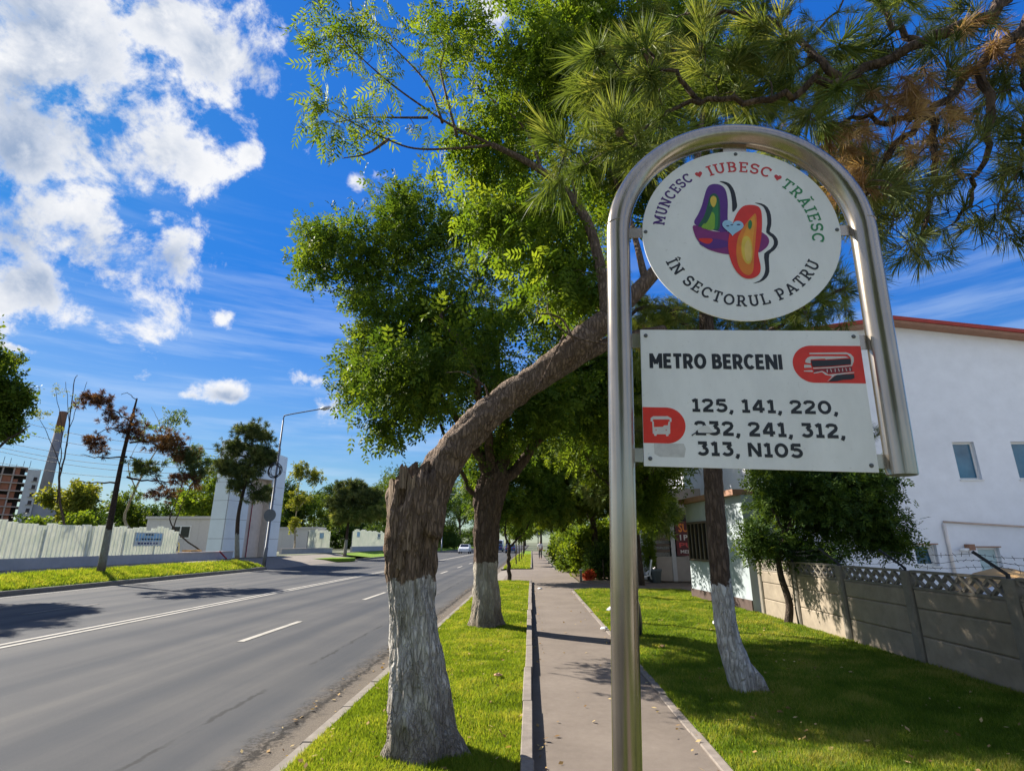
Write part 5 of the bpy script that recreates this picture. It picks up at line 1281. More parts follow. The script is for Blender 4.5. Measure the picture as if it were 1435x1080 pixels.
part('cap', M['coping'], bo, lambda b: b.lathe([(.075, 0), (.075, .03), (.03, .06)], (2.07, 24.1, .462), 8))
st_ = MB(); st_.smooth = True; st_.tube([(3.05, 24.2, 0), (3.04, 24.2, .9)], [.016, .012], 6); meta(st_.build('stake', M['twig']), 'thin wooden stake in the planting bed behind the red shrub', 'stake')
kb = MB(); kb.box(2.12, 24.0, -.05, 5.2, 24.12, .07); kb.build('bed_edging', M['kerb'], kind='structure')
# ---- plant pot and clipped conifer by the shop
pt = thing('plant_pot', 'grey plant pot by the shop front low wall', 'pot', (5.2, 23.9, 0))
part('bowl', M['pot'], pt, lambda b: b.lathe([(.16, 0), (.22, .45), (.25, .47), (.25, .53), (.2, .53)], (5.2, 23.9, 0), 14), True)
cf = thing('conifer', 'narrow bright green clipped conifer standing in the pot by the shop', 'conifer', (5.0, 24.2, .5))
simple_leaves('crown', M['leaf_bright'], (5.0, 24.2, 1.25), (.30, .3, .95), 900, SPRAYN, .13, cf, 8)
part('trunk', M['bark'], cf, lambda b: b.tube([(5.0, 24.2, 0), (5.0, 24.2, 1.8)], [.035, .01], 7), True)
# ---- scooter by the shop
def scooter():
    c = Vector((4.55, 24.0, 0)); t = thing('scooter', 'white motor scooter parked by the shop side wall', 'scooter', c)
    P = lambda x, z, y=0: c + Vector((x, y, z))
    for x in (-.5, .5):
        w = part('wheel', M['tyre'], t, lambda b: b.tube([P(x, .22, -.05), P(x, .22, -.03), P(x, .22, .03), P(x, .22, .05)], [.17, .22, .22, .17], 16))
        part('rim', M['galv_light'], w, lambda b: b.tube([P(x, .22, -.055), P(x, .22, .055)], .11, 12))
    part('body', M['car_white'], t, lambda b: (b.prism([P(-.68, .42, -.13), P(-.2, .36, -.13), P(.1, .2, -.13), (P(.12, .26, -.13)), P(-.1, .62, -.13), P(-.62, .70, -.13)], (0, .26, 0)), b.prism([P(.1, .2, -.11), P(.36, .26, -.11), P(.36, .31, -.11), P(.1, .26, -.11)], (0, .22, 0))))
    part('leg_shield', M['car_white'], t, lambda b: b.prism([P(.34, .26, -.17), P(.38, .26, -.17), P(.50, .92, -.17), P(.45, .92, -.17)], (0, .34, 0)))
    part('seat', M['tyre'], t, lambda b: b.prism([P(-.66, .705, -.11), P(-.08, .63, -.11), P(-.06, .70, -.11), P(-.3, .76, -.11), P(-.68, .80, -.11)], (0, .22, 0)))
    part('handlebar', M['tyre'], t, lambda b: (b.tube([P(.47, .93), P(.44, 1.02)], .03, 8), b.tube([P(.38, 1.04, -.3), P(.46, 1.05, 0), P(.38, 1.04, .3)], .018, 6)))
    part('mudguard', M['car_white'], t, lambda b: b.tube([P(.5 + .26 * math.cos(a), .22 + .26 * math.sin(a)) for a in [R(20 + 14 * k) for k in range(11)]], .055, 6))
    part('headlight', M['lamp_white'], t, lambda b: b.tube([P(.47, .86), P(.53, .87)], [.07, .05], 10))
scooter()
# ---- litter on the lawn and path
def scrap(name, label, cat, c, r, mat, seed):
    b = MB(); g = random.Random(seed); n = 9; vs = [(c[0], c[1], c[2] + r * .45)]
    for j, (f, h) in enumerate(((.55, .4), (1., .12), (.8, -.02))):
        for k in range(n):
            a = 2 * math.pi * k / n; q = r * f * (.7 + .5 * g.random()); vs.append((c[0] + q * math.cos(a), c[1] + q * .7 * math.sin(a), c[2] + r * h * (.6 + .8 * g.random())))
    fs = [(0, 1 + k, 1 + (k + 1) % n) for k in range(n)] + [(1 + j * n + k, 1 + (j + 1) * n + k, 1 + (j + 1) * n + (k + 1) % n, 1 + j * n + (k + 1) % n) for j in range(2) for k in range(n)]
    b.add(vs, fs); return meta(b.build(name, mat), label, cat)
scrap('paper_scrap', 'crumpled white paper on the lawn behind the sign pole', 'paper', (1.9, 13.9, .05), .15, M['litter'], 1)
scrap('cup', 'pale crumpled cup at the edge of the footpath, left of the sign pole', 'cup', (1.36, 11.1, .03), .08, M['litter'], 2)
scrap('stone', 'reddish brown stone at the path edge just left of the sign pole', 'stone', (1.37, 9.75, .02), .10, M['bag_red'], 3)
scrap('dead_leaf', 'curled brown leaf on the shaded lawn right of the sign pole', 'leaf', (2.0, 9.1, .06), .07, M['leaf_dead'], 4)
scrap('paper_scrap', 'white paper scrap on the lawn between the white trunked pine and the fence', 'paper', (3.65, 11.6, .06), .13, M['litter'], 5)
scrap('paper_scrap', 'small white scrap lying on the footpath near the crossing', 'paper', (.28, 20.5, .01), .09, M['litter'], 6)
scrap('dead_leaf', 'pale dead leaf on the sunny verge beside the leaning tree', 'leaf', (-.42, 7.1, .08), .06, M['leaf_dead'], 7)
bg_ = thing('bin_bag', 'dark blue bag standing on the lawn behind the sign pole', 'bag', (1.75, 10.3, 0))
def bag(b):
    b.smooth = True; vs = []; n = 14; prof = [(.10, 0), (.17, .05), (.19, .25), (.17, .5), (.12, .72), (.04, .82), (.06, .90), (.02, .95)]
    for r, z in prof:
        for k in range(n):
            a = 2 * math.pi * k / n; q = r * (1 + .15 * mnoise.noise(Vector((math.cos(a) * 2, math.sin(a) * 2, z * 4)))); vs.append((1.75 + q * math.cos(a), 10.3 + q * math.sin(a), z))
    b.add(vs, [(j * n + k, j * n + (k + 1) % n, (j + 1) * n + (k + 1) % n, (j + 1) * n + k) for j in range(len(prof) - 1) for k in range(n)] + [list(range((len(prof) - 1) * n, len(prof) * n))])
part('bag_body', M['bag'], bg_, bag)

# ================================================================== TREES
def fbm3(p, o=4):
    return mnoise.fractal(Vector(p), 1.0, 2.0, o)
# ---- the leaning ash on the verge: whitewashed trunk, broken top, one thick limb going off to the right
t1 = Tree('ash_tree', 'leaning ash tree with a broken whitewashed trunk, nearest on the verge', 'tree', (-.83, 4.80, 0), 3, 'ash trees along the verge')
B1 = Vector((-.83, 4.80, 0))
def big_trunk(b):
    b.smooth = True
    ctr = [((-.83, 4.80, -.05), .325), ((-.84, 4.80, .04), .29), ((-.87, 4.81, .22), .238), ((-.93, 4.83, .55), .207), ((-1.0, 4.85, .95), .183), ((-1.05, 4.86, 1.28), .178), ((-1.06, 4.87, 1.6), .190), ((-1.045, 4.88, 1.9), .212), ((-1.02, 4.89, 2.08), .225)]
    P = np.array(catmull([c for c, r in ctr], 9)); rr = np.interp(np.linspace(0, len(ctr) - 1, len(P)), range(len(ctr)), [r for c, r in ctr]); n = 84; vs = []
    for i, (p, r) in enumerate(zip(P, rr)):
        for k in range(n):
            a = 2 * math.pi * k / n; ca, sa = math.cos(a), math.sin(a); z = p[2]
            q = Vector((ca * 5.5, sa * 5.5, z * 1.35)); 
            ridge = 1 - abs(mnoise.noise(q * 1.35)) * 2
            d = .030 * ridge * ridge + .05 * fbm3((ca * 1.7, sa * 1.7, z * 1.6)) + .012 * mnoise.noise(Vector((ca * 16, sa * 16, z * 5)))
            root = math.exp(-max(0, z) / .13); d += .07 * root * math.cos(a * 5 + 1) + .03 * root * math.cos(a * 3)
            # burr and hollow at the foot, knot hollow under the broken top, an old scar
            def pit(az, zz, wa, wz, dep): 
                da = (a - az + math.pi) % (2 * math.pi) - math.pi; return dep * math.exp(-(da / wa) ** 2 - ((z - zz) / wz) ** 2)
            d -= pit(4.32, .17, .16, .10, .10); d += pit(4.32, .17, .36, .19, .065)
            d -= pit(4.35, 1.96, .16, .085, .11); d += pit(4.35, 1.96, .34, .17, .035)
            d -= pit(4.65, .86, .22, .16, .03); d += pit(4.5, 1.08, .5, .025, .02); d -= pit(4.75, .62, .10, .22, .035)
            d += pit(3.3, 2.02, .5, .12, .03)
            vs.append((p[0] + (r + d) * ca, p[1] + (r + d) * sa, z))
    m = len(P); zt = []
    # jagged break: the rim runs up to the left in splinters
    for k in range(n):
        a = 2 * math.pi * k / n; ca, sa = math.cos(a), math.sin(a)
        h = 2.16 + .07 * ca + .05 * mnoise.noise(Vector((ca * 5, sa * 5, 2))) + (.03 if (k // 3 * 7) % 11 < 4 else 0)
        x, y, _ = vs[(m - 1) * n + k]; vs.append((x * .985 + -1.0 * .015, y, h))
    for f, dz in ((.72, -.03), (.4, .02), (.12, -.02)):
        for k in range(n):
            x, y, z = vs[m * n + k]; vs.append((-1.0 + (x + 1.0) * f, 4.89 + (y - 4.89) * f, 2.13 + dz + .05 * mnoise.noise(Vector((x * 14, y * 14, f * 5))) + .05 * random.random()))
    b.add(vs, [(j * n + k, j * n + (k + 1) % n, (j + 1) * n + (k + 1) % n, (j + 1) * n + k) for j in range(m + 3) for k in range(n)] + [list(range((m + 3) * n, (m + 4) * n))])
big_trunk(t1.trunk)
for (x, y, z, h, w, tx) in ((-1.16, 4.74, 2.06, .15, .13, .03), (-1.07, 4.70, 2.08, .21, .14, .05), (-.97, 4.71, 2.10, .20, .13, .06)):
    t1.trunk.smooth = False
    t1.trunk.prism([(x - w / 2, y, z - .1), (x + w / 2, y + .01, z - .1), (x + w * .42, y + .01, z + h * .55), (x + tx, y + .01, z + h), (x - w * .3, y, z + h * .62)], (.01, .05, 0))
t1.trunk.smooth = True
def rough_limb(pts, r0, r1, n=36, k=10, amp=.11):
    P = catmull(pts, k); m = len(P); b = MB(); rr = [r0 + (r1 - r0) * i / (m - 1) for i in range(m)]
    b.tube(P, rr, n, cap=True)
    cen = [Vector(p) for p in P]
    for i in range(m):
        for q in range(n):
            v = Vector(b.v[i * n + q]); d = v - cen[i]
            w = 1 - abs(mnoise.noise(Vector((v.x * 4, v.y * 9, v.z * 4)) * 1.8)) * 2
            b.v[i * n + q] = tuple(cen[i] + d * (1 + amp * .9 * w * w + amp * fbm3((v.x * 3, v.y * 3, v.z * 3)) - .03))
    t1.trunk.add(b.v, b.f)
    t1.nodes += [np.array(p) for p in P]; t1.rad += rr
L1 = [(-.97, 4.89, 1.66), (-0.876,4.920,2.152), (-0.640,4.950,2.520), (-0.365,5.000,2.819), (-0.020,5.050,3.103), (0.417,5.120,3.473), (0.805,5.200,3.838), (1.277,5.350,4.335), (1.762,5.500,4.995), (2.080,5.700,6.017)]
rough_limb(L1[:7], .168, .112, amp=.20)
rough_limb([(0.015,5.050,3.080), (0.419,5.200,3.363), (0.899,5.400,3.667), (1.546,5.800,3.953)], .10, .05, 20, 6)
t1.nodes = t1.nodes[30:]; t1.rad = t1.rad[30:]
t1.limb(L1[6:], .11, .04, 12)
t1.limb([(0.805,5.200,3.838), (0.817,5.350,4.300), (0.739,5.500,5.017), (0.609,5.550,5.418), (0.349,5.600,5.832), (-0.042,5.600,6.154), (-0.440,5.550,6.358)], .075, .035, 10)
up1 = [[(-0.440,5.550,6.358), (-0.887,5.500,6.575), (-1.330,5.400,6.846), (-1.728,5.300,7.126), (-2.132,5.200,7.485), (-2.498,5.100,7.904)],
       [(-0.440,5.550,6.358), (-0.878,5.500,6.275), (-1.386,5.400,6.206), (-1.760,5.300,6.298), (-2.133,5.200,6.449), (-2.437,5.100,6.574)],
       [(-1.070,5.500,6.668), (-1.300,5.600,7.361), (-1.711,5.600,7.915), (-2.095,5.500,8.247)], [(0.177,5.600,5.991), (-0.040,5.800,6.818), (-0.476,5.900,7.395), (-0.998,6.000,8.075)],
       [(-1.243,5.450,6.704), (-1.589,5.400,6.669), (-2.001,5.300,6.590), (-2.304,5.200,6.433)], [(0.609,5.550,5.418), (0.478,6.000,6.521), (0.112,6.200,7.543), (-0.195,6.300,8.568)],
       [(-0.884,5.500,6.467), (-1.073,5.500,7.251), (-1.143,5.600,7.711), (-1.025,5.600,8.196)], [(-1.671,5.300,6.264), (-1.881,5.200,5.981), (-2.172,5.200,5.920)]]
for p in up1: t1.limb(p, .020, .005, 6)
for p in ([(1.277,5.350,4.335), (1.273,6.000,5.628), (0.939,6.400,7.453), (0.584,6.600,9.155)], [(1.762,5.500,4.995), (1.901,6.300,6.965), (1.807,6.700,8.790), (1.876,6.900,11.023)], [(2.080,5.700,6.017), (2.591,6.300,7.936), (3.159,6.700,10.059)]): t1.limb(p, .045, .012, 7)
# bare dead twigs on the big limb
for p in ([(0.445,5.000,3.504), (0.341,4.950,3.714), (0.213,4.900,3.771), (0.072,4.900,3.789), (0.146,4.900,4.005)], [(0.341,5.000,3.582), (0.225,4.900,3.322), (0.034,4.850,2.965), (-0.167,4.850,2.954)], [(0.761,5.000,3.485), (0.403,4.900,3.541), (0.199,4.900,3.771), (0.190,4.950,3.950)], [(-0.397,4.950,2.913), (-0.442,4.900,3.041), (-0.631,4.850,3.156), (-0.802,4.850,3.158)]):
    t1.tw.tube(catmull(p, 5), [.013 - .010 * i / (5 * (len(p) - 1)) for i in range(5 * (len(p) - 1) + 1)], 5)
loose = [((-2.441,5.100,7.785), (.45, .35, .40), 1.5), ((-2.437,5.100,6.574), (.28, .3, .22), .8), ((-2.133,5.200,6.449), (.35, .3, .25), 1.0), ((-1.856,5.400,7.291), (.4, .3, .35), .9), ((-1.133,5.600,7.953), (.45, .4, .45), 1.4), ((-0.476,5.900,7.395), (.45, .4, .4), 1.0), ((-2.066,5.400,8.250), (.5, .3, .3), 1.2), ((-1.254,5.500,6.751), (.5, .3, .3), .5)]
a_ = t1.grow(loose, 120, .008, .003, 5, maxlen=1.6)
dense = [((0.221,6.200,8.048), (.95, .8, .9), 2.6), ((1.015,6.500,9.023), (1.0, .9, .9), 2.5), ((-0.398,6.300,6.853), (.7, .6, .5), .9), ((1.814,6.800,8.614), (1.1, .9, 1.1), 2.4), ((0.499,6.500,10.538), (1.5, 1., .8), 1.6), ((2.844,6.800,10.047), (1.1, 1., 1.1), 1.7), ((1.232,6.600,6.626), (.8, .7, .8), 1.4), ((-1.053,6.200,9.039), (.5, .4, .5), .5), ((0.490,5.700,4.530), (.45, .5, .35), .7), ((0.261,5.900,5.277), (.5, .5, .4), .7), ((-0.372,6.000,5.668), (.4, .4, .3), .4)]
b_ = t1.grow(dense, 580, .008, .003, 4, maxlen=2.5)
t1.leaves('crown', M['ash'], ASHN, 5, .12, .25, a_, .30, .70)
t1.leaves('crown', M['ash'], ASH, 16, .22, .245, b_, .30, .45)
def broken(b):
    # slabs of bare wood left standing round the break
    def slab(a0, a1, z0, z1, out, lean):
        n = 5; q = []
        for rr, dz in ((0, 0), (.035, -.02)):
            for i in range(n + 1):
                a = a0 + (a1 - a0) * i / n; r = .232 + out - rr
                q.append((-1.03 + r * math.cos(a), 4.885 + r * math.sin(a), z0 - .02 * random.random()))
                q.append((-1.02 + (r + lean) * math.cos(a), 4.885 + (r + lean) * math.sin(a), z1 + dz + .05 * (random.random() - .5) + .03 * math.sin(9 * a)))
        m = 2 * (n + 1); fs = []
        for i in range(n):
            k = 2 * i
            fs += [(k, k + 2, k + 3, k + 1), (m + k + 2, m + k, m + k + 1, m + k + 3), (k + 1, k + 3, m + k + 3, m + k + 1), (k + 2, k, m + k, m + k + 2)]
        fs += [(0, 1, m + 1, m), (m - 1, m - 2, 2 * m - 2, 2 * m - 1)]
        b.add(q, fs)
    for a in ((2.75, 3.25, 1.78, 2.08, .012, .0), (3.3, 3.95, 1.62, 2.13, .022, .01), (3.98, 4.16, 1.70, 2.05, .015, .02), (4.52, 4.80, 1.55, 2.18, .012, .0), (4.2, 4.5, 1.4, 1.86, .012, .0), (4.2, 4.5, 2.06, 2.22, .02, .01), (3.4, 3.7, 1.36, 1.60, .016, 0)): slab(*a)
broken(t1_bw := MB()); t1_bw.build('broken_wood', M['wood_broken'], t1.root, kind='stuff')
t1.done(M['bark_ash'])

# ---- the second ash on the verge, dense dark crown over the road
t2 = Tree('ash_tree', 'upright ash tree with a dense dark crown hanging over the road, second on the verge', 'tree', (-.90, 11.3, 0), 5, 'ash trees along the verge')
def trunk2(b):
    b.smooth = True
    ctr = [((-.90, 11.3, -.05), .40), ((-.90, 11.3, .05), .345), ((-.90, 11.3, .3), .265), ((-.91, 11.3, .8), .23), ((-.93, 11.3, 1.4), .222), ((-.92, 11.3, 2.0), .24), ((-.86, 11.3, 2.5), .31), ((-.80, 11.3, 2.85), .31), ((-.74, 11.3, 3.2), .20)]
    P = np.array(catmull([c for c, r in ctr], 6)); rr = np.interp(np.linspace(0, len(ctr) - 1, len(P)), range(len(ctr)), [r for c, r in ctr]); n = 52; vs = []
    for p, r in zip(P, rr):
        for k in range(n):
            a = 2 * math.pi * k / n; ca, sa = math.cos(a), math.sin(a); z = p[2]; w = 1 - abs(mnoise.noise(Vector((ca * 6, sa * 6, z * 1.3)) * 1.3)) * 2
            d = .03 * w * w + .04 * fbm3((ca * 2, sa * 2, z * 1.5)) + .05 * math.exp(-max(0, z) / .12) * math.cos(a * 4) + (.06 * fbm3((ca * 3, sa * 3, z * 4)) if z > 2.2 else 0)
            vs.append((p[0] + (r + d) * ca, p[1] + (r + d) * sa, z))
    m = len(P); b.add(vs, [(j * n + k, j * n + (k + 1) % n, (j + 1) * n + (k + 1) % n, (j + 1) * n + k) for j in range(m - 1) for k in range(n)] + [list(range((m - 1) * n, m * n))])
trunk2(t2.trunk)
for p, r0 in (([(-.80, 11.3, 2.7), (-1.2, 11.0, 3.6), (-1.9, 10.7, 4.6), (-2.6, 10.6, 5.6)], .15), ([(-.78, 11.3, 2.8), (-.6, 11.5, 4.0), (-.7, 11.6, 5.4), (-.9, 11.6, 7.0)], .17), ([(-.75, 11.3, 2.7), (.2, 11.6, 3.8), (1.0, 11.8, 5.0), (1.4, 11.9, 6.2)], .14),
              ([(-.8, 11.3, 2.9), (-.9, 10.4, 4.0), (-1.2, 9.7, 5.0), (-1.7, 9.4, 5.8)], .11), ([(-1.0, 11.25, 2.35), (-1.35, 11.2, 2.75), (-1.6, 11.1, 3.4), (-1.9, 11.0, 4.0)], .06), ([(-.7, 11.35, 2.9), (-.2, 12.2, 4.2), (.1, 12.9, 5.6)], .10), ([(-1.9, 10.7, 4.6), (-2.7, 10.8, 4.7), (-3.4, 10.9, 4.9)], .06)):
    t2.limb(p, r0, .03, 9, 6, wob=.03)
lob2 = [((-3.526,10.600,7.570), (1.35, 1.3, 1.2), 3.0), ((-1.819,10.800,8.382), (1.5, 1.4, 1.2), 3.0), ((-0.275,11.600,9.453), (1.4, 1.5, 1.3), 2.6), ((-2.652,10.400,5.769), (1.15, 1.2, .9), 2.4), ((-3.299,10.300,4.729), (.55, .7, .55), 1.0), ((-1.466,11.000,6.504), (1.5, 1.4, 1.0), 2.8), ((0.060,11.800,7.397), (1.3, 1.5, 1.1), 2.2),
        ((-2.102,10.600,4.423), (.8, .9, .55), 1.3), ((-0.810,11.200,3.631), (.75, .8, .7), 1.0), ((-4.719,10.800,8.258), (.6, .6, .45), .9), ((0.929,12.500,9.383), (1.3, 1.4, 1.5), 1.6), ((-0.362,11.400,4.136), (.9, .9, .6), 1.0), ((-3.026,10.800,9.171), (.7, .7, .5), .8), ((-0.823,11.200,4.892), (1.2, 1.0, .6), 1.2), ((-2.869,10.300,3.767), (.35, .5, .3), .3), ((-4.867,10.700,7.652), (.4, .4, .3), .4), ((0.813,12.000,6.174), (.9, .9, .7), 1.3), ((0.198,11.800,4.972), (.9, .9, .6), 1.2), ((1.351,12.200,4.300), (.7, .9, .7), 1.0), ((-1.563,10.800,5.259), (.8, .9, .6), 1.0), ((-2.0, 8.9, 4.35), (1.0, .9, .65), 1.3), ((-1.2, 8.6, 4.9), (.9, .8, .6), 1.0), ((.6, 10.8, 4.2), (1.0, 1.0, .7), 1.5), ((1.3, 11.6, 4.9), (1.0, 1.0, .9), 1.3), ((1.9, 12.4, 5.6), (1.0, 1.0, .9), 1.0)]
c_ = t2.grow(lob2, 1020, .009, .003, 4, maxlen=4)
t2.leaves('crown', M['ash_dark'], ASH3, 21, .24, .23, c_, .35, .35)
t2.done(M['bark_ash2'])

# ---- black pine on the lawn with the white trunk, crown above the sign
def pine_trunk(b, pts, rs, n=30, k=8, amp=.10):
    b.smooth = True; P = catmull(pts, k); m = len(P); rr = np.interp(np.linspace(0, len(pts) - 1, m), range(len(pts)), rs); q = MB(); q.tube(P, list(rr), n)
    for i in range(m):
        c = Vector(P[i])
        for j in range(n):
            v = Vector(q.v[i * n + j]); d = v - c; w = 1 - abs(mnoise.noise(Vector((d.normalized().x * 3.2, d.normalized().y * 3.2, v.z * 2.2)) * 1.5)) * 2
            q.v[i * n + j] = tuple(c + d * (1 + amp * w * w + amp * .5 * mnoise.noise(v * 6) - amp * .4))
    b.smooth = True; b.add(q.v, q.f); return P, list(rr)
t3 = Tree('pine_tree', 'black pine on the lawn with a slanting whitewashed trunk behind the sign', 'tree', (2.32, 6.72, 0), 7, 'pines over the lawn')
P3, R3 = pine_trunk(t3.trunk, [(2.36, 6.70, -.05), (2.33, 6.70, .12), (2.213,6.700,0.591), (2.195,6.700,1.162), (2.209,6.700,1.764), (2.238,6.700,2.443), (2.314,6.750,3.363), (2.379,6.750,4.454), (2.479,6.800,5.790), (2.689,6.800,7.371), (3.071,6.900,9.700)], [.185, .155, .125, .115, .112, .11, .10, .09, .075, .055, .03])
t3.nodes += [np.array(p) for p in P3[40:]]; t3.rad += R3[40:]
t3.trunk.smooth = True; t3.trunk.tube([(2.52, 6.62, -.04), (2.47, 6.64, .16), (2.40, 6.67, .30)], [.085, .065, .03], 14)
for p, r0 in (([(2.314,6.750,3.363), (2.687,6.500,3.854), (3.236,6.200,4.301), (3.862,6.000,4.576)], .045), ([(2.366,6.750,4.147), (1.731,6.400,4.513), (1.140,6.200,4.334), (0.602,6.100,4.393)], .045), ([(2.453,6.800,5.226), (3.031,6.300,5.789), (3.772,5.900,6.453), (4.466,5.600,6.820)], .045),
              ([(2.489,6.800,5.790), (1.767,6.300,6.497), (1.072,6.000,7.081), (0.585,5.800,7.378)], .04), ([(2.605,6.800,6.742), (3.202,6.400,7.630), (4.056,6.200,8.556), (4.795,6.000,9.361)], .04), ([(2.689,6.800,7.371), (2.195,6.300,8.079), (1.699,6.100,8.940)], .035), ([(2.284,6.750,2.989), (2.747,6.900,3.112), (3.423,7.200,3.075), (4.367,7.500,3.232)], .04), ([(2.275,6.750,2.898), (1.942,7.000,3.044), (1.595,7.400,2.928)], .035), ([(2.419,6.750,4.662), (3.124,7.300,5.018), (4.307,7.900,5.532)], .035)):
    t3.limb(p, r0, .012, 7, 5, wob=.02)
lob3 = [((1.547,6.200,6.424), (.7, .7, .6), 1.2), ((2.739,6.600,7.450), (1.0, .9, .8), 1.8), ((3.857,6.100,7.563), (.9, .8, .8), 1.8), ((1.979,6.200,8.242), (.9, .8, .7), 1.4), ((3.488,6.400,9.086), (1.1, .8, .7), 1.5), ((4.093,5.900,6.226), (.6, .6, .6), 1.0), ((1.079,6.300,4.577), (.55, .6, .5), .9), ((1.635,6.500,4.160), (.5, .6, .4), .7), ((3.376,6.300,4.343), (.6, .6, .35), .9), ((3.824,6.100,4.531), (.3, .5, .3), .5), ((2.829,6.800,5.783), (1.0, .8, .8), 1.2), ((4.898,6.000,8.292), (.7, .7, .7), .9), ((2.294,7.400,4.711), (.9, .7, .35), 1.3), ((1.508,7.200,4.440), (.4, .6, .6), .9), ((3.415,7.600,4.744), (.8, .7, .3), .9)]
d_ = t3.grow(lob3, 740, .007, .004, 4, maxlen=2.6)
low3 = t3.grow([((3.144,7.000,3.035), (.9, .7, .28), 1.0), ((1.790,7.200,2.891), (.5, .6, .3), .7), ((4.011,7.300,2.895), (.5, .6, .25), .5), ((2.586,7.400,3.533), (1.0, .6, .4),   .9)], 110, .007, .004, 4, maxlen=1.6)
t3.leaves('needles', M['needle'], TUFT, 4, .06, .15, d_, -.1, .55, .4, .45)
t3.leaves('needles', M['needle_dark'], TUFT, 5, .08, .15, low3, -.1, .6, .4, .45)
t3.leaves('dead_needles', M['needle_brown'], TUFT, 1, .06, .10, [c for i, c in enumerate(d_) if i % 5 == 0], .5, .8, .4, .6)
t3.done(M['bark_pine'], M['twig'])

# ---- the pine whose low boughs come in from the right, close to the camera
t4 = Tree('pine_tree', 'near black pine whose long needled boughs and dead brown tufts hang over the sign', 'tree', (4.5, 2.3, 0), 9, 'pines over the lawn')
pine_trunk(t4.trunk, [(4.5, 2.3, -.05), (4.45, 2.3, 1.5), (4.35, 2.35, 3.2), (4.3, 2.4, 5.0), (4.3, 2.4, 7.0)], [.2, .16, .15, .12, .06])
t4.nodes = [np.array((4.35, 2.35, 3.2))]; t4.rad = [.1]
for p, r0 in (([(4.36, 2.36, 3.3), (3.057,2.421,4.411), (2.718,2.361,4.276), (2.360,2.307,3.986), (2.056,2.320,3.711), (1.800,2.337,3.449), (1.647,2.387,3.217)], .05),
              ([(4.34, 2.36, 3.6), (2.921,2.271,4.695), (2.456,2.204,4.270), (2.022,2.216,4.063), (1.575,2.193,3.826), (1.205,2.190,3.703), (0.856,2.188,3.714), (0.525,2.188,3.509)], .045),
              ([(1.575,2.193,3.826), (1.430,2.290,4.221), (1.217,2.354,4.461), (0.928,2.429,4.566)], .02), ([(2.360,2.307,3.986), (2.341,2.326,3.618), (2.277,2.389,3.370), (2.155,2.433,3.153)], .024), ([(2.056,2.320,3.711), (2.001,2.302,3.352), (1.884,2.335,3.016)], .02), ([(2.718,2.361,4.276), (2.593,2.350,3.767), (2.448,2.359,3.384)], .024), ([(2.022,2.216,4.063), (1.877,2.211,4.255), (1.768,2.298,4.629)], .02), ([(0.856,2.188,3.714), (0.728,2.182,3.890), (0.605,2.219,4.076)], .014), ([(2.056,2.320,3.711), (1.882,2.336,3.687), (1.716,2.400,3.774), (1.572,2.437,3.696)], .018)):
    t4.limb(p, r0, .007, 8, 6, wob=.012)
near_g = t4.grow([((0.487,2.197,3.413), (.24, .2, .14), 1.2), ((0.222,2.340,3.474), (.16, .15, .12), .5), ((0.708,2.241,3.907), (.28, .22, .18), 1.1), ((1.053,2.268,3.969), (.35, .25, .2), 1.2), ((1.372,2.267,4.148), (.35, .25, .25), 1.2), ((1.659,2.256,4.123), (.3, .3, .25), .9), ((0.888,2.444,4.532), (.4, .3, .2), .8), ((1.474,2.262,3.632), (.25, .25, .16), .7), ((0.431,2.361,3.945), (.25, .2, .2), .7)], 74, .006, .0035, 5, maxlen=.9)
near_d = t4.grow([((2.153,2.368,3.357), (.40, .35, .34), 2.2), ((2.533,2.416,3.739), (.40, .35, .45), 1.8), ((1.858,2.356,3.149), (.30, .3, .22), 1.0), ((2.414,2.394,4.252), (.45, .3, .3), 1.2), ((1.892,2.328,3.955), (.3, .3, .25), .9), ((1.699,2.412,3.233), (.2, .25, .2), .7), ((2.338,2.329,3.120), (.2, .2, .14), .4), ((1.948,2.347,2.964), (.16, .2, .08), .5)], 150, .006, .003, 5, maxlen=.9)
t4.grow([((2.402,2.406,3.688), (.5, .4, .5), 2.0), ((2.118,2.399,3.255), (.4, .3, .3), 1.0), ((2.037,2.337,3.912), (.4, .3, .3), 1.0)], 150, .004, .002, 4, maxlen=.7)
near_b = t4.grow([((1.762,2.366,3.627), (.24, .22, .2), 1.3), ((2.008,2.296,3.734), (.26, .22, .2), 1.2), ((2.368,2.298,4.047), (.26, .2, .16), .8), ((1.638,2.393,3.347), (.16, .16, .12), .6), ((1.850,2.361,3.445), (.2, .2, .12), .8)], 85, .005, .003, 5, maxlen=.8)
t4.leaves('needles', M['needle'], TUFT, 4, .02, .155, near_g, -.05, .3, .4, .35)
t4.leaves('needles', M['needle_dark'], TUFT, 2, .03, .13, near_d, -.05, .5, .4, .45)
t4.leaves('dead_needles', M['needle_brown'], TUFT, 3, .035, .095, near_b, .9, .5, .4, .5)
cone = MB(); cone.smooth = False
prof = []
for i in range(9):
    f = i / 8; r = .021 * math.sin(math.pi * (.12 + .80 * f)) ** .8; prof += [(r, .060 * f), (r * .62, .060 * f + .004)]
cone.lathe(prof, (0, 0, 0), 9); cme = cone.mesh('cone', M['wood_broken'])
for i in range(0, len(near_g), 7): link('cone', cme, t4.root, tuple(near_g[i][2][-2] - np.array(t4.root.location)), (2.4 + .4 * random.random(), random.random(), random.random() * 6))
t4.done(M['bark_pine'], M['twig'])

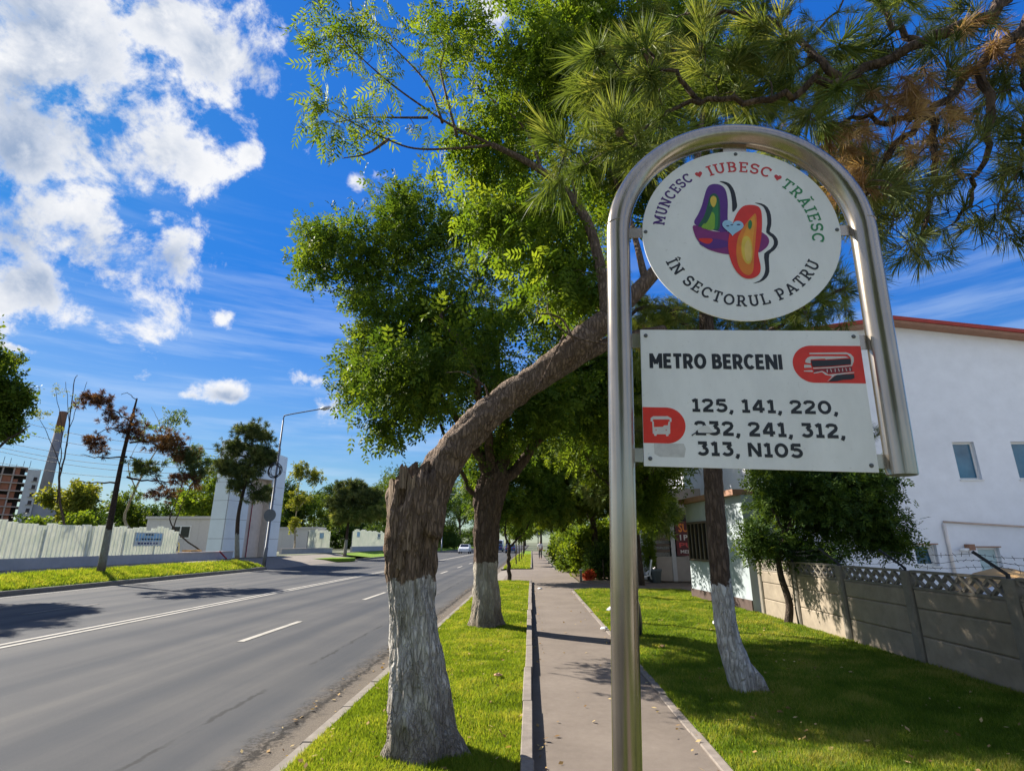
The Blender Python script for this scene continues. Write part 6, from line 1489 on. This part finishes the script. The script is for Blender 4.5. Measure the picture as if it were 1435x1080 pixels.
# ---- small dark leafy tree against the fence
t5 = Tree('leafy_tree', 'small dark leafy tree leaning out over the concrete fence', 'tree', (5.15, 11.95, 0), 13)
t5.limb([(5.16, 11.95, -.05), (5.276,12.000,0.404), (5.180,12.000,0.958), (5.209,12.000,1.384), (5.474,12.000,1.892), (5.787,12.000,2.488)], .085, .035, 10)
for p in ([(5.204,12.000,1.241), (6.035,12.100,1.820), (7.030,12.200,2.045), (7.741,12.200,1.821)], [(5.379,12.000,1.745), (5.160,12.000,2.338), (4.936,12.100,2.651)], [(5.474,12.000,1.892), (6.551,12.300,2.508), (7.370,12.500,2.997)], [(5.194,12.000,1.170), (4.884,11.800,1.458), (4.619,11.800,1.672)]): t5.limb(p, .03, .01, 6)
e_ = t5.grow([((6.280,12.100,2.418), (1.1, .9, .75), 3), ((7.243,12.200,1.970), (.75, .7, .5), 1.8), ((5.442,12.200,2.658), (.7, .8, .7), 1.6), ((7.224,12.300,2.817), (.8, .8, .5), 1.6), ((7.638,12.200,1.673), (.35, .5, .22), .6), ((4.757,11.800,1.600), (.3, .4, .3), .6), ((5.781,12.000,1.456), (.7, .6, .3), .9), ((6.086,12.400,3.232), (1.0, .9, .4), 1.0)], 400, .008, .003, 4, maxlen=2.5)
t5.leaves('crown', M['leaf_dark'], ASH3, 30, .17, .19, e_, .2, .4)
t5.done(M['bark'])

# ---- trees farther along, each with its own crown
def far_tree(name, label, base, limbs, lobes, n, per, sigma, scale, mat, seed, tpl=None, bark='bark', group=None, r=.014, cat='tree', tip=.005, **kw):
    t = Tree(name, label, cat, base, seed, group)
    for p, r0, r1 in limbs: t.limb(p, r0, r1, 9, 5, wob=.02)
    c = t.grow(lobes, n, r, tip, 4, maxlen=6, **kw)
    t.leaves('crown', M[mat], tpl or SPRAY, per, sigma, scale, c, .15, .3)
    t.done(M[bark]); return t
far_tree('young_tree', 'young forked tree with a thin trunk at the end of the near verge', (-.98, 24.4, 0),
         [([(-.98, 24.4, -.1), (-1.0, 24.4, .8), (-.98, 24.4, 1.5)], .095, .08), ([(-.98, 24.4, 1.45), (-1.15, 24.4, 1.9), (-1.12, 24.5, 3.0), (-1.3, 24.6, 4.6)], .06, .02), ([(-.97, 24.4, 1.42), (-.6, 24.4, 1.75), (-.1, 24.5, 2.4), (.2, 24.6, 4.0)], .055, .02)],
         [((-.7, 24.6, 4.6), (2.5, 2.0, 2.0), 3), ((-1.6, 24.4, 3.1), (1.1, 1.1, .6), .9), ((.5, 24.5, 3.2), (1.2, 1.3, .8), 1.2), ((-.3, 24.6, 5.6), (1.8, 1.6, 1.0), 1.4), ((-2.2, 24.8, 4.0), (1.0, 1.0, .8), .7)], 420, 20, .28, .32, 'ash_dark', 21, ASH3, r=.010)
for i, (x, y, h) in enumerate(((-1.15, 40.5, 3.2), (-1.05, 47, 3.4), (-1.0, 54, 3.3), (-.95, 63, 3.6))):
    far_tree('young_tree', ('young slim tree on the far verge past the crossing, nearest of its row', 'young slim tree on the far verge past the crossing, second of its row', 'young slim tree on the far verge past the crossing, third of its row', 'young slim tree on the far verge past the crossing, last of its row')[i], (x, y, 0),
             [([(x, y, -.1), (x + .02, y, 1.2), (x, y, 2.2), (x + .05, y, h)], .05, .02)], [((x, y, h * .92), (.85, .85, .95), 1), ((x + .2, y, h * .72), (.7, .7, .5), .6)], 60, 12, .22, .28, 'leaf_mid', 30 + i, group='young trees on the far verge', r=.008)
far_tree('broad_tree', 'broad shady tree over the footpath beyond the crossing', (3.2, 27.5, 0),
         [([(3.2, 27.5, -.1), (3.1, 27.5, 1.8), (3.0, 27.5, 3.0)], .17, .14), ([(3.0, 27.5, 2.9), (2.0, 27.4, 4.2), (1.0, 27.3, 5.5)], .09, .03), ([(3.0, 27.5, 2.9), (3.6, 27.6, 4.6), (3.8, 27.6, 6.6)], .10, .03), ([(3.0, 27.5, 2.8), (4.2, 27.4, 3.8), (5.2, 27.2, 4.8)], .08, .03)],
         [((1.6, 27.3, 5.0), (1.9, 1.8, 1.5), 2.2), ((3.6, 27.4, 6.4), (2.0, 1.8, 1.8), 2.4), ((4.9, 27, 4.6), (1.5, 1.6, 1.4), 1.6), ((1.2, 27.2, 3.4), (1.1, 1.3, .8), 1.0), ((2.8, 26.9, 4.0), (1.5, 1.4, 1.0), 1.4), ((2.5, 27, 8.0), (1.7, 1.6, 1.2), 1.2)], 560, 20, .30, .36, 'leaf_mid', 41)
far_tree('pine_tree', 'tawny green pine beyond the crossing, its boughs just left of the sign pole', (4.3, 22.6, 0),
         [([(4.3, 22.6, -.1), (4.2, 22.6, 3), (4.1, 22.6, 6.2), (4.0, 22.6, 9.2)], .16, .05)] + [([(4.15, 22.6, z), (4.15 + dx * .6, 22.6 + dy * .6, z + .2), (4.15 + dx, 22.6 + dy, z + .1)], .04, .012) for dx, dy, z in ((-1.9, -.6, 3.6), (-1.7, .5, 4.8), (1.5, -.5, 4.2), (-1.5, -.9, 6.0), (1.4, .4, 6.0), (.6, -1.5, 5.2), (-1.0, .2, 7.4), (1.0, -.3, 7.4))],
         [((2.7, 22.2, 3.7), (.8, .9, .5), 1.1), ((2.8, 22.8, 4.9), (.9, .9, .6), 1.2), ((5.3, 22.3, 4.4), (.9, .9, .6), 1), ((3.0, 21.9, 6.1), (.9, .9, .6), 1.1), ((5.2, 22.8, 6.2), (.9, .9, .6), 1), ((4.6, 21.3, 5.4), (.9, .9, .6), .9), ((3.4, 22.6, 7.6), (.9, .9, .6), .9), ((4.9, 22.4, 7.6), (.8, .8, .6), .8), ((4.0, 22.6, 9.0), (.8, .8, .7), .8), ((4.7, 21.2, 2.7), (.75, .8, .75), 1.3), ((4.1, 21.0, 3.3), (.8, .8, .7), 1.2)], 420, 5, .16, .30, 'needle', 43, TUFT_FAR, 'bark')
for i, (c, rr, mat, lab) in enumerate((((3.4, 28.6, 1.3), (1.5, 1.7, 1.35), 'leaf_bright', 'large bright glossy shrub in the planting bed, nearest the crossing'), ((2.6, 32.4, 1.35), (1.0, 1.6, 1.3), 'leaf_mid', 'glossy shrub in the planting bed, next beyond the nearest one along the footpath'),
                                ((5.4, 29.6, 1.7), (1.7, 1.8, 1.7), 'leaf_mid', 'tall shrub at the back of the planting bed beside the shop'), ((2.6, 40.5, 1.6), (1.1, 2.6, 1.6), 'leaf_bright', 'long leafy shrub edging the footpath farther along'), ((3.0, 25.4, .8), (.55, .5, .8), 'leaf_dark', 'low dark bush beside the red shrub'), ((3.9, 25.2, .55), (.5, .5, .55), 'leaf_mid', 'low green bush in front of the scooter'))):
    far_tree('shrub', lab, (c[0], c[1], 0), [([(c[0] + dx * .1, c[1] + dy * .1, -.05), (c[0] + dx * .3, c[1] + dy * .3, rr[2] * .6), (c[0] + dx * .6, c[1] + dy * .6, rr[2] * 1.3)], .03, .01) for dx, dy in ((.6, 0), (-.6, .2), (0, .7), (.1, -.7))],
             [(c, rr, 3), ((c[0] - rr[0] * .5, c[1] - .4, c[2] * .8), (rr[0] * .6, rr[1] * .5, rr[2] * .75), 1), ((c[0] + rr[0] * .4, c[1], c[2] + rr[2] * .3), (rr[0] * .55, rr[1] * .5, rr[2] * .6), 1)], int(120 * rr[0] * rr[2]) + 40, 13, .16, .30 if c[1] > 26 else .18, mat, 50 + i, SPRAY, 'twig', None, .006, 'shrub', shell=.38)
hedge = MB(); 
hg = thing('hedge', 'low clipped green hedge edging the planting bed by the crossing', 'hedge', (3.2, 34.9, 0))
g_ = np.random.default_rng(5); p_ = np.stack([g_.uniform(1.55, 5.4, 2600), g_.uniform(34.7, 36.0, 2600), g_.random(2600) ** .6 * .42], 1)
V_, F_ = scatter(*SPRAY[1], p_, g_.normal(0, 1, (2600, 3)) + [0, -.2, .6], g_.normal(0, .6, (2600, 3)) + [0, 0, 1], .16 * (.7 + .6 * g_.random(2600))); tri_mesh('foliage', V_, F_, M['leaf_mid'], hg, np.repeat(g_.random(2600), len(SPRAY[1][0])))
part('stems', M['twig'], hg, lambda b: [b.tube([(x, 35.3, 0), (x + .1, 35.3, .3)], .015, 5) for x in np.arange(1.7, 5.3, .4)])
# rows of big trees closing the view down the road
big = [((4.8, 44, 0), 9.5, 2.9, 'leaf_mid', 'broad tree right of the footpath, nearest of the far row'), ((4.4, 58, 0), 10, 3.3, 'leaf_mid', 'broad tree right of the footpath, second of the far row'), ((4.2, 78, 0), 11, 3.8, 'leaf_mid', 'broad tree right of the footpath, third of the far row'),
       ((3.8, 108, 0), 12, 4.5, 'leaf_dark', 'broad tree right of the footpath, last of the far row'), ((-1.2, 84, 0), 8, 2.6, 'leaf_mid', 'broad tree on the near verge far down the road'), ((-22, 118, .3), 20, 7, 'leaf_dark', 'dark broad tree across the road behind the park lamp'), ((-25, 140, .3), 23, 8, 'leaf_dark', 'dark broad tree across the road beyond the park lamp'),
       ((-21.5, 165, .3), 21, 8, 'leaf_dark', 'dark broad tree across the road, farther down the park edge'), ((-28, 112, .3), 17, 6, 'leaf_mid', 'green broad tree in the park left of the distant lamp'), ((-20, 205, .2), 22, 9, 'leaf_dark', 'dark broad tree at the far bend of the road, left'), ((-12, 300, 0), 24, 12, 'leaf_mid', 'large tree closing the end of the road'), ((2.5, 150, 0), 17, 6.5, 'leaf_dark', 'dark broad tree on the near side far down the road'), ((-3.5, 310, 0), 22, 11, 'leaf_dark', 'dark tree closing the end of the road on the right'), ((-24, 310, 0), 25, 12, 'leaf_dark', 'dark tree closing the end of the road on the left'), ((-31, 128, .3), 19, 7, 'leaf_dark', 'dark broad tree deep in the park')]
for i, (b0, h, r, mat, lab) in enumerate(big):
    x, y, z = b0; g = np.random.default_rng(100 + i); k = max(1., y / 55)
    lob = [((x + g.normal(0, r * .38), y + g.normal(0, r * .35), z + h * (.42 + .42 * g.random())), (r * .55, r * .6, h * .17), 1) for _ in range(9)] + [((x, y, z + h * .62), (r * .8, r * .8, h * .28), 3)]
    far_tree('broad_tree', lab, b0, [([(x, y, z - .2), (x + .05, y, z + h * .25), (x, y, z + h * .6)], h * .022, h * .01)] + [([(x, y, z + h * (.25 + .05 * q)), (x + math.cos(q * 2.1) * r * .4, y + math.sin(q * 2.1) * r * .4, z + h * .5), (x + math.cos(q * 2.1) * r * .7, y + math.sin(q * 2.1) * r * .7, z + h * .62)], h * .010, h * .004) for q in range(3)],
             lob, 230, 11, r * .11, .34 * k ** .5 * 1.15, mat, 60 + i, group='broad trees far down the road', r=.02)
# a belt of the same trees far off, so that the land does not end bare
belt = [o for o in bpy.data.objects if o.name.startswith('broad_tree') and o.get('group') == 'broad trees far down the road']
src = [o for o in belt if o.location.y > 100 and o.location.x < -15]
for i in range(26):
    a = R(-64 + i * 4.05); d_ = 230 + 70 * random.random(); o = dup(src[i % len(src)], (math.sin(a) * d_, math.cos(a) * d_ + 60, 0), random.random() * 6, 'tree of the distant belt along the horizon', .55 + .2 * random.random())
    o['group'] = 'distant tree belt'
# ---- first, a tree added behind the sign to cast dapples on the fence
t6 = far_tree('leafy_tree', 'slender leafy tree added behind the sign pole to dapple the fence with shade', (2.05, 11.7, 0), [([(2.05, 11.7, -.1), (2.03, 11.7, 1.5), (2.1, 11.7, 3.0), (2.2, 11.75, 4.6)], .10, .05), ([(2.1, 11.7, 3.0), (2.8, 11.2, 3.8), (3.5, 10.5, 4.3)], .045, .015), ([(2.08, 11.7, 2.7), (1.7, 12, 3.8), (1.2, 12.3, 5.0)], .045, .015)],
    [((2.3, 11.8, 5.3), (1.3, 1.2, 1.0), 2), ((3.4, 10.5, 4.4), (1.0, 1.0, .6), 1.4), ((1.3, 12.2, 5.3), (.9, 1.0, .8), 1.2), ((3.2, 12.2, 4.7), (.9, 1.0, .7), 1.0), ((2.3, 11.4, 3.9), (.9, .8, .5), .8)], 230, 18, .2, .22, 'leaf_mid', 95, ASH3, r=.008)
t7 = far_tree('broad_tree', 'round crowned tree on the lawn in front of the annex, behind the sign pole', (2.95, 17.2, 0), [([(2.95, 17.2, -.1), (2.95, 17.2, 2.0), (2.9, 17.3, 3.6), (2.9, 17.4, 5.6)], .12, .05), ([(2.93, 17.2, 2.8), (2.1, 17.7, 3.9), (1.5, 18.2, 5.0)], .055, .02), ([(2.93, 17.2, 2.9), (3.8, 16.8, 3.7), (4.4, 16.4, 4.4)], .055, .02)],
    [((1.7, 18.0, 5.0), (1.3, 1.4, 1.1), 2), ((2.9, 17.2, 5.8), (1.5, 1.5, 1.2), 2), ((4.1, 16.6, 4.6), (1.3, 1.3, .9), 1.8), ((2.6, 17.6, 3.9), (1.2, 1.2, .6), 1.1), ((3.9, 17.4, 3.6), (1.1, 1.1, .6), .9), ((3.65, 17.8, 2.75), (.7, .8, .65), 1.1), ((3.2, 17.2, 3.2), (.7, .8, .6), .7)], 390, 17, .24, .26, 'leaf_mid', 96, ASH3, r=.009)
# unseen tree added behind the viewer to darken reflections in the steel
dup(t2.root, (-.95, -7.5, 0), 2.1, 'ash tree added behind the viewer as a dark reflection for the steel sign')
# ---- trees on the far side of the road
def scrag_pine(base, top, boughs, label, seed, rust, tpl=TUFT_FAR, per=4, sc=.30, bark='bark_left', lean=(), extra=(), group='pines across the road', r0=.17, sg=.13):
    t = Tree('pine_tree', label, 'tree', base, seed, group); b, T = np.array(base), np.array(top)
    mid = [tuple(b + (T - b) * f + np.array(q)) for f, q in lean]
    t.limb([tuple(b - [0, 0, .15])] + mid + [tuple(T)], r0, .035, 12, 8)
    for pts, r in extra: t.limb(pts, r, .012, 6, 5, wob=.04)
    for mat, lobes, n in boughs:
        c = t.grow(lobes, n, .010, .006, 4, maxlen=3.2, sag=.03); t.leaves('needles', M[mat], tpl, per, sg, sc, c, -.2, .55, .5, .6)
    t.done(M[bark]); return t
BY = 24.3
scrag_pine((-19.0, BY, .42), (-19.114,24.500,8.328), [('needle_rust', [((-20.876,24.300,8.149), (.85, .5, .24), 1.3), ((-19.711,24.300,7.327), (.9, .5, .35), 1.2), ((-20.393,24.200,6.040), (.4, .4, .5), 1.0), ((-18.772,24.400,6.648), (.7, .6, .5), 1.0), ((-16.248,24.600,4.407), (.7, .5, .22), .9), ((-17.157,24.600,3.821), (.8, .5, .3), .8)], 130),
           ('needle_tan', [((-17.357,24.600,6.160), (.9, .6, .4), 1.4), ((-16.571,24.800,5.506), (.6, .5, .4), .8)], 85), ('needle_dark', [((-17.989,24.500,4.965), (.75, .5, .28), 1.2), ((-15.763,24.800,4.827), (.5, .5, .35), .8), ((-16.224,24.800,5.504), (.5, .4, .4), .8)], 75)],
           'scraggy half dead pine with rust brown needles, nearest across the road', 71, True, per=3, sc=.21, sg=.2, lean=((.3, (-.05, 0, 0)), (.6, (-.10, 0, 0)), (.85, (-.05, 0, 0))),
           extra=[([(-19.062,24.350,4.259), (-19.990,24.200,4.247), (-20.993,24.100,4.272)], .05), ([(-18.942,24.400,5.457), (-19.989,24.300,5.414), (-21.034,24.200,5.538)], .045), ([(-18.749,24.400,4.526), (-17.532,24.500,4.368), (-16.055,24.600,4.274)], .06), ([(-19.077,24.450,7.112), (-20.003,24.350,7.693), (-21.351,24.300,8.367)], .04), ([(-18.970,24.450,6.418), (-20.164,24.350,6.820), (-20.696,24.300,5.957)], .035), ([(-18.944,24.400,6.134), (-17.613,24.600,6.231), (-16.388,24.800,5.846)], .05), ([(-18.805,24.400,5.457), (-17.891,24.600,4.978), (-16.888,24.700,3.829)], .04), ([(-19.100,24.500,8.256), (-19.587,24.500,8.549), (-19.856,24.400,8.488)], .02)])
scrag_pine((-19.8, 37.2, .42), (-20.395,37.600,10.007), [('needle_dark', [((-20.405,37.600,9.318), (1.1, .9, .7), 1.6), ((-21.332,37.500,8.104), (1.2, .9, .65), 1.4), ((-19.330,37.500,7.578), (1.1, .9, .7), 1.5), ((-21.483,37.400,6.709), (1.1, .9, .6), 1.3), ((-20.225,37.500,6.564), (1.3, .9, .8), 1.8), ((-18.978,37.500,4.963), (.9, .8, .55), 1.0), ((-20.526,37.400,5.453), (.7, .7, .35), .8), ((-18.764,37.500,7.217), (.4, .5, .4), .5), ((-19.144,37.500,8.922), (.4, .5, .3), .4)], 330)],
           'full dark green pine in front of the white tower', 73, False, sc=.30, sg=.24, per=4, lean=((.3, (-.25, 0, 0)), (.6, (.1, 0, 0)), (.8, (.25, 0, 0))), extra=[([(-20.405,37.400,7.466), (-21.662,37.400,7.883), (-22.224,37.400,7.476)], .06), ([(-20.157,37.400,6.450), (-21.407,37.400,6.205), (-22.204,37.400,6.359)], .06), ([(-20.172,37.400,6.199), (-19.080,37.400,4.954), (-18.356,37.400,4.463)], .05), ([(-20.272,37.500,7.994), (-19.160,37.500,7.474), (-18.505,37.500,7.216)], .05)])
scrag_pine((-19.6, 58.2, .15), (-19.890,59.000,8.570), [('needle_dark', [((-19.935,59.000,7.246), (2.0, 1.6, .9), 1.6), ((-18.653,59.000,6.089), (2.0, 1.6, .9), 1.6), ((-20.843,58.600,5.685), (1.6, 1.5, .9), 1.2), ((-17.518,59.000,6.699), (1.2, 1.4, .8), .8)], 220), ('needle', [((-18.331,58.400,4.391), (2.2, 1.5, .7), 1.4), ((-20.246,58.400,4.171), (1.3, 1.3, .7), .9), ((-16.648,58.600,4.922), (1.3, 1.3, .8), .8)], 150)],
           'bushy pine with a pale lower trunk on the traffic island', 75, False, sc=.46, lean=((.5, (.1, 0, 0)),), r0=.2)
def thin_tree(label, base, stems, lobes, n, per, mat, seed, bark='bark', sc=.24, r=.007, group='thin young trees behind the fences'):
    t = Tree('thin_tree', label, 'tree', base, seed, group)
    for p, r0 in stems: t.limb(p, r0, .012, 7, 6, wob=.02)
    c = t.grow(lobes, n, r, .006, 4, maxlen=3.5, shell=.6); t.leaves('crown', M[mat], SPRAY, per, .12, sc, c, .1, .5); t.done(M[bark]); return t
Q = .47
thin_tree('bare thin tree of several stems behind the fence, in front of the chimney', (-25.6, 30.5, Q), [([(-25.6, 30.5, .3), (-27.272,30.500,4.372), (-27.493,30.500,6.866), (-27.910,30.500,10.829), (-27.892,30.500,11.516)], .075), ([(-27.250,30.500,3.766), (-27.634,30.500,6.023), (-28.069,30.500,8.159), (-29.028,30.500,10.613)], .04), ([(-27.356,30.400,5.592), (-28.237,30.400,7.066), (-29.432,30.400,8.672)], .03), ([(-27.493,30.500,6.866), (-27.734,30.500,8.593), (-28.601,30.600,11.095)], .025), ([(-27.585,30.500,8.156), (-27.338,30.500,9.920), (-27.152,30.500,11.049)], .02)],
          [((-29.455,30.400,9.112), (.6, .4, .35), 1.0), ((-28.157,30.500,8.160), (.4, .4, .7), .8), ((-27.651,30.500,9.922), (.4, .4, .8), .7), ((-28.712,30.500,10.610), (.6, .4, .4), .5)], 34, 4, 'leaf_yellow', 81, sc=.17)
thin_tree('thin tree with a pale mottled trunk behind the fence, right of the scraggy pine', (-28.3, 42.5, Q), [([(-28.3, 42.5, .3), (-31.936,42.500,2.950), (-31.810,42.500,5.443), (-31.280,42.600,7.451), (-30.354,42.600,9.797), (-29.952,42.600,12.216)], .15), ([(-31.750,42.500,5.725), (-32.753,42.500,7.734), (-32.106,42.600,10.108)], .05), ([(-30.354,42.600,9.797), (-31.003,42.600,11.307), (-31.852,42.600,12.541)], .03)],
          [((-29.724,42.600,11.297), (1.4, 1.0, 1.3), 2.0), ((-31.921,42.600,10.708), (1.2, .9, 1.2), 1.0), ((-28.763,42.600,8.311), (1.3, 1.0, .8), 1.0), ((-31.325,42.400,5.433), (.9, .8, .8), .8)], 120, 5, 'leaf_mid', 82, 'bark_pale', .24)
thin_tree('thin leafy double stemmed tree beside the site cabin window', (-25.5, 44, Q), [([(-25.5, 44, .3), (-29.309,44.000,2.994), (-29.056,44.000,5.567), (-28.864,44.000,7.926), (-28.916,44.000,10.358)], .07), ([(-29.145,44.100,2.715), (-28.591,44.000,4.986), (-27.456,44.000,7.919)], .05)],
          [((-28.354,44.000,8.524), (1.0, .9, 1.2), 1.5), ((-27.151,44.000,7.918), (.8, .8, .8), 1.0), ((-28.474,44.000,6.736), (1.0, .8, .6), .8), ((-27.066,44.000,5.561), (.6, .7, .6), .4)], 120, 6, 'leaf_mid', 83, 'bark', .24)
thin_tree('slim pale tree with sparse light leaves just right of the white tower', (-24.0, 63.8, .45), [([(-26.521,61.891,0.450), (-27.625,63.800,3.605), (-27.708,63.800,7.307), (-27.706,63.800,11.134)], .13), ([(-27.642,63.800,5.235), (-26.157,63.800,7.302), (-24.968,63.800,9.151)], .06), ([(-27.698,63.800,6.474), (-28.719,63.800,8.572)], .04)],
          [((-27.823,63.800,9.845), (1.3, 1.2, 1.6), 1.6), ((-27.698,63.800,6.474), (1.5, 1.2, 1.2), 1.4), ((-26.009,63.800,9.155), (1.2, 1.2, 1.1), 1.1), ((-27.707,63.600,3.599), (.6, .6, .9), .7)], 170, 8, 'leaf_yellow', 84, 'bark_pale', .34, .010)
# leafy bank of trees behind the fences
BANK = [(-50.61, 52.00, 1.9), (-47.5, 56.00, 6.2), (-44.61, 50.00, 1.9), (-51.40, 62.00, 2.6), (-54.13, 70.00, 4.4), (-53.28, 75.00, 4.2), (-35.55, 58.00, 6.06), (-46.15, 72.00, 5.73), (-42.87, 95.00, 6.41), (-38.38, 96.00, 5.83), (-39.73, 110.00, 7.85), (-35.19, 120.00, 6.11), (-32.53, 135.00, 7.52)]
for i, (rx, rz, mat, lab) in enumerate(((3.2, 1.7, 'leaf_bright', 'low bright bush behind the fence at the far left'), (2.3, 2.4, 'leaf_yellow', 'yellow green tree behind the fence, right of the unfinished block'), (2.6, 1.5, 'leaf_bright', 'bright low bush behind the fence below the chimney'),
        (4.5, 2.2, 'leaf_dark', 'dark green bush behind the fence, left of the scraggy pine'), (4.2, 3.8, 'leaf_mid', 'green tree behind the fence, behind the scraggy pine trunk'), (5.5, 3.2, 'leaf_dark', 'dark tree behind the fence above the notice board'), (2.6, 3.4, 'leaf_bright', 'bright green tree just left of the white tower'), (3.5, 3.0, 'leaf_dark', 'dark tree behind the site cabin'),
        (4.0, 6.0, 'leaf_dark', 'dark evergreen just right of the white tower'), (6.0, 5.0, 'leaf_mid', 'green tree behind the pale windowless cabin'), (5.5, 6.0, 'leaf_dark', 'dark tree behind the gap in the far fence'), (6.5, 6.0, 'leaf_dark', 'dark tree behind the farthest corrugated fence'), (7.0, 8.0, 'leaf_mid', 'tree behind the leaning trunk across the road'))):
    g = np.random.default_rng(300 + i)
    x, y, z = BANK[i]
    far_tree('bank_tree' if rz > 2.5 else 'shrub', lab, (x, y, .4), [([(x, y, .3), (x + .1, y, z * .6), (x, y, z)], .05 + rz * .03, .03)] + [([(x, y, z * .5), (x + math.cos(q * 2.1) * rx * .5, y + math.sin(q * 2.1) * rx * .4, z + rz * .2)], .03 + rz * .012, .02) for q in range(3)],
             [((x, y, z), (rx * .9, rx * .8, rz * .85), 3)] + [((x + g.normal(0, rx * .5), y + g.normal(0, rx * .4), z + g.normal(0, rz * .45)), (rx * .4, rx * .4, rz * .4), 1) for _ in range(6)], 170, 11, .06 * rx + .12, .32 + .0035 * y, mat, 200 + i, group='trees behind the building site fences' if rz > 2.5 else None, r=.015, cat='tree' if rz > 2.5 else 'shrub')
hb = [o for o in bpy.data.objects if o.get('label') == 'dark green bush behind the fence, left of the scraggy pine'][0]
for i, (x, y, k) in enumerate(((-27, 100, 1.0), (-33, 104, 1.2), (-26, 118, 1.2), (-38, 108, 1.2), (-30, 132, 1.3), (-24, 150, 1.3), (-44, 100, 1.1), (-50, 112, 1.2), (-37, 90, .9), (-20.5, 135, .9), (-19.5, 190, 1.2), (-58, 104, 1.2), (-27, 170, 1.5))):
    o = dup(hb, (x, y, -.4), i * 1.3, 'dark undergrowth below the trees past the far fences', k); o['group'] = 'undergrowth past the far fences'
t9 = far_tree('broad_tree', 'broad leafy tree cut off by the left edge of the picture', (-21.0, 19.2, .45), [([(-21.0, 19.2, .2), (-21.0, 19.2, 3.5), (-21.2, 19.3, 6.2), (-21.9, 19.2, 8.6)], .2, .06), ([(-21, 19.2, 3.5), (-20.2, 19.6, 5.2), (-19.6, 19.9, 6.0)], .08, .02)],
         [((-21.530,19.600,6.983), (1.7, 1.4, 1.2), 2), ((-20.826,19.900,7.056), (.75, .8, .7), 1.2), ((-20.653,19.900,5.897), (.6, .7, .4), .8), ((-22.315,19.600,8.171), (1.5, 1.3, .9), 1.3), ((-22.6, 19.2, 9.0), (2.0, 2.0, 1.6), 2.2), ((-21.6, 17.6, 8.4), (1.6, 1.8, 1.3), 1.4)], 380, 13, .18, .26, 'leaf_mid', 91, r=.01)

# ================================================================== GRASS
def grass(name, x0, x1, y0, y1, n, zf, h, mat, seed, power=1.0, wf=(.0026, .0007), kind='stuff'):
    g = np.random.default_rng(seed); u = g.random(n)
    y = y0 * (y1 / y0) ** (u ** power) if y0 > 0 else y0 + (y1 - y0) * u
    x = g.uniform(x0, x1, n); z = zf(x, y)
    cl = np.array([mnoise.noise(Vector((a * 3.1, b * 3.1, 7))) for a, b in zip(x, y)])
    hh = h * (.55 + .8 * g.random(n)) * (1 + .45 * cl); w = wf[0] + wf[1] * y
    th = g.random(n) * 2 * np.pi; ln = g.normal(0, .42, (n, 2)) + np.stack([cl * .3, cl * -.2], 1)
    a = np.stack([x - np.cos(th) * w, y - np.sin(th) * w, z - .004], 1); b = np.stack([x + np.cos(th) * w, y + np.sin(th) * w, z - .004], 1)
    c = np.stack([x + ln[:, 0] * hh, y + ln[:, 1] * hh, z + hh], 1)
    V = np.stack([a, b, c], 1).reshape(-1, 3); F = np.arange(3 * n).reshape(-1, 3)
    return tri_mesh(name, V, F, mat, None, np.repeat(np.clip(.5 + .5 * cl + g.normal(0, .22, n), 0, 1), 3), (0, 0, 0), kind)
grass('grass', -1.80, -.10, 4.0, 24.0, 190000, lambda x, y: verge_z(x, y, -1.81, -.095, .015, 8, .05), .042, M['blade'], 1)
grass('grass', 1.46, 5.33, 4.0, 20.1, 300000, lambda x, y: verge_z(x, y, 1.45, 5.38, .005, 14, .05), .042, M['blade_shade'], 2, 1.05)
grass('grass', -1.80, -.10, 35.6, 75, 22000, lambda x, y: .05 + 0 * x, .09, M['blade'], 3, 1.0, (.004, .0006))
grass('grass', -19.75, -17.8, 10., 37., 42000, lambda x, y: np.interp(x, [-19.8, -18.9, -18.2, -17.76], [.44, .33, .16, .03]) + .02, .10, M['blade'], 4, 1.0, (.004, .0005))
# fallen leaves and bits of straw on the grass and along the path
def fallen(name, rects, n, mat, seed, sz):
    g = np.random.default_rng(seed); P = []
    for x0, x1, y0, y1, z, k in rects:
        m = int(n * k); P.append(np.stack([g.uniform(x0, x1, m), y0 * (y1 / y0) ** g.random(m), z + g.random(m) * .01], 1))
    P = np.concatenate(P); m = len(P); tv = np.array([(0, 0, 0), (.5, .28, .10), (1, 0, .16), (.5, -.28, .08)]); tf = np.array([(0, 2, 1), (0, 3, 2)])
    V, F = scatter(tv, tf, P, g.normal(0, 1, (m, 3)) * [1, 1, .25], g.normal(0, .35, (m, 3)) + [0, 0, 1], sz * (.5 + g.random(m)))
    return tri_mesh(name, V, F, mat, None, np.repeat(g.random(m), 4), (0, 0, 0), 'stuff')
DL = leaf_mat('fallen_leaf', (.16, .09, .035), (.34, .22, .09), (.50, .40, .20), .2, .7, 2)
fallen('fallen_leaves', [(-1.75, -.12, 4.2, 22, .055, .35), (1.5, 5.2, 4.5, 19, .05, .5), (1.2, 1.5, 4.4, 20, .012, .10), (.02, .22, 4.4, 20, .004, .05), (.2, 1.3, 4.6, 22, .004, .04), (-2.5, -1.95, 4.2, 24, -.115, .14)], 800, DL, 17, .045)
